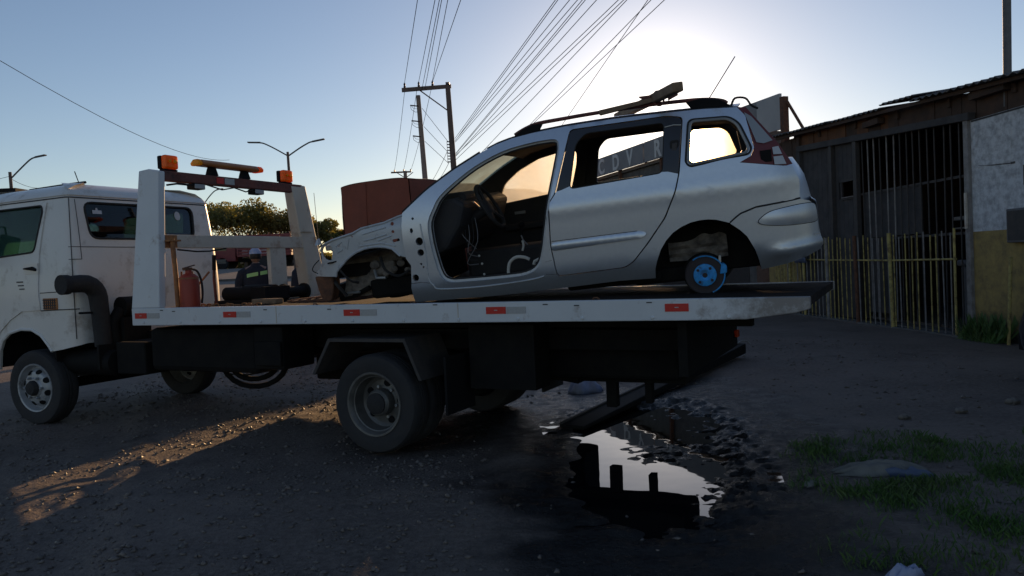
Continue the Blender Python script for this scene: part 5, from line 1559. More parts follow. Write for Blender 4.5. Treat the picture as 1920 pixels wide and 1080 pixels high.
for a in (0.0, 2.3, -2.3):
    tb('spoke', MT['trim_dark'], sw, [(0.06 * math.cos(a), 0.06 * math.sin(a), -0.015), (0.18 * math.cos(a), 0.18 * math.sin(a), -0.002)], 0.015, 6)
tb('column', MT['trim_dark'], sw, [(0, 0, -0.03), (0, 0, -0.30)], 0.045, 10)
tb('stalk', MT['bare_grey'], sw, [(0.02, 0.05, -0.06), (0.08, 0.16, -0.05)], 0.008, 6)
tb('white_hose', MT['hose_white'], car, spline([(1.484, 0.42, 0.10), (1.478, 0.42, 0.17), (1.455, 0.42, 0.225), (1.40, 0.42, 0.255), (1.335, 0.42, 0.245), (1.30, 0.42, 0.225)], 4, False), 0.013, 8)
tb('white_hose', MT['hose_white'], car, spline([(1.375, 0.30, 0.29), (1.36, 0.30, 0.33), (1.365, 0.30, 0.37)], 4, False), 0.009, 8)
MB().hexa([(1.235, 0.40, 0.105), (1.20, 0.40, 0.105), (1.20, 0.41, 0.105), (1.235, 0.41, 0.105)], [(1.215, 0.40, 0.20), (1.175, 0.40, 0.215), (1.175, 0.41, 0.215), (1.215, 0.41, 0.20)]).tube([(1.19, 0.405, 0.205), (1.22, 0.405, 0.222), (1.265, 0.405, 0.205), (1.275, 0.405, 0.18)], 0.013, 6).build('seat_belt_tongue', MT['hose_white'], car, smooth=True)
for x, z in ((1.70, 0.30), (1.685, 0.235), (1.68, 0.15)):
    MB().blob((x, 0.42, z), 0.010, n=6).build('cable_clip', MT['hose_white'], car, smooth=True)
MB().lathe([(0.02, 0.0), (0.02, 0.02), (0.012, 0.022), (0.012, 0.03)], (1.795, 0.50, 0.63), 'y', 10).build('ignition_ring', MT['hose_white'], car, smooth=True)
bx('far_window_sill', MT['bare_grey'], car, 0.22, 0.85, -0.79, -0.755, 0.715, 0.735)
# near rear wheel arch, suspension and the blue brake drum
rows = []
arc = [(0.338, 0.022), (0.330, 0.09), (0.311, 0.147), (0.278, 0.222), (0.233, 0.284), (0.182, 0.332), (0.123, 0.364), (0.06, 0.386), (-0.004, 0.394), (-0.06, 0.393), (-0.112, 0.384), (-0.168, 0.363), (-0.216, 0.334), (-0.261, 0.295), (-0.301, 0.247), (-0.345, 0.15), (-0.366, 0.07), (-0.378, 0.002)]
for d in (0.02, 0.10, 0.20, 0.34):
    rows.append([(x, hw(x, z) - d, z + 0.004) for x, z in arc])
MB().grid(rows).build('wheel_arch_liner', MT['chassis'], car, smooth=True)
rows = [[(x * (1 - k), 0.50, 0.0 + (z - 0.0) * (1 - k)) for x, z in arc] for k in (0.0, 0.25, 0.5, 0.75)]
MB().grid(rows).build('wheel_arch_back', MT['chassis'], car, smooth=True)
rows = []
for i, z in enumerate(np.linspace(0.235, 0.10, 6)):
    rows.append([(x, 0.555 + 0.015 * math.sin(x * 31 + z * 40) + 0.02 * (i % 2), z + 0.03 * (x + 0.0) * 0.2 + (0.045 * math.exp(-((x + 0.02) / 0.06) ** 2) + 0.04 * math.exp(-((x + 0.13) / 0.05) ** 2)) * (1 if i == 0 else 0)) for x in np.linspace(0.235, -0.175, 18)])
MB().grid(rows, flip=True).build('muddy_spring_plate', MT['mudgrey'], car, smooth=True)
bx('trailing_arm', MT['chassis'], car, -0.12, 0.5, 0.50, 0.56, -0.05, 0.06, bevel=0.02)
bx('rear_beam', MT['chassis'], car, 0.40, 0.50, -0.55, 0.55, -0.02, 0.09)
bx('fuel_tank', MT['chassis'], car, 0.3, 1.0, -0.6, 0.6, -0.03, 0.055, bevel=0.02)
bx('exhaust_box', MT['chassis'], car, -0.62, -0.15, -0.5, 0.42, -0.02, 0.28, bevel=0.03)
hub = bpy.data.objects.new('brake_drum', None)
hub.matrix_basis = Matrix.Translation((0.0, 0.66, -0.003))
link(hub, car)
MB().tube([(0.134 * math.cos(a), 0.028, 0.134 * math.sin(a)) for a in np.linspace(1.0, 4.4, 26)], 0.0055, 6).build('drum_rim', MT['blue_hub'], hub, smooth=True)
MB().lathe([(0.128, -0.06), (0.138, -0.055), (0.138, 0.020), (0.130, 0.026), (0.126, 0.024)], (0, 0, 0), 'y', 40, cap=False).build('drum_side', MT['drum_face'], hub, smooth=True, angle=30)
MB().lathe([(0.127, 0.024), (0.09, 0.022), (0.075, 0.026), (0.0, 0.026)], (0, 0, 0), 'y', 40, cap=False).build('drum_face', MT['drum_face'], hub, smooth=True, angle=30)
MB().lathe([(0.080, 0.026), (0.078, 0.040), (0.060, 0.046), (0.048, 0.046), (0.046, 0.052), (0.036, 0.052), (0.034, 0.040), (0.0, 0.038)], (0, 0, 0), 'y', 36, cap=False).build('hub_flange', MT['blue_hub'], hub, smooth=True, angle=30)
mb = MB()
for k in range(4):
    a = 2 * PI * k / 4 + 0.72
    mb.lathe([(0.010, 0.040), (0.010, 0.048)], (0.060 * math.cos(a), 0, 0.060 * math.sin(a)), 'y', 10)
mb.lathe([(0.018, 0.03), (0.018, 0.0405)], (0, 0, 0), 'y', 12)
mb.build('bolt_hole', MT['drum_face'], hub)
MB().lathe([(0.0, -0.07), (0.15, -0.07), (0.15, -0.062), (0.0, -0.062)], (0, 0, 0), 'y', 30).build('backing_plate', MT['chassis'], hub)
MB().prism([(-0.100, -0.005), (-0.150, -0.002), (-0.155, 0.045), (-0.135, 0.070), (-0.118, 0.066)], -0.03, 0.035).build('caliper', MT['blue_hub'], hub, bevel=0.01)
MB().prism([(-0.100, 0.078), (-0.118, 0.076), (-0.122, 0.122), (-0.106, 0.124)], -0.02, 0.02).build('cable_end', MT['hose_white'], hub, bevel=0.004)
# far rear wheel is still fitted
fw = bpy.data.objects.new('wheel', None)
fw.matrix_basis = Matrix.Translation((0.0, -0.72, -0.015)) @ Matrix.Rotation(PI, 4, 'Z')
link(fw, car)
wheel_tyre(MB(), (0, 0, 0), 0.285, 0.165, 0.18).build('tyre', MT['tyre'], fw, smooth=True, angle=25)
MB().lathe([(0.178, -0.05), (0.178, 0.05), (0.165, 0.055), (0.16, 0.03), (0.10, 0.02), (0.06, 0.035), (0.0, 0.035)], (0, 0, 0), 'y', 28, cap=False).build('rim', MT['rim_dark'], fw, smooth=True, angle=30)

# timbers lying on the roof rails
fwd = (CAR.to_3x3() @ Vector((1, 0, 0)))
lat = (CAR.to_3x3() @ Vector((0, -1, 0)))
up_ = (CAR.to_3x3() @ Vector((0, 0, 1)))
# ---- beam askew across the roof, overhanging the near side
dirv = Vector((-0.5 * TX[0] - 0.866 * -TYc[0], -0.5 * TX[1] - 0.866 * -TYc[1], 0.0))   # from far end to near end
_p = CAR @ Vector((0.205, 0.62, 1.262))
dirv = (CAR.to_3x3() @ Vector((-0.30, 0.95, 0.0))).normalized()
beamz = (CAR.to_3x3() @ Vector((0, 0, 1))).normalized()
sidev = beamz.cross(dirv).normalized()
BM = Matrix((( dirv.x, sidev.x, beamz.x, _p.x), (dirv.y, sidev.y, beamz.y, _p.y), (dirv.z, sidev.z, beamz.z, _p.z), (0, 0, 0, 1)))
wb = bpy.data.objects.new('wooden_beam', MB().box(-1.25, 0.55, -0.035, 0.035, -0.028, 0.032).mesh('wooden_beam', MT['wood']))
link(wb)
wb.matrix_world = BM
m_ = wb.modifiers.new('bevel', 'BEVEL')
m_.width = 0.006
tag(wb, 'thick wooden beam lying askew across the car roof, one end jutting out', 'beam')
pk = MB().hexa([(0.60, 0.600, 1.205), (0.60, 0.665, 1.205), (0.60, 0.665, 1.24), (0.60, 0.600, 1.24)], [(0.16, 0.605, 1.242), (0.16, 0.660, 1.242), (0.16, 0.660, 1.272), (0.16, 0.605, 1.272)]).build('flat_stick', MT['wood'], bevel=0.004)
pk.matrix_world = CAR
tag(pk, 'thin rough stick lying along the near roof rail beside the wooden beam', 'stick')
rope = MB()
for (xa, za), (xb, zb) in (((0.235, 1.262), (0.315, 1.285)), ((0.12, 1.255), (0.05, 1.262))):
    rope.hexa([(xa, 0.60, za - 0.022), (xa, 0.66, za - 0.022), (xa, 0.66, za + 0.024), (xa, 0.60, za + 0.024)], [(xb, 0.61, zb - 0.004), (xb, 0.64, zb - 0.004), (xb, 0.64, zb + 0.006), (xb, 0.61, zb + 0.006)])
rope.tube(spline([(0.215, 0.665, 1.235), (0.205, 0.60, 1.305), (0.165, 0.57, 1.300), (0.15, 0.63, 1.235), (0.18, 0.665, 1.205)], 4), 0.007, 6, closed=True)
rope = rope.build('rag_lashing', MT['red_rust'], smooth=True)
rope.matrix_world = CAR
tag(rope, 'reddish rag lashing tied where the beam crosses the roof rail', 'lashing')

# things lying on the truck bed
ext = thing('fire_extinguisher', 'old red fire extinguisher standing at the near end of the headboard', 'extinguisher', TRUCK @ Matrix.Translation((2.16, -0.215, 1.099)))
MB().lathe([(0.075, 0.0), (0.082, 0.012), (0.082, 0.255), (0.075, 0.285), (0.05, 0.305), (0.028, 0.312), (0.026, 0.34)], (0, 0, 0), 'z', 24).build('cylinder', MT['red_ext'], ext, smooth=True, angle=30)
MB().lathe([(0.084, 0.262), (0.084, 0.275)], (0, 0, 0), 'z', 24).build('band', MT['orange_rust'], ext)
MB().box(-0.02, 0.02, -0.03, 0.05, 0.34, 0.365).hexa([(-0.01, 0.05, 0.355), (0.01, 0.05, 0.355), (0.01, -0.07, 0.38), (-0.01, -0.07, 0.38)], [(-0.01, 0.05, 0.365), (0.01, 0.05, 0.365), (0.01, -0.07, 0.39), (-0.01, -0.07, 0.39)]).build('valve', MT['rust'], ext, bevel=0.004)
tb('hose', MT['rubber'], ext, spline([(0, -0.03, 0.35), (-0.01, -0.085, 0.33), (-0.02, -0.115, 0.25), (-0.02, -0.125, 0.14), (-0.01, -0.118, 0.04)], 5, False), 0.010, 8)
tp_ = MB()
tp_.hexa([(1.62, -0.85, 1.10), (1.05, -0.95, 1.10), (1.05, -1.45, 1.10), (1.62, -1.40, 1.10)], [(1.62, -0.85, 1.112), (1.05, -0.95, 1.135), (1.05, -1.45, 1.185), (1.62, -1.40, 1.125)])
tpo = tp_.build('tread_plate', MT['rust'])
tpo.matrix_world = TRUCK
tag(tpo, 'loose rusty ramp plate lying on the bed just ahead of the stripped car', 'plate')
for i in range(7):
    p = MB().tube([(1.60 - i * 0.085, -0.88 - 0.012 * i, 1.117 + i * 0.0055), (1.60 - i * 0.085, -1.39, 1.13 + i * 0.009)], 0.012, 6).build('tread_bar', MT['orange_rust'], tpo)
chk = thing('wheel_chock_timber', 'short charred timber lying on the bed beside the winch', 'timber', TRUCK @ Matrix.Translation((1.75, -0.7, 1.099)))
MB().box(-0.18, 0.12, -0.05, 0.05, 0, 0.05).build('block', MT['wood'], chk, bevel=0.01)
chain = MB()
for i in range(16):
    x, y = 1.55 + 0.05 * i, -0.42 + 0.03 * math.sin(i * 1.3)
    chain.tube([(x + 0.03 * math.cos(a), y + (0.016 * math.sin(a) if i % 2 else 0), 1.112 + (0 if i % 2 else 0.014 * math.sin(a))) for a in np.linspace(0, 2 * PI, 8, endpoint=False)], 0.006, 5, closed=True)
cho = chain.build('chain', MT['orange_rust'], smooth=True)
cho.matrix_world = TRUCK
tag(cho, 'rusty tow chain lying along the bed in front of the winch', 'chain')

# ------------------------------------------------------------------ workshop shed on the right (x away from the camera along the front, y towards the yard)
SHED = Matrix(((-0.0690, -0.9976, 0, 6.69), (0.9976, -0.0690, 0, 11.10), (0, 0, 1, 0), (0, 0, 0, 1)))
shed = thing('workshop_shed', 'dark board and sheet workshop shed with a barred gate and a white and yellow wall', 'shed', SHED)
bx('wall', MT['wall'], shed, -4.2, -0.12, -0.20, 0.0, -0.05, 3.13)
bx('side_wall', MT['concrete'], shed, -4.2, -4.0, -6.0, -0.21, -0.05, 3.4)
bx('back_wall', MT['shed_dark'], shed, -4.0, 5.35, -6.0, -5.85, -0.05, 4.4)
MB().prism([(-6.0, -0.05), (0.0, -0.05), (0.0, 3.87), (-6.0, 4.62)], 5.36, 5.5, 'x').build('end_wall', MT['plank'], shed)
bx('wall', MT['wall'], shed, 5.51, 7.2, -0.22, -0.02, -0.05, 2.4)
for k in range(6):
    bx('wall_board', MT['plank'], shed, 5.52 + k * 0.28, 5.79 + k * 0.28, -0.20 + 0.012 * (k % 2), -0.05 + 0.012 * (k % 2), 2.41, 3.86)
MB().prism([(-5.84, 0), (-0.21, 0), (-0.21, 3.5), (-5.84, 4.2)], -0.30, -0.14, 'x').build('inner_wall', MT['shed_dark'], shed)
bx('floor', MT['concrete'], shed, -0.13, 5.35, -5.8, 0.02, -0.04, 0.03)
bx('plaster_patch', MT['wall'], shed, -0.92, -0.16, 0.0005, 0.006, 2.44, 3.04)
bx('plaster_patch', MT['concrete'], shed, -1.5, -1.12, 0.0005, 0.005, 2.1, 2.36)
bx('wall_patch', MT['concrete'], shed, -0.98, -0.90, 0.001, 0.004, 2.40, 2.43)
bx('render_edge', MT['seam'], shed, -1.6, -0.14, 0.0, 0.006, 3.10, 3.125)
MB().tube([(-0.27, 0.002, 2.465), (-0.6, 0.003, 2.43), (-0.97, 0.002, 2.41)], 0.006, 5).build('wall_crack', MT['seam'], shed)
# boards above the opening: each board its own piece
x = -4.2
k = 0
while x < 5.4:
    w = random.uniform(0.22, 0.42)
    zb = 3.14 if x < -0.1 else 3.2 + (x + 0.07) * 0.068
    ztop = 3.56 + x * 0.062
    mat = MT['plank_orange'] if x > 3.2 or (1.9 < x < 2.2) or random.random() < 0.1 else MT['plank']
    bd = bx('board', mat, shed, x + 0.006, x + w - 0.006, -0.10 + random.uniform(-0.012, 0.012), -0.06 + random.uniform(-0.012, 0.012), zb - 0.02, ztop)
    x += w
    k += 1
MB().hexa([(-0.16, -0.05, 3.13), (5.36, -0.05, 3.50), (5.36, 0.07, 3.50), (-0.16, 0.07, 3.13)], [(-0.16, -0.05, 3.24), (5.36, -0.05, 3.62), (5.36, 0.07, 3.62), (-0.16, 0.07, 3.24)]).build('lintel_beam', MT['dark_board'], shed, bevel=0.01)
for x, mat, w in ((-0.07, 'pale_steel', 0.05), (3.02, 'shed_steel', 0.06), (3.93, 'shed_steel', 0.05), (5.32, 'dark_board', 0.07)):
    bx('post', MT[mat], shed, x - w, x + w, -0.03, 0.05, 0.0, 3.16 + (x + 0.07) * 0.068)
bx('white_pipe', MT['white_worn'], shed, -0.085, -0.05, 0.052, 0.08, 1.58, 2.1)
# barred gate: bars, rails, the dark sheets tied to it
for i in range(15):
    x = 0.16 + i * 0.19
    lean = random.uniform(-0.03, 0.03) + (0.06 if x > 2.2 else 0)
    MB().tube([(x + lean, -0.02, 3.14 + x * 0.068), (x, -0.02, 0.08)], 0.013, 6).build('gate_bar', MT['pale_steel'] if i in (9, 10, 12, 13) else MT['shed_steel'], shed)
for z in (0.1, 1.52, 2.36):
    bx('gate_rail', MT['shed_steel'], shed, -0.02, 2.97, -0.045, -0.032, z - 0.02, z + 0.02)
for x0, x1, z0, z1 in ((1.95, 2.93, 1.55, 2.36), (1.17, 1.94, 1.56, 2.35), (2.0, 2.9, 0.2, 1.5)):
    bx('gate_sheet', MT['dark_board'], shed, x0, x1, -0.075, -0.06, z0, z1)
# boarded bay with a small window
x = 3.06
while x < 5.28:
    w = random.uniform(0.16, 0.27)
    x2 = min(x + w, 5.28)
    zt = 3.16 + (x + 0.07) * 0.068
    if x2 > 3.05 and x < 3.64:
        bx('wall_board', MT['dark_board'], shed, x + 0.004, x2 - 0.004, -0.06 + random.uniform(-.01, .01), -0.035, 0.05, 2.34)
        bx('wall_board', MT['dark_board'], shed, x + 0.004, x2 - 0.004, -0.06 + random.uniform(-.01, .01), -0.035, 2.66, zt)
    else:
        bx('wall_board', MT['dark_board'], shed, x + 0.004, x2 - 0.004, -0.06 + random.uniform(-.01, .01), -0.035, 0.05, zt)
    x = x2
wn = MB().box(3.05, 3.66, -0.05, -0.01, 2.31, 2.345).box(3.05, 3.66, -0.05, -0.01, 2.65, 2.69).box(3.05, 3.09, -0.05, -0.01, 2.345, 2.65).box(3.62, 3.66, -0.05, -0.01, 2.345, 2.65).build('window_frame', MT['shed_steel'], shed)
bx('window_sill', MT['pale_steel'], wn, 3.10, 3.60, -0.03, 0.01, 2.346, 2.36)
# corrugated roof sheets, each one its own piece
def roof_z(x): return 3.60 + x * 0.062 + (0.07 if 1.0 < x < 1.6 else 0)
x = -4.6
while x < 6.3:
    w = 0.92
    oh = 0.22 + random.uniform(-0.05, 0.05)
    rows_t, rows_b = [], []
    for i in range(25):
        xx = x + (w + 0.05) * i / 24
        c = 0.018 * math.sin(2 * PI * i / 4.0)
        zz = roof_z(x + w / 2) + (xx - x - w / 2) * 0.062
        rows_t.append([(xx, oh, zz + c), (xx, -2.0, zz + c + 0.28), (xx, -6.2, zz + c + 0.75)])
        rows_b.append([(px_, py_, pz_ - 0.012) for px_, py_, pz_ in rows_t[-1]])
    mb = MB().grid(rows_t).grid(rows_b, flip=True)
    mb.grid([[a[0], b[0]] for a, b in zip(rows_t, rows_b)])
    mb.build('roof_sheet', MT['zinc'], shed)
    x += w
for xx in (-3.5, -2.3, -0.95, 0.4, 1.75, 3.1, 4.5, 5.6):
    z = roof_z(xx) - 0.10
    MB().hexa([(xx - 0.04, -0.02, z - 0.1), (xx + 0.04, -0.02, z - 0.1), (xx + 0.04, -0.02, z + 0.04), (xx - 0.04, -0.02, z + 0.04)], [(xx - 0.04, -5.8, z + 0.58), (xx + 0.04, -5.8, z + 0.58), (xx + 0.04, -5.8, z + 0.72), (xx - 0.04, -5.8, z + 0.72)]).build('rafter', MT['plank'], shed)
for z0 in (0.0,):
    MB().hexa([(-4.5, 0.10, roof_z(-4.5) - 0.07), (6.2, 0.10, roof_z(6.2) - 0.09), (6.2, 0.15, roof_z(6.2) - 0.09), (-4.5, 0.15, roof_z(-4.5) - 0.07)], [(-4.5, 0.10, roof_z(-4.5) - 0.02), (6.2, 0.10, roof_z(6.2) - 0.03), (6.2, 0.15, roof_z(6.2) - 0.03), (-4.5, 0.15, roof_z(-4.5) - 0.02)]).build('eaves_batten', MT['plank'], shed)
bx('bracket_box', MT['plank'], shed, 2.15, 2.65, -0.05, 0.08, 3.52, 3.62)
bx('bracket_box', MT['plank'], shed, -0.9, -0.2, -0.05, 0.08, 3.40, 3.5)
# things in the shade behind the bars
wt_ = MB().box(0.72, 1.10, -0.9, -0.55, 1.60, 1.63).box(0.72, 1.10, -0.9, -0.87, 1.63, 1.74).prism([(0.70, 1.74), (1.12, 1.74), (1.08, 1.80), (0.76, 1.80)], -0.92, -0.52).build('hanging_crate', MT['pale_steel'], None, bevel=0.01)
wt_.matrix_world = SHED
tag(wt_, 'pale crate hanging in the dark behind the gate bars', 'crate')
tank = MB().box(0.1, 0.62, -0.75, -0.3, 0.05, 1.02).box(0.06, 0.66, -0.8, -0.26, 1.02, 1.12).build('storage_drum', MT['meter'], None, bevel=0.03)
tank.matrix_world = SHED
tag(tank, 'grey blue storage bin standing inside the gate behind the yellow pickets', 'bin')
ot = thing('old_tyre', 'old black tyre leaning inside the gate behind the wide yellow picket post', 'tyre', SHED @ Matrix.Translation((2.5, -0.35, 0.36)) @ Matrix.Rotation(0.15, 4, 'X'))
wheel_tyre(MB(), (0, 0, 0), 0.33, 0.2, 0.19).build('tyre', MT['tyre'], ot, smooth=True, angle=25)

# picket fence of thin yellow bars
fen = thing('picket_fence', 'faded yellow fence of thin upright bars in front of the shed gate', 'fence', SHED @ Matrix.Translation((0, 0.16, 0)))
x = 0.16
while x < 6.4:
    h = 1.55 + 0.03 * (x - 2) * (1 if x > 2 else 0) + random.uniform(-0.035, 0.035)
    ln = random.uniform(-0.025, 0.025)
    mt = MT['yellow'] if random.random() < 0.75 else MT['pale_steel']
    MB().tube([(x + ln + 0.015, 0, h), (x + 0.3 * ln, 0.004, 0.7), (x, 0, 0.0)], 0.0115 if x < 3.9 else 0.013, 6).build('picket', mt, fen)
    x += 0.158 + random.uniform(-0.012, 0.012)
MB().tube([(0.02, 0.012, 1.145), (1.65, 0.012, 1.14), (3.9, 0.012, 1.165), (6.4, 0.012, 1.22)], 0.015, 8).build('fence_rail', MT['yellow'], fen)
for x, r_, mt, lean in ((0.03, 0.018, 'yellow', 0.0), (1.66, 0.032, 'yellow', 0.06), (2.78, 0.034, 'rust', 0.06), (3.88, 0.032, 'pale_steel', 0.03), (4.9, 0.03, 'yellow', 0.02), (5.6, 0.03, 'yellow', 0.0)):
    MB().tube([(x + lean, 0.03, 1.60), (x, 0.03, 0.0)], r_, 10).build('fence_post', MT[mt], fen, smooth=True)
MB().box(-0.1, 6.5, -0.12, 0.06, -0.06, 0.025).build('fence_kerb', MT['concrete'], fen)

yp = MB().tube([(-1.06, 0.16, 1.16), (-0.985, 0.16, -0.02)], 0.022, 10).build('yellow_stake', MT['yellow'], None, smooth=True)
yp.matrix_world = SHED
tag(yp, 'single leaning yellow stake against the dado at the right edge', 'stake')
mbx = thing('meter_box', 'grey electricity meter box fixed to the white and yellow wall', 'meter box', SHED)
MB().box(-1.42, -0.915, 0.002, 0.10, 1.35, 1.80).build('case', MT['meter'], mbx, bevel=0.01)
bx('meter_door', MT['shed_steel'], mbx, -1.39, -0.945, 0.1005, 0.108, 1.38, 1.77)
chm = MB().tube([(-0.735, -0.1, 3.2), (-0.79, -0.1, 5.6)], 0.052, 14).build('flue_pipe', MT['meter'], None, smooth=True)
chm.matrix_world = SHED
tag(chm, 'tall grey flue pipe rising out of the shed roof at the upper right', 'flue pipe')
wed = MB()
for i in range(260):
    a = random.uniform(0, 2 * PI)
    px_, py_ = random.uniform(-0.95, -0.18), random.uniform(0.05, 0.35)
    h = random.uniform(0.1, 0.42)
    dx, dy = 0.12 * math.cos(a), 0.12 * math.sin(a)
    wed.add([(px_, py_, 0), (px_ + 0.012, py_ + 0.004, 0), (px_ + dx + 0.012, py_ + dy, h), (px_ + dx - 0.012, py_ + dy, h * 0.8)], [(0, 1, 2, 3)])
wo_ = wed.build('weeds', MT['grassblade'])
wo_.matrix_world = SHED
wo_['kind'] = 'stuff'
bs = MB()
v0 = [(5.05, 0.05, 0.9), (4.7, 0.1, 0.95), (4.75, 0.14, 1.45), (4.95, 0.08, 1.75), (5.15, 0.02, 1.7), (5.2, 0.06, 1.2)]
rows = [[(4.62 + 0.5 * u + 0.03 * math.sin(5 * v), 0.26 + 0.05 * math.sin(9 * u + 3 * v), 1.12 + 0.62 * v) for u in np.linspace(0, 1, 10)] for v in np.linspace(0, 1, 8)]
bso = bs.grid(rows).build('plastic_sheet', MT['rag_blue'], None, smooth=True)
bso.matrix_world = SHED
so = bso.modifiers.new('thickness', 'SOLIDIFY')
so.thickness = 0.006
tag(bso, 'crumpled blue plastic sheet hung over the fence just behind the bumper of the stripped car', 'sheet')

# long sign on its frame beyond the shed, and the building under it
def along(p0, p1):
    d = Vector((p1[0] - p0[0], p1[1] - p0[1], 0))
    L = d.length
    d.normalize()
    return Matrix(((d.x, -d.y, 0, p0[0]), (d.y, d.x, 0, p0[1]), (0, 0, 1, 0), (0, 0, 0, 1))), L
SG, SL = along((6.50, 18.0), (3.05, 29.2))
sign = thing('roof_sign', 'long grey roof sign with faded capital letters seen through the car windows', 'sign', SG)
bx('sign_board', MT['sign_face'], sign, 0.9, 6.93, -0.06, 0.0, 4.46, 5.10)
bx('sign_board', MT['sign_face'], sign, 7.02, SL, -0.06, 0.0, 4.46, 5.10)
bx('sign_batten', MT['sign_face'], sign, 6.9, 7.05, -0.10, -0.061, 4.46, 4.60)
bx('sign_batten', MT['sign_face'], sign, 6.9, 7.05, -0.10, -0.061, 4.96, 5.10)
bx('sign_board', MT['sign_end'], sign, 0.0, 0.895, -0.06, 0.004, 4.26, 5.10)
bx('frame_post', MT['rust'], sign, -0.16, -0.02, -0.12, 0.02, 3.4, 5.0)
tb('frame_brace', MT['rust'], sign, [(-0.09, -0.1, 4.95), (-0.75, -0.1, 4.05)], 0.035, 6)
for x in (3.0, 6.0, 9.0, SL - 0.2):
    bx('frame_post', MT['rust'], sign, x - 0.05, x + 0.05, -0.17, -0.062, 3.4, 5.0)
def letters(txt, size, x, z, parent, mat, mirror=True):
    cu = bpy.data.curves.new('lettering', 'FONT')
    cu.body = txt
    cu.size = size
    cu.extrude = 0.006
    cu.offset = 0.022
    to = bpy.data.objects.new('tmp_text', cu)
    COL.objects.link(to)
    bpy.context.view_layer.update()
    me_ = bpy.data.meshes.new_from_object(to.evaluated_get(bpy.context.evaluated_depsgraph_get()))
    bpy.data.objects.remove(to)
    me_.materials.clear()
    me_.materials.append(mat)
    o = bpy.data.objects.new('lettering', me_)
    # text x runs back towards the camera (left to right as seen from the yard), facing +y
    o.matrix_basis = Matrix(((-1, 0, 0, x), (0, 0, 1, 0.008), (0, 1, 0, z), (0, 0, 0, 1)))
    link(o, parent)
    return o
for ch, x in (('C', 10.55), ('D', 9.35), ('V', 8.2), ('R', 6.25)):
    letters(ch, 0.74, x, 4.52, sign, MT['sign_letter'])
BG, BL = along((6.6, 17.4), (3.0, 29.4))
bld = thing('low_building', 'long low rendered building standing under the roof sign beyond the shed', 'building', BG)
bx('wall', MT['concrete'], bld, 2.0, BL + 0.1, -1.2, -0.25, -0.1, 4.36)
bx('parapet', MT['zinc'], bld, 1.95, BL + 0.2, -1.25, -0.14, 4.362, 4.47)
bx('side_store', MT['concrete'], bld, BL + 0.12, BL + 1.9, -5.5, -0.4, -0.1, 3.95)
for x in (2.3, 5.0, 8.0):
    d_ = bx('roller_door', MT['shed_steel'], bld, x, x + 2.0, -0.248, -0.235, 0.0, 2.7)

# ------------------------------------------------------------------ utility poles, lamps, wires
pp = thing('utility_pole', 'twin pole frame with one top crossarm and a leaning right hand pole', 'utility pole', at(0, 0, 0))
MB().tube([(-2.60, 40, 0.2), (-2.88, 40, 10.85)], [0.19, 0.13], 12).build('pole', MT['pole'], pp, smooth=True)
MB().hexa([(-5.28, 39.9, 10.62), (-2.70, 39.9, 10.72), (-2.70, 40.05, 10.72), (-5.28, 40.05, 10.62)], [(-5.28, 39.9, 10.82), (-2.70, 39.9, 10.90), (-2.70, 40.05, 10.90), (-5.28, 40.05, 10.82)]).build('crossarm', MT['pole'], pp)
for x in (-5.13, -4.39, -3.67):
    MB().lathe([(0.05, 0), (0.07, 0.06), (0.04, 0.12), (0.06, 0.18), (0.03, 0.27)], (x, 39.98, 10.82 + (x + 5.2) * 0.03), 'z', 10).build('insulator', MT['porcelain'], pp, smooth=True)
tb('brace', MT['pole'], pp, [(-4.33, 40.0, 10.66), (-2.86, 40.0, 9.5)], 0.035, 6)
bx('pole_cap', MT['porcelain'], pp, -2.98, -2.78, 39.9, 40.1, 10.87, 11.02)
mb = MB()
for i in range(8):
    mb.tube([(-2.92, 39.9, 7.92 - 0.15 * i), (-3.05, 39.85, 7.92 - 0.15 * i)], 0.03, 6)
mb.tube([(-3.05, 39.85, 7.95), (-3.05, 39.85, 6.8)], 0.012, 5)
mb.build('cable_rack', MT['porcelain'], pp)
p2 = thing('utility_pole', 'pale pole with three short side arms standing under the twin pole crossarm', 'utility pole', at(0, 0, 0))
MB().tube([(-4.24, 41.5, 0.2), (-4.62, 41.5, 10.75)], [0.18, 0.12], 12).build('pole', MT['pole_pale'], p2, smooth=True)
for z in (10.15, 9.32, 8.50):
    xp = -4.62 + (10.75 - z) * 0.036
    tb('side_arm', MT['porcelain'], p2, [(xp, 41.4, z), (xp - 0.46, 41.4, z + 0.07)], 0.035, 6)
    tb('jumper_wire', MT['wire'], p2, [(xp - 0.44, 41.4, z + 0.04), (xp - 0.42, 41.4, z - 0.15), (xp - 0.22, 41.4, z - 0.30), (xp, 41.4, z - 0.32)], 0.012, 5)
    tb('jumper_wire', MT['wire'], p2, [(xp - 0.40, 41.4, z + 0.04), (xp - 0.30, 41.4, z - 0.10), (xp - 0.10, 41.4, z - 0.14)], 0.010, 5)
p3 = thing('utility_pole', 'distant pole with a small crossarm just above the tarpaulin lorry', 'utility pole', at(0, 0, 0))
MB().tube([(-12.55, 95, 1.5), (-12.65, 95, 13.6)], [0.26, 0.22], 10).build('pole', MT['pole_pale'], p3, smooth=True)
bx('crossarm', MT['pole'], p3, -14.4, -11.9, 94.85, 95.05, 13.38, 13.56)
for x in (-13.96, -12.82, -11.95):
    bx('insulator', MT['porcelain'], p3, x - 0.07, x + 0.07, 94.9, 95.04, 13.561, 13.8)
for s in (-1, 1):
    tb('brace', MT['pole'], p3, [(-12.65 + s * 1.0, 94.9, 13.4), (-12.62, 94.9, 12.7)], 0.05, 5)

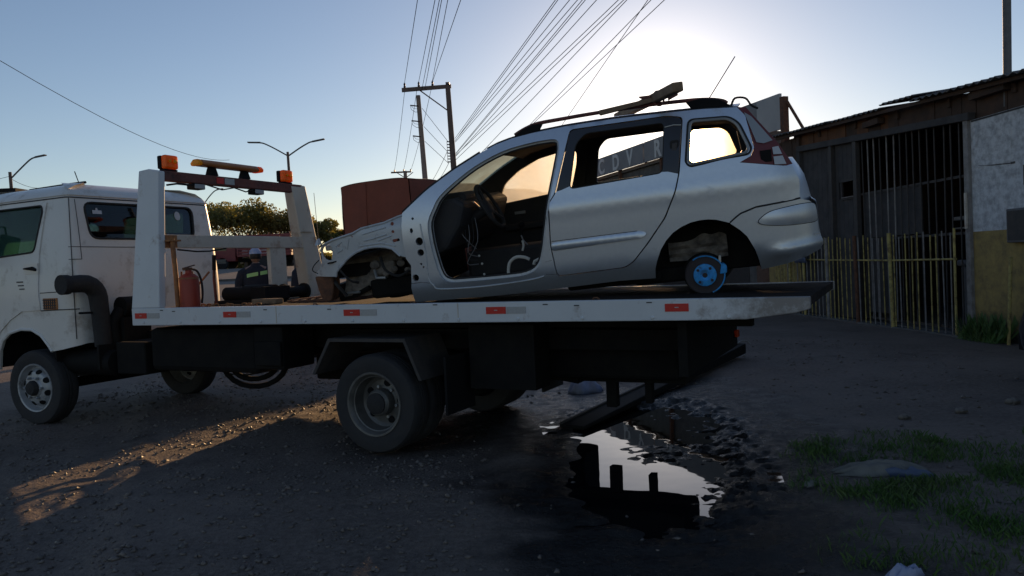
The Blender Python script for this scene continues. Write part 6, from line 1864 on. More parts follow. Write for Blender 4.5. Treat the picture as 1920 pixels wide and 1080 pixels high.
WIRES = [
    ('thin power wire rising from the left insulator of the twin pole', None, (-5.13, 40.0, 11.08), (-1.42, 14.0, 6.56), 0),
    ('power wire rising from the middle insulator of the twin pole', None, (-4.39, 40.0, 11.1), (-1.09, 14.0, 6.54), 0),
    ('slack wire passing behind the middle insulator of the twin pole', None, (-4.42, 41.4, 10.9), (-1.01, 14.0, 6.54), 0),
    ('wire running just right of the middle insulator of the twin pole', None, (-4.22, 41.2, 10.95), (-0.97, 14.0, 6.54), 0),
    ('steeper of two wires rising from the right insulator of the crossarm', None, (-3.67, 40.0, 11.12), (-0.86, 14.0, 6.53), 0),
    ('flatter of two wires rising from the right insulator of the crossarm', None, (-3.66, 40.0, 11.1), (-0.58, 14.0, 6.51), 0),
    ('wire dropping from the left end of the crossarm to the distant pole', None, (-5.14, 40.0, 10.69), (-13.96, 95.0, 13.8), 0.3),
    ('wire dropping behind the three side arms to the distant pole', None, (-4.52, 40.1, 10.7), (-12.82, 95.0, 13.75), 0.3),
    ('wire dropping from the right of the crossarm to the distant pole', None, (-3.76, 40.0, 10.68), (-11.9, 95.0, 13.75), 0.3),
    ('B', 1, (-2.63, 40.0, 8.09), (1.21, 12.0, 5.87), 0), ('B', 1, (-2.64, 40.0, 7.95), (1.26, 12.0, 5.88), 0), ('B', 1, (-2.61, 40.0, 8.0), (1.48, 12.0, 5.87), 0),
    ('B', 1, (-2.62, 40.0, 7.9), (1.63, 12.0, 5.87), 0), ('B', 1, (-2.62, 40.0, 7.33), (1.72, 12.0, 5.9), 0), ('B', 1, (-2.62, 40.0, 7.28), (1.74, 12.0, 5.86), 0), ('B', 1, (-2.62, 40.0, 7.18), (1.98, 12.0, 5.89), 0),
    ('B', 1, (-2.62, 40.0, 7.22), (2.39, 12.0, 5.87), 0), ('B', 1, (-2.63, 40.0, 6.99), (2.49, 12.0, 5.88), 0),
    ('faint lowest wire of the sweep running behind the car bonnet pillar', None, (-1.93, 40.0, 6.67), (2.47, 12.0, 5.86), 0),
    ('upper of two wires crossing the glow left of the sun', None, (0.84, 40.0, 8.18), (2.8, 12.0, 5.79), 0),
    ('lower of two wires crossing the glow left of the sun', None, (0.64, 40.0, 7.95), (3.06, 12.0, 5.79), 0),
    ('steep thin wire meeting the roof rail of the car', None, (2.46, 40.0, 7.82), (2.64, 12.0, 5.81), 0),
    ('upper stay wire slanting between the pale pole and the cable rack', None, (-4.44, 41.5, 10.06), (-3.02, 40.0, 7.97), 0),
    ('middle stay wire slanting between the pale pole and the cable rack', None, (-4.39, 41.5, 9.07), (-3.03, 40.0, 7.39), 0),
    ('lower stay wire slanting between the pale pole and the cable rack', None, (-4.38, 41.5, 8.27), (-3.03, 40.0, 6.82), 0),
    ('pale cable falling left from the top of the cable rack', None, (-3.04, 40.0, 7.49), (-6.39, 60.0, 7.65), 0.2),
    ('pale cable falling left from the foot of the cable rack', None, (-2.97, 40.0, 6.91), (-5.86, 60.0, 7.88), 0.2),
    ('long sagging wire crossing the empty sky at the upper left', None, (-21.75, 60.0, 10.58), (-12.1, 18.0, 6.9), 0.75),
    ('short wire running left from the lamp post at the far left', None, (-29.9, 46.0, 8.06), (-31.86, 46.0, 7.67), 0),
    ('thin wire sagging away behind the cab roof from the left lamp post', None, (-29.85, 46.0, 7.87), (-36.54, 60.0, 9.07), 0.2),
    ('thin wire crossing the trees behind the middle beam', None, (-28.4, 70.0, 6.6), (-13.4, 50.0, 4.2), 0.5),
]
for lab, grp, a_, b_, sag in WIRES:
    a_, b_ = Vector(a_), Vector(b_)
    n = 14
    pts = [a_.lerp(b_, i / n) - Vector((0, 0, 4 * sag * (i / n) * (1 - i / n))) for i in range(n + 1)]
    rr = [0.011 * (p.y / 40) ** 0.6 + 0.0015 for p in pts]
    o = MB().tube(pts, rr, 5).build('overhead_wire', MT['wire'])
    if grp:
        tag(o, 'one of the bundled wires sweeping up right from the cable rack of the twin pole', 'wire', 'wires sweeping from the cable rack')
    else:
        tag(o, lab, 'wire', 'overhead wires')

def lamp_head(parent, p, d, L=0.75):
    dx, dz = d
    a = Vector(p)
    b = a + Vector((dx * L, 0, dz * L))
    MB().hexa([a + Vector((0, -.06, -.04)), a + Vector((0, .06, -.04)), a + Vector((0, .06, .05)), a + Vector((0, -.06, .05))],
              [b + Vector((0, -.13, -.03)), b + Vector((0, .13, -.03)), b + Vector((0, .13, .03)), b + Vector((0, -.13, .03))]).build('lamp_head', MT['galv'], parent)
l1 = thing('street_lamp', 'double armed street lamp rising behind the right orange beacon', 'street lamp', at(0, 0, 0))
MB().tube([(-13.0, 46, 0.5), (-13.14, 46, 8.75)], [0.11, 0.075], 10).build('pole', MT['pole'], l1, smooth=True)
tb('arm', MT['galv'], l1, spline([(-13.12, 46, 8.5), (-13.9, 46, 8.98), (-14.5, 46, 9.30), (-14.8, 46, 9.38)], 4, False), 0.045, 6)
lamp_head(l1, (-14.75, 46, 9.38), (-1, 0.06))
tb('arm', MT['galv'], l1, spline([(-13.12, 46, 8.5), (-12.4, 46, 8.95), (-11.85, 46, 9.24), (-11.6, 46, 9.30)], 4, False), 0.045, 6)
lamp_head(l1, (-11.62, 46, 9.30), (0.97, 0.16))
l2 = thing('street_lamp', 'single armed street lamp at the far left above the cab roof', 'street lamp', at(0, 0, 0))
MB().tube([(-29.75, 46, 0.5), (-29.93, 46, 8.3)], [0.13, 0.09], 10).build('pole', MT['pole'], l2, smooth=True)
tb('arm', MT['galv'], l2, spline([(-29.9, 46, 7.9), (-29.3, 46, 8.45), (-28.65, 46, 9.0), (-28.3, 46, 9.12)], 4, False), 0.045, 6)
lamp_head(l2, (-28.35, 46, 9.12), (0.97, 0.16), 0.65)
l3 = thing('street_lamp', 'small distant street lamp seen between the cab roof and the top beam', 'street lamp', at(0, 0, 0))
MB().tube([(-28.0, 70, 1.5), (-28.08, 70, 8.2)], [0.12, 0.08], 8).build('pole', MT['pole'], l3, smooth=True)
tb('arm', MT['galv'], l3, spline([(-28.08, 70, 8.0), (-27.5, 70, 8.75), (-26.95, 70, 9.3), (-26.6, 70, 9.45)], 4, False), 0.05, 6)
lamp_head(l3, (-26.7, 70, 9.44), (0.97, 0.16), 0.6)
ml = MB().tube([(-15.0, 60, 2.0), (-15.25, 60, 7.7)], 0.02, 6).build('thin_mast', MT['pole'])
tag(ml, 'thin whip mast standing up between the headboard and the orange tarpaulin', 'mast')

# ------------------------------------------------------------------ highway beyond, its vehicles and guard rail
road = MB().grid([[(-160, y, 2.006 + 0.0), (160, y, 2.006)] for y in (57.5, 62.0, 70.0, 76.0)], flip=True).build('highway', MT['asphalt'])
road['kind'] = 'structure'
ln = MB()
for y in (58.2, 75.2):
    ln.add([(-160, y, 2.011), (160, y, 2.011), (160, y + 0.15, 2.011), (-160, y + 0.15, 2.011)], [(0, 1, 2, 3)])
lno = ln.build('road_edge_line', MT['road_white'])
lno['kind'] = 'structure'
sv_ = MB()
GY2 = np.linspace(33.5, 45.0, 16)
sv_.grid([[(x, y, float(ground_h(np.array([x]), np.array([y]))[0]) + 0.02) for x in np.linspace(-80, 0, 30)] for y in GY2], flip=True)
svo = sv_.build('service_road', MT['pavement'])
svo['kind'] = 'structure'
kb = MB()
for y in (33.3, 45.1):
    h = float(ground_h(np.array([0.0]), np.array([y]))[0])
    kb.box(-80, 0, y, y + 0.2, h - 0.1, h + 0.14)
kbo = kb.build('kerb', MT['concrete'])
kbo['kind'] = 'structure'

gr = thing('guard_rail', 'low galvanised guard rail along the highway behind the seated man', 'guard rail', at(0, 0, 0))
for z0, z1, y in ((2.40, 2.52, 56.6), (2.52, 2.60, 56.53), (2.60, 2.72, 56.6)):
    bx('rail_fold', MT['concrete'], gr, -60, -21.2, y - 0.02, y + 0.02, z0 + 0.001, z1)
for i in range(11):
    bx('rail_post', MT['galv'], gr, -60 + i * 3.8, -59.88 + i * 3.8, 56.65, 56.75, 1.8, 2.7)

def wheel_simple(parent, x, y, z, r, w, mat='tyre'):
    o = MB().lathe([(r * 0.5, -w / 2), (r * 0.93, -w / 2), (r, -w * 0.3), (r, w * 0.3), (r * 0.93, w / 2), (r * 0.5, w / 2)], (x, y, z), 'y', 18).build('wheel', MT[mat], parent, smooth=True)
    MB().lathe([(r * 0.5, -w * 0.52), (r * 0.2, -w * 0.56), (0.0, -w * 0.56)], (x, y, z), 'y', 14, cap=False).build('rim', MT['rim_dark'], o)

def cargo_truck(name, label, M_, body, cabmat, slats, Lb=6.0):
    t = thing(name, label, 'truck', M_)
    bx('chassis', MT['chassis'], t, -Lb, 2.0, -0.5, 0.5, 0.55, 0.85)
    c = MB().prism([(0.1, 0.6), (2.0, 0.6), (2.1, 1.35), (1.85, 2.45), (1.6, 2.6), (0.1, 2.6)], -1.15, 1.15).build('cab', MT[cabmat], t, bevel=0.06)
    MB().hexa([(2.105, -1.0, 1.45), (2.105, 1.0, 1.45), (1.905, 0.95, 2.25), (1.905, -0.95, 2.25)], [(2.085, -1.0, 1.45), (2.085, 1.0, 1.45), (1.885, 0.95, 2.25), (1.885, -0.95, 2.25)]).build('windscreen', MT['window_dark'], c)
    for s in (-1, 1):
        bx('side_window', MT['window_dark'], c, 0.8, 1.7, s * 1.155 - 0.005, s * 1.155 + 0.005, 1.5, 2.25)
        bx('headlight', MT['lamp_clear'], c, 2.02, 2.12, s * 0.85 - 0.18, s * 0.85 + 0.18, 0.75, 0.95)
    bx('bumper', MT['white_paint'], c, 2.0, 2.2, -1.15, 1.15, 0.45, 0.68)
    bx('load_floor', MT[body], t, -Lb, -0.05, -1.25, 1.25, 0.95, 1.15)
    n = int(Lb / 0.75)
    for s in (-1, 1):
        for z in np.arange(1.2, 2.75, 0.26):
            bx('side_slat', MT[slats], t, -Lb, -0.05, s * 1.22 - 0.03, s * 1.22 + 0.03, z, z + 0.17)
        for i in range(n + 1):
            x = -Lb + 0.06 + i * (Lb - 0.2) / n
            bx('stake', MT[body], t, x - 0.04, x + 0.04, s * 1.27 - 0.02, s * 1.27 + 0.02, 1.15, 2.8)
    for z in np.arange(1.2, 2.75, 0.26):
        bx('tail_slat', MT[slats], t, -Lb - 0.03, -Lb + 0.03, -1.18, 1.18, z, z + 0.17)
    for x in (1.2, -Lb + 1.0, -Lb + 2.2):
        for s in (-1, 1):
            wheel_simple(t, x, s * 1.0, 0.48, 0.48, 0.3)
    return t
cargo_truck('stake_truck', 'dark red stake sided truck on the highway behind the man in the cap', at(-21.9, 62, 2.006, PI), 'truck_red', 'truck_red', 'truck_red', 4.4)
cargo_truck('stake_truck', 'red and white truck far off beyond the middle post of the headboard', at(-20.4, 64, 2.006, R(200)), 'truck_red', 'white_paint', 'truck_slat', 3.0)

def small_car(name, label, M_, paint, lit=False):
    t = thing(name, label, 'car', M_)
    body = [(-2.0, 0.35), (-2.05, 0.75), (-1.95, 0.95), (-0.9, 1.02), (1.0, 0.98), (1.95, 0.78), (2.05, 0.55), (2.0, 0.32)]
    MB().prism(body, -0.82, 0.82).build('body', MT[paint], t, bevel=0.08)
    cabn = MB().hexa([(-1.75, -0.74, 0.98), (1.05, -0.74, 0.98), (1.05, 0.74, 0.98), (-1.75, 0.74, 0.98)], [(-1.35, -0.58, 1.45), (0.25, -0.58, 1.45), (0.25, 0.58, 1.45), (-1.35, 0.58, 1.45)]).build('cabin', MT[paint], t, bevel=0.05)
    MB().hexa([(0.98, -0.62, 1.03), (0.98, 0.62, 1.03), (0.36, 0.52, 1.40), (0.36, -0.52, 1.40)], [(1.02, -0.62, 1.04), (1.02, 0.62, 1.04), (0.40, 0.52, 1.41), (0.40, -0.52, 1.41)]).build('windscreen', MT['window_dark'], cabn)
    for s in (-1, 1):
        MB().hexa([(-1.3, s * 0.755, 1.02), (0.75, s * 0.755, 1.02), (0.2, s * 0.64, 1.38), (-1.1, s * 0.64, 1.38)], [(-1.3, s * 0.735, 1.02), (0.75, s * 0.735, 1.02), (0.2, s * 0.62, 1.38), (-1.1, s * 0.62, 1.38)]).build('side_window', MT['window_dark'], cabn)
        MB().blob((1.98, s * 0.58, 0.68), 0.08, 0.16, 0.09, 8).build('headlight', MT['headlamp'] if lit else MT['lamp_clear'], t, smooth=True)
        bx('tail_light', MT['red_lamp'], t, -2.07, -1.98, s * 0.6 - 0.12, s * 0.6 + 0.12, 0.72, 0.88)
    for x in (1.25, -1.25):
        for s in (-1, 1):
            wheel_simple(t, x, s * 0.74, 0.31, 0.31, 0.2)
    bx('bumper', MT['black'], t, 1.98, 2.10, -0.75, 0.75, 0.34, 0.5)
    return t
small_car('oncoming_car', 'small white car with lit headlights on the highway beside the cab', at(-24.6, 59.6, 2.006, R(-58)), 'white_paint', True)
rc = small_car('parked_car', 'dark car at the right edge with only its front corner in the picture', at(5.52, 5.06, 0.0, R(90)), 'dark_car')

# covered lorry with an orange brown tarpaulin, standing behind the stripped car
lor = thing('covered_lorry', 'lorry under an orange brown tarpaulin standing beyond the stripped car', 'lorry', at(-3.86, 22.17, 0, R(55.5)))
# local x runs away from the camera, y to the left
prof = []
for t in np.linspace(-1, 1, 21):
    prof.append((1.36 * (abs(t) ** 0.5) * (1 if t > 0 else -1) if False else 1.36 * t, 3.90 + 0.07 * (1 - abs(t) ** 4)))
rows = []
for i in range(19):
    x = 8.2 * i / 18
    sagv = 0.03 * math.sin(i * PI / 3) - 0.02 * math.sin(i * 1.7)
    row = [(x, -1.38 + 0.03 * math.sin(x * 5 + 1.3 * k_), 1.25 + (3.885 - 1.25) * k_ / 6) for k_ in range(7)]
    row += [(x, y, z + sagv) for y, z in prof]
    row += [(x, 1.38 + 0.025 * math.sin(x * 4 + k_), 3.885 - (3.885 - 1.25) * k_ / 6) for k_ in range(7)]
    rows.append(row)
tp = MB().grid(rows, flip=False)
e0 = rows[0]
back = []
for j in range(9):
    f = j / 8
    back.append([(-0.02 + 0.045 * math.sin(4 * f + 4.5 * y) * (1 - f * 0.6), y + 0.03 * math.sin(5 * f + 2) * (1 if abs(y) > 1.2 else 0.3), 1.25 + (z - 1.25) * f) for y, z in [(p[1], p[2]) for p in e0[6:28]]])
tp.grid(back)
front_ = [(8.2, p[1], p[2]) for p in e0]
tp.add(front_, [tuple(range(len(front_)))])
for y_ in (0.31,):
    MB().tube([(-0.055, y_, 3.93), (-0.05, y_ + 0.02, 2.8), (-0.05, y_ - 0.01, 1.3)], 0.012, 5).build('tarpaulin_seam', MT['tarp'], lor)
tpo2 = tp.build('tarpaulin', MT['tarp'], lor, smooth=True, angle=50)
rows2 = [[(x_ - 0.03 if i_ == 0 else x_, y * 1.012, z + 0.012) for (x_, y, z) in r_[7:28]] for i_, r_ in enumerate(rows)]
MB().grid(rows2).build('tarpaulin_top', MT['tarp_top'], lor, smooth=True)
bx('load_bed', MT['truck_red'], lor, -0.02, 8.2, -1.25, 1.25, 1.0, 1.24)
for x in (0.15, 2.4, 4.7, 6.9, 8.0):
    for s in (-1, 1):
        tb('tie_rope', MT['wire'], lor, [(x, s * 1.41, 1.9), (x + 0.1, s * 1.40, 1.1)], 0.012, 5)
bx('chassis', MT['chassis'], lor, 0.2, 10.0, -0.45, 0.45, 0.6, 0.98)
lc = MB().prism([(8.4, 0.6), (10.4, 0.6), (10.45, 1.5), (10.2, 2.7), (8.4, 2.75)], -1.2, 1.2).build('cab', MT['truck_red'], lor, bevel=0.06)
bx('windscreen', MT['window_dark'], lc, 10.34, 10.4, -1.0, 1.0, 1.6, 2.4)
for x in (0.9, 2.1, 9.4):
    for s in (-1, 1):
        wheel_simple(lor, x, s * 1.0, 0.5, 0.5, 0.35)
for s in (-1, 1):
    bx('tail_lamp', MT['red_lamp'], lor, -0.05, -0.02, s * 1.05 - 0.12, s * 1.05 + 0.12, 0.82, 0.96)

# roadside canopy far behind the cab
cnp = thing('roadside_canopy', 'dark flat canopy roof just showing above the cab at the left edge', 'canopy', at(0, 0, 0))
bx('canopy_roof', MT['black'], cnp, -32.0, -19.35, 30.0, 36.0, 4.98, 5.26)
for x in (-31.0, -25.5, -20.2):
    bx('canopy_post', MT['shed_steel'], cnp, x - 0.08, x + 0.08, 30.3, 30.46, 0.0, 4.979)

# ------------------------------------------------------------------ trees
def tree(label, x, y, h, cr_, seed, mat, group, ntri=5200, spread=1.0, leaf=0.34, base=0.0, name='tree', trunk_r=0.16):
    rg = np.random.default_rng(seed)
    t = thing(name, label, 'tree', at(x, y, base), group)
    th = h * 0.42
    mb = MB()
    mb.tube([(0, 0, -0.3), (0.08, 0.02, th * 0.5), (0.0, 0.1, th)], [trunk_r * 1.4, trunk_r, trunk_r * 0.75], 9)
    cents = []
    nb = 9
    for i in range(nb):
        a = 2 * PI * i / nb + rg.uniform(-0.4, 0.4)
        r_ = cr_ * rg.uniform(0.35, 0.8)
        zz = h * rg.uniform(0.55, 0.92)
        c = np.array([r_ * math.cos(a), r_ * math.sin(a) * 0.9, zz])
        cents.append((c, cr_ * rg.uniform(0.28, 0.46)))
        mb.tube([(0, 0.08, th * rg.uniform(0.8, 1.0)), (c[0] * 0.5, c[1] * 0.5, (th + zz) / 2 * 0.97), tuple(c)], [trunk_r * 0.55, trunk_r * 0.35, trunk_r * 0.1], 6)
    for i in range(6):
        cents.append((np.array([rg.uniform(-.5, .5) * cr_, rg.uniform(-.5, .5) * cr_, h * rg.uniform(0.72, 0.95)]), cr_ * rg.uniform(0.25, 0.42)))
    mb.build('trunk', MT['bark'], t, smooth=True)
    vs, n = [], ntri
    k = rg.integers(0, len(cents), n)
    C_ = np.array([c for c, _ in cents])[k]
    Rr = np.array([r_ for _, r_ in cents])[k]
    d = rg.normal(size=(n, 3))
    d /= np.linalg.norm(d, axis=1)[:, None]
    rad = Rr * rg.uniform(0.25, 1.12, n) ** 0.6
    P = C_ + d * rad[:, None] * np.array([1.15, 1.15, 0.72])
    P[:, 2] = np.maximum(P[:, 2], h * 0.30)
    u = rg.normal(size=(n, 3)); u /= np.linalg.norm(u, axis=1)[:, None]
    v = np.cross(u, rg.normal(size=(n, 3))); v /= np.linalg.norm(v, axis=1)[:, None]
    s = leaf * rg.uniform(0.5, 1.2, n)[:, None]
    co = np.stack([P - u * s * 0.5, P + v * s * 0.32, P + u * s * 0.5, P - v * s * 0.32], 1).reshape(-1, 3)
    f = np.arange(n * 4).reshape(-1, 4)
    me_ = bpy.data.meshes.new('crown')
    me_.vertices.add(len(co)); me_.vertices.foreach_set('co', co.ravel())
    me_.loops.add(f.size); me_.loops.foreach_set('vertex_index', f.ravel().astype(np.int32))
    me_.polygons.add(n); me_.polygons.foreach_set('loop_start', np.arange(n) * 4)
    me_.update(calc_edges=True)
    me_.materials.append(mat)
    link(bpy.data.objects.new('crown', me_), t)
    return t
TG_ = 'trees beyond the highway'
tree('dark bushy tree touching the back edge of the cab', -33.0, 84, 7.6, 4.6, 1, MT['leaf_a'], TG_, base=2.0)
tree('tallest round topped tree just above the middle beam', -28.6, 82, 7.2, 3.9, 2, MT['leaf_a'], TG_, base=2.0)
tree('broad olive tree spreading left of the far headboard post', -24.9, 83, 6.5, 3.6, 3, MT['leaf_b'], TG_, base=2.0)
tree('lower tree half hidden by the far headboard post', -21.9, 86, 5.4, 2.8, 4, MT['leaf_a'], TG_, base=2.0)
tree('dry yellowish tree between the far headboard post and the car nose', -19.3, 88, 4.2, 2.6, 5, MT['leaf_b'], TG_, base=2.0)
tree('small pale tree just left of the tarpaulin lorry', -16.6, 92, 3.7, 2.6, 6, MT['leaf_b'], TG_, base=2.0)
tree('green tree seen through the rear window of the cab', -38.5, 80, 6.6, 4.2, 7, MT['leaf_b'], TG_, base=2.0)
tree('dense green tree seen through the side window of the cab door', -44.0, 66, 6.4, 4.6, 8, MT['leaf_a'], TG_, base=2.0)
tree('green tree at the left edge behind the cab door glass', -50.0, 62, 6.6, 4.8, 9, MT['leaf_a'], TG_, base=2.0)
hd = MB()
rgh = np.random.default_rng(40)
n = 9000
hx = rgh.uniform(-70, 20, n)
hy = rgh.uniform(88, 93, n)
hz = 2.0 + (1.1 + 0.9 * vnoise(hx * 0.3, hy * 0.1, 50)) * rgh.uniform(0, 1, n) ** 0.7
P = np.stack([hx, hy, hz], -1)
u = rgh.normal(size=(n, 3)) * 0.28
v = rgh.normal(size=(n, 3)) * 0.2
co = np.stack([P - u, P + v, P + u, P - v], 1).reshape(-1, 3)
hd.v = co.tolist()
hd.f = np.arange(n * 4).reshape(-1, 4).tolist()
hd.m = [0] * n
hdo = hd.build('roadside_scrub', MT['leaf_a'])
hdo['kind'] = 'stuff'

# ------------------------------------------------------------------ people
def skin_mesh(name, verts, edges, radii, mat, parent, root=0, sub=1):
    me_ = bpy.data.meshes.new(name)
    me_.from_pydata(verts, edges, [])
    me_.materials.append(mat)
    o = link(bpy.data.objects.new(name, me_), parent)
    md = o.modifiers.new('skin', 'SKIN')
    md.use_smooth_shade = True
    if not me_.skin_vertices:
        bpy.context.view_layer.objects.active = o
    sl_ = me_.skin_vertices[0].data if me_.skin_vertices else None
    if sl_ is not None:
        for i, r_ in enumerate(radii):
            sl_[i].radius = r_ if isinstance(r_, tuple) else (r_, r_)
            sl_[i].use_root = (i == root)
    sb = o.modifiers.new('smooth', 'SUBSURF')
    sb.levels = sb.render_levels = sub
    return o

def body_tube(rings, n=14):
    """closed surface through elliptical rings (centre, half width x, half depth y)"""
    mb = MB()
    rows = [[(c[0] + a * math.cos(t), c[1] + b * math.sin(t), c[2]) for t in np.linspace(0, 2 * PI, n + 1)] for c, a, b in rings]
    mb.grid(rows)
    return mb

def person(name, label, M_, jacket, trousers, cap=None, hair=True, arm=0.06, stripe=False):
    """standing figure, 1.72 m, facing +y, feet at z = 0"""
    p = thing(name, label, 'person', M_)
    # body: one continuous skin grown on a skeleton
    V = [(0, 0, 0.94), (0, 0, 1.12), (0, -0.01, 1.30), (0, -0.01, 1.42), (0, 0.0, 1.50), (0, 0.02, 1.57)]
    Rr = [(0.155, 0.115), (0.135, 0.10), (0.165, 0.115), (0.12, 0.09), 0.055, 0.06]
    E_ = [(i, i + 1) for i in range(5)]
    def chain(start, pts, rs):
        k = start
        for q, r_ in zip(pts, rs):
            V.append(q); Rr.append(r_)
            E_.append((k, len(V) - 1))
            k = len(V) - 1
        return k
    for s in (-1, 1):
        w = chain(3, [(s * 0.17, -0.01, 1.40), (s * 0.225, -0.015, 1.26), (s * 0.25, 0.0, 1.11), (s * 0.245, 0.05, 0.98), (s * 0.24, 0.085, 0.875), (s * 0.238, 0.10, 0.82)], [0.07, 0.052, 0.045, 0.04, 0.028, 0.034])
        for k, (dx, L, r_) in enumerate(((-0.024, 0.070, 0.0088), (-0.008, 0.082, 0.0092), (0.008, 0.078, 0.009), (0.022, 0.06, 0.008))):
            chain(w, [(s * 0.238 + dx * 0.4, 0.103 + dx, 0.775), (s * 0.236, 0.108 + dx, 0.775 - L * 0.55), (s * 0.230, 0.105 + dx, 0.775 - L)], [r_ * 1.1, r_, r_ * 0.85])
        chain(w, [(s * 0.222, 0.135, 0.80), (s * 0.212, 0.15, 0.765)], [0.010, 0.009])
        a_ = chain(0, [(s * 0.095, 0, 0.84), (s * 0.105, 0.01, 0.66), (s * 0.11, 0.015, 0.48), (s * 0.115, -0.01, 0.28), (s * 0.118, -0.03, 0.09)], [0.10, 0.085, 0.062, 0.056, 0.04])
        chain(a_, [(s * 0.125, 0.06, 0.045), (s * 0.13, 0.15, 0.035)], [0.04, 0.032])
    skin_mesh('body', V, E_, Rr, MT['skin'], p)
    # head
    hd_ = MB().blob((0, 0.02, 1.645), 0.078, 0.098, 0.115, 14)
    hd_.blob((0, 0.118, 1.635), 0.014, 0.02, 0.024, 6)
    for s in (-1, 1):
        hd_.blob((s * 0.08, 0.01, 1.635), 0.012, 0.022, 0.034, 6)
    h_ = hd_.build('head', MT['skin'], p, smooth=True)
    for s in (-1, 1):
        MB().blob((s * 0.032, 0.106, 1.655), 0.013, 0.008, 0.008, 6).build('eye', MT['hair'], h_, smooth=True)
    MB().box(-0.028, 0.028, 0.104, 0.113, 1.578, 1.586).build('mouth', MT['truck_red'], h_, bevel=0.003)
    if hair:
        hb = MB()
        rows = [[(0.084 * math.cos(a) * math.cos(b_), 0.012 + 0.102 * math.sin(a) * math.cos(b_), 1.655 + 0.118 * math.sin(b_)) for a in np.linspace(PI * 0.98, PI * 2.02, 14)] for b_ in np.linspace(-0.55, PI / 2 - 0.02, 8)]
        hb.grid(rows)
        hb.build('hair', MT['hair'], h_, smooth=True)
    if cap:
        cb = MB()
        rows = [[(0.092 * math.cos(a) * math.cos(b_), 0.02 + 0.112 * math.sin(a) * math.cos(b_), 1.672 + 0.10 * math.sin(b_)) for a in np.linspace(0, 2 * PI, 21)] for b_ in np.linspace(0, PI / 2 - 0.03, 7)]
        cb.grid(rows)
        cb.hexa([(-0.07, 0.10, 1.675), (0.07, 0.10, 1.675), (0.05, 0.20, 1.665), (-0.05, 0.20, 1.665)], [(-0.07, 0.10, 1.683), (0.07, 0.10, 1.683), (0.05, 0.20, 1.671), (-0.05, 0.20, 1.671)])
        cb.build('cap', MT[cap], h_, smooth=True)
    # jacket with sleeves
    jr = [((0, 0, 0.86), 0.195, 0.15), ((0, 0, 0.95), 0.20, 0.155), ((0, 0, 1.12), 0.185, 0.14), ((0, -0.01, 1.28), 0.21, 0.145), ((0, -0.01, 1.38), 0.215, 0.135), ((0, -0.005, 1.44), 0.17, 0.11), ((0, 0, 1.49), 0.085, 0.08), ((0, 0.0, 1.53), 0.072, 0.075)]
    jk = body_tube(jr, 22)
    for s in (-1, 1):
        jk.tube([(s * 0.13, -0.01, 1.40), (s * 0.195, -0.012, 1.37), (s * 0.24, -0.015, 1.26), (s * 0.262, 0.0, 1.11), (s * 0.255, 0.05, 0.98), (s * 0.248, 0.08, 0.89)], [0.085, 0.085, 0.074, 0.066, 0.058, 0.052], 14)
    j_ = jk.build('jacket', MT[jacket], p, smooth=True)
    if stripe:
        st = MB()
        for x0, x1, z0 in ((-0.12, 0.045, 1.315), (0.075, 0.17, 1.345)):
            rows = [[(x, -0.012 - math.sqrt(max(0.0, 1 - (x / 0.208) ** 2)) * 0.149, z0 + dz + (x - x0) * 0.16) for x in np.linspace(x0, x1, 9)] for dz in (0.0, 0.055)]
            st.grid(rows)
        so_ = st.build('reflective_tape', MT['hivis'], j_)
        md = so_.modifiers.new('thickness', 'SOLIDIFY')
        md.thickness = 0.004
        md.offset = 1
    tr_ = MB()
    for s in (-1, 1):
        tr_.tube([(s * 0.085, 0, 0.98), (s * 0.098, 0.0, 0.84), (s * 0.107, 0.01, 0.66), (s * 0.112, 0.015, 0.48), (s * 0.116, -0.01, 0.28), (s * 0.119, -0.025, 0.10)], [0.125, 0.12, 0.102, 0.085, 0.078, 0.072], 14)
    tr_.build('trousers', MT[trousers], p, smooth=True)
    for s in (-1, 1):
        MB().hexa([(s * 0.12 - 0.05, -0.09, 0), (s * 0.12 + 0.05, -0.09, 0), (s * 0.13 + 0.05, 0.18, 0), (s * 0.13 - 0.05, 0.18, 0)], [(s * 0.12 - 0.042, -0.08, 0.12), (s * 0.12 + 0.042, -0.08, 0.12), (s * 0.13 + 0.035, 0.15, 0.06), (s * 0.13 - 0.035, 0.15, 0.06)]).build('shoe', MT['black'], p, bevel=0.02)
    return p
person('person', 'man in navy work jacket with lime tape, seen from behind beyond the winch', at(-3.96, 11.8, 0.0, R(12)) @ Matrix.Scale(1.02, 4), 'jacket', 'trousers', 'cap', True, stripe=True)
p2_ = person('person', 'person in dark clothes half hidden by the far headboard post', at(-3.33, 12.2, 0.0, R(70)), 'jacket', 'trousers', None, True)
bgm = MB()
rows = []
for z, a, b_ in ((0.92, 0.05, 0.03), (0.95, 0.10, 0.06), (1.05, 0.13, 0.085), (1.18, 0.12, 0.08), (1.30, 0.06, 0.04), (1.36, 0.02, 0.02)):
    rows.append([(a * math.cos(t) * (1 + 0.08 * math.sin(5 * t)), b_ * math.sin(t), z) for t in np.linspace(0, 2 * PI, 17)])
bgm.grid(rows)
bgo = bgm.build('carrier_bag', MT['bag_blue'], None, smooth=True)
bgo.matrix_world = at(-3.13, 11.95, -0.02)
tag(bgo, 'pale blue carrier bag hanging beside the half hidden person', 'bag')

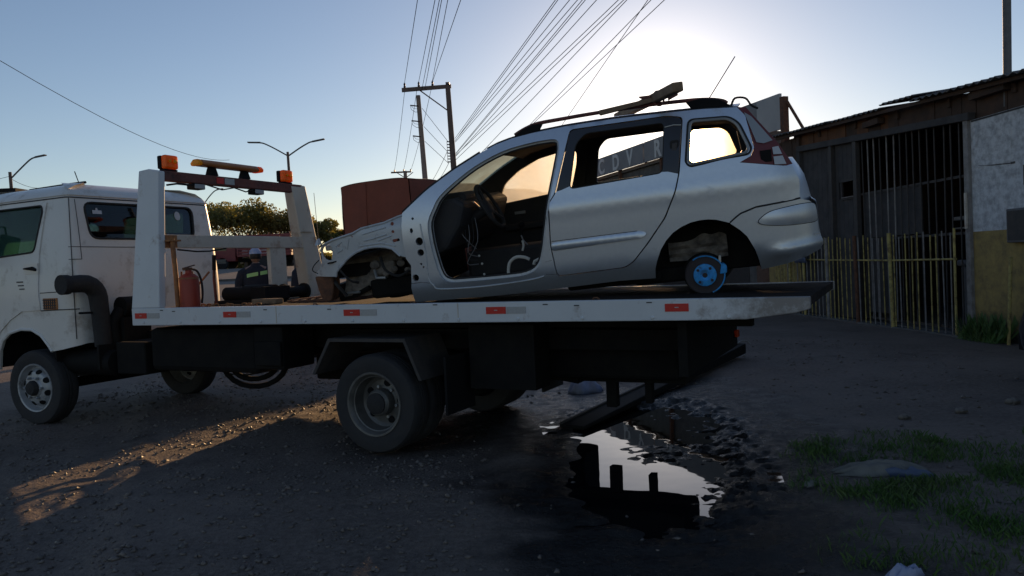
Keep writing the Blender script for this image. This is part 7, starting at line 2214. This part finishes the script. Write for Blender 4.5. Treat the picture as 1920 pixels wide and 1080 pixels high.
# ------------------------------------------------------------------ litter and loose things on the yard
RP0, RP1 = (0.42, 6.15), (2.95, 9.95)
ramp = thing('steel_ramp_beam', 'long dark steel ramp beam lying on the wet ground behind the truck', 'beam', along(RP0, RP1)[0])
RL = along(RP0, RP1)[1]
MB().hexa([(0, -0.13, 0.0), (0, 0.10, 0.0), (0, 0.10, 0.03), (0, -0.13, 0.03)], [(RL, -0.09, 0.06), (RL, 0.09, 0.06), (RL, 0.09, 0.19), (RL, -0.09, 0.19)]).build('web', MT['chassis'], ramp, bevel=0.01)
MB().hexa([(0, 0.08, 0.031), (0, 0.10, 0.031), (0, 0.10, 0.045), (0, 0.08, 0.045)], [(RL, 0.07, 0.191), (RL, 0.09, 0.191), (RL, 0.09, 0.21), (RL, 0.07, 0.21)]).build('edge_lip', MT['shed_steel'], ramp)
tb('lifting_loop', MT['pale_steel'], ramp, spline([(RL - 0.1, 0.0, 0.195), (RL + 0.02, -0.02, 0.215), (RL + 0.12, -0.06, 0.21), (RL + 0.18, -0.1, 0.16)], 4, False), 0.010, 6)

def crumple(name, label, cat, x, y, sx_, sy_, h, mat, seed, rz=0.0):
    nx2, ny2 = 22, 14
    rows = []
    for j in range(ny2):
        row = []
        for i in range(nx2):
            u, v = i / (nx2 - 1) * 2 - 1, j / (ny2 - 1) * 2 - 1
            e = max(0.0, 1 - (u * u) ** 1.2) ** 0.5
            px_ = u * sx_ * (1 + 0.12 * math.sin(7 * v + seed))
            py_ = v * sy_ * (0.55 + 0.45 * e) * (1 + 0.15 * math.sin(5 * u + seed))
            nz = float(vnoise(np.array([u * 3.1 + seed]), np.array([v * 2.7 + seed]), seed)[0])
            nz2 = float(vnoise(np.array([u * 8 + seed]), np.array([v * 7 + seed]), seed + 3)[0])
            b_ = max(0, 1 - u ** 4) * max(0, 1 - v ** 4)
            row.append((px_, py_, h * b_ * (0.35 + 0.8 * nz + 0.35 * nz2)))
        rows.append(row)
    o = MB().grid(rows).build(name, mat, None, smooth=True, angle=70)
    o.matrix_world = at(x, y, float(ground_h(np.array([x]), np.array([y]))[0]) + 0.004, rz)
    md = o.modifiers.new('thickness', 'SOLIDIFY')
    md.thickness = 0.006
    return tag(o, label, cat)
crumple('cement_sack', 'flattened pale cement sack lying in the grass at the lower right', 'sack', 2.20, 4.60, 0.26, 0.10, 0.05, MT['rag_pale'], 3, -0.08)
crumple('plastic_scrap', 'strip of blue plastic lying across the pale cement sack', 'plastic', 2.30, 4.515, 0.16, 0.035, 0.05, MT['rag_blue'], 5, -0.25)
crumple('plastic_bag', 'crumpled white plastic bag at the bottom edge of the picture', 'bag', 1.57, 3.10, 0.08, 0.04, 0.05, MT['bag_white'], 7, 0.3)
crumple('paper_scrap', 'small pale scrap lying left of the cement sack', 'paper', 1.70, 4.42, 0.055, 0.03, 0.02, MT['rag_pale'], 9, 0.6)
crumple('clear_bottle_film', 'crumpled shiny film on the wet ground beneath the truck tail', 'film', 0.72, 7.9, 0.18, 0.12, 0.12, MT['bag_white'], 11, 0.4)
for i, (x, y, s, lab) in enumerate(((3.55, 6.05, 0.05, 'brown lump of broken soil near the right edge of the yard'), (3.05, 5.95, 0.045, 'dark clod lying at the edge of the grass patch'), (4.2, 6.4, 0.06, 'larger dark clod beside the parked car wheel'), (2.45, 9.2, 0.035, 'small stone lying out in front of the yellow fence'))):
    mb = MB().blob((0, 0, 0), s, s * 0.8, s * 0.55, 8)
    mb.v = [(a * (1 + 0.25 * math.sin(9 * b / s + i)), b * (1 + 0.2 * math.sin(7 * c / s)), c * (1 + 0.2 * math.sin(8 * a / s))) for a, b, c in mb.v]
    o = mb.build('clod', MT['mudgrey'], None, smooth=True)
    o.matrix_world = at(x, y, float(ground_h(np.array([x]), np.array([y]))[0]) + s * 0.3)
    tag(o, lab, 'clod', 'loose clods on the yard')
bpy.context.view_layer.update()
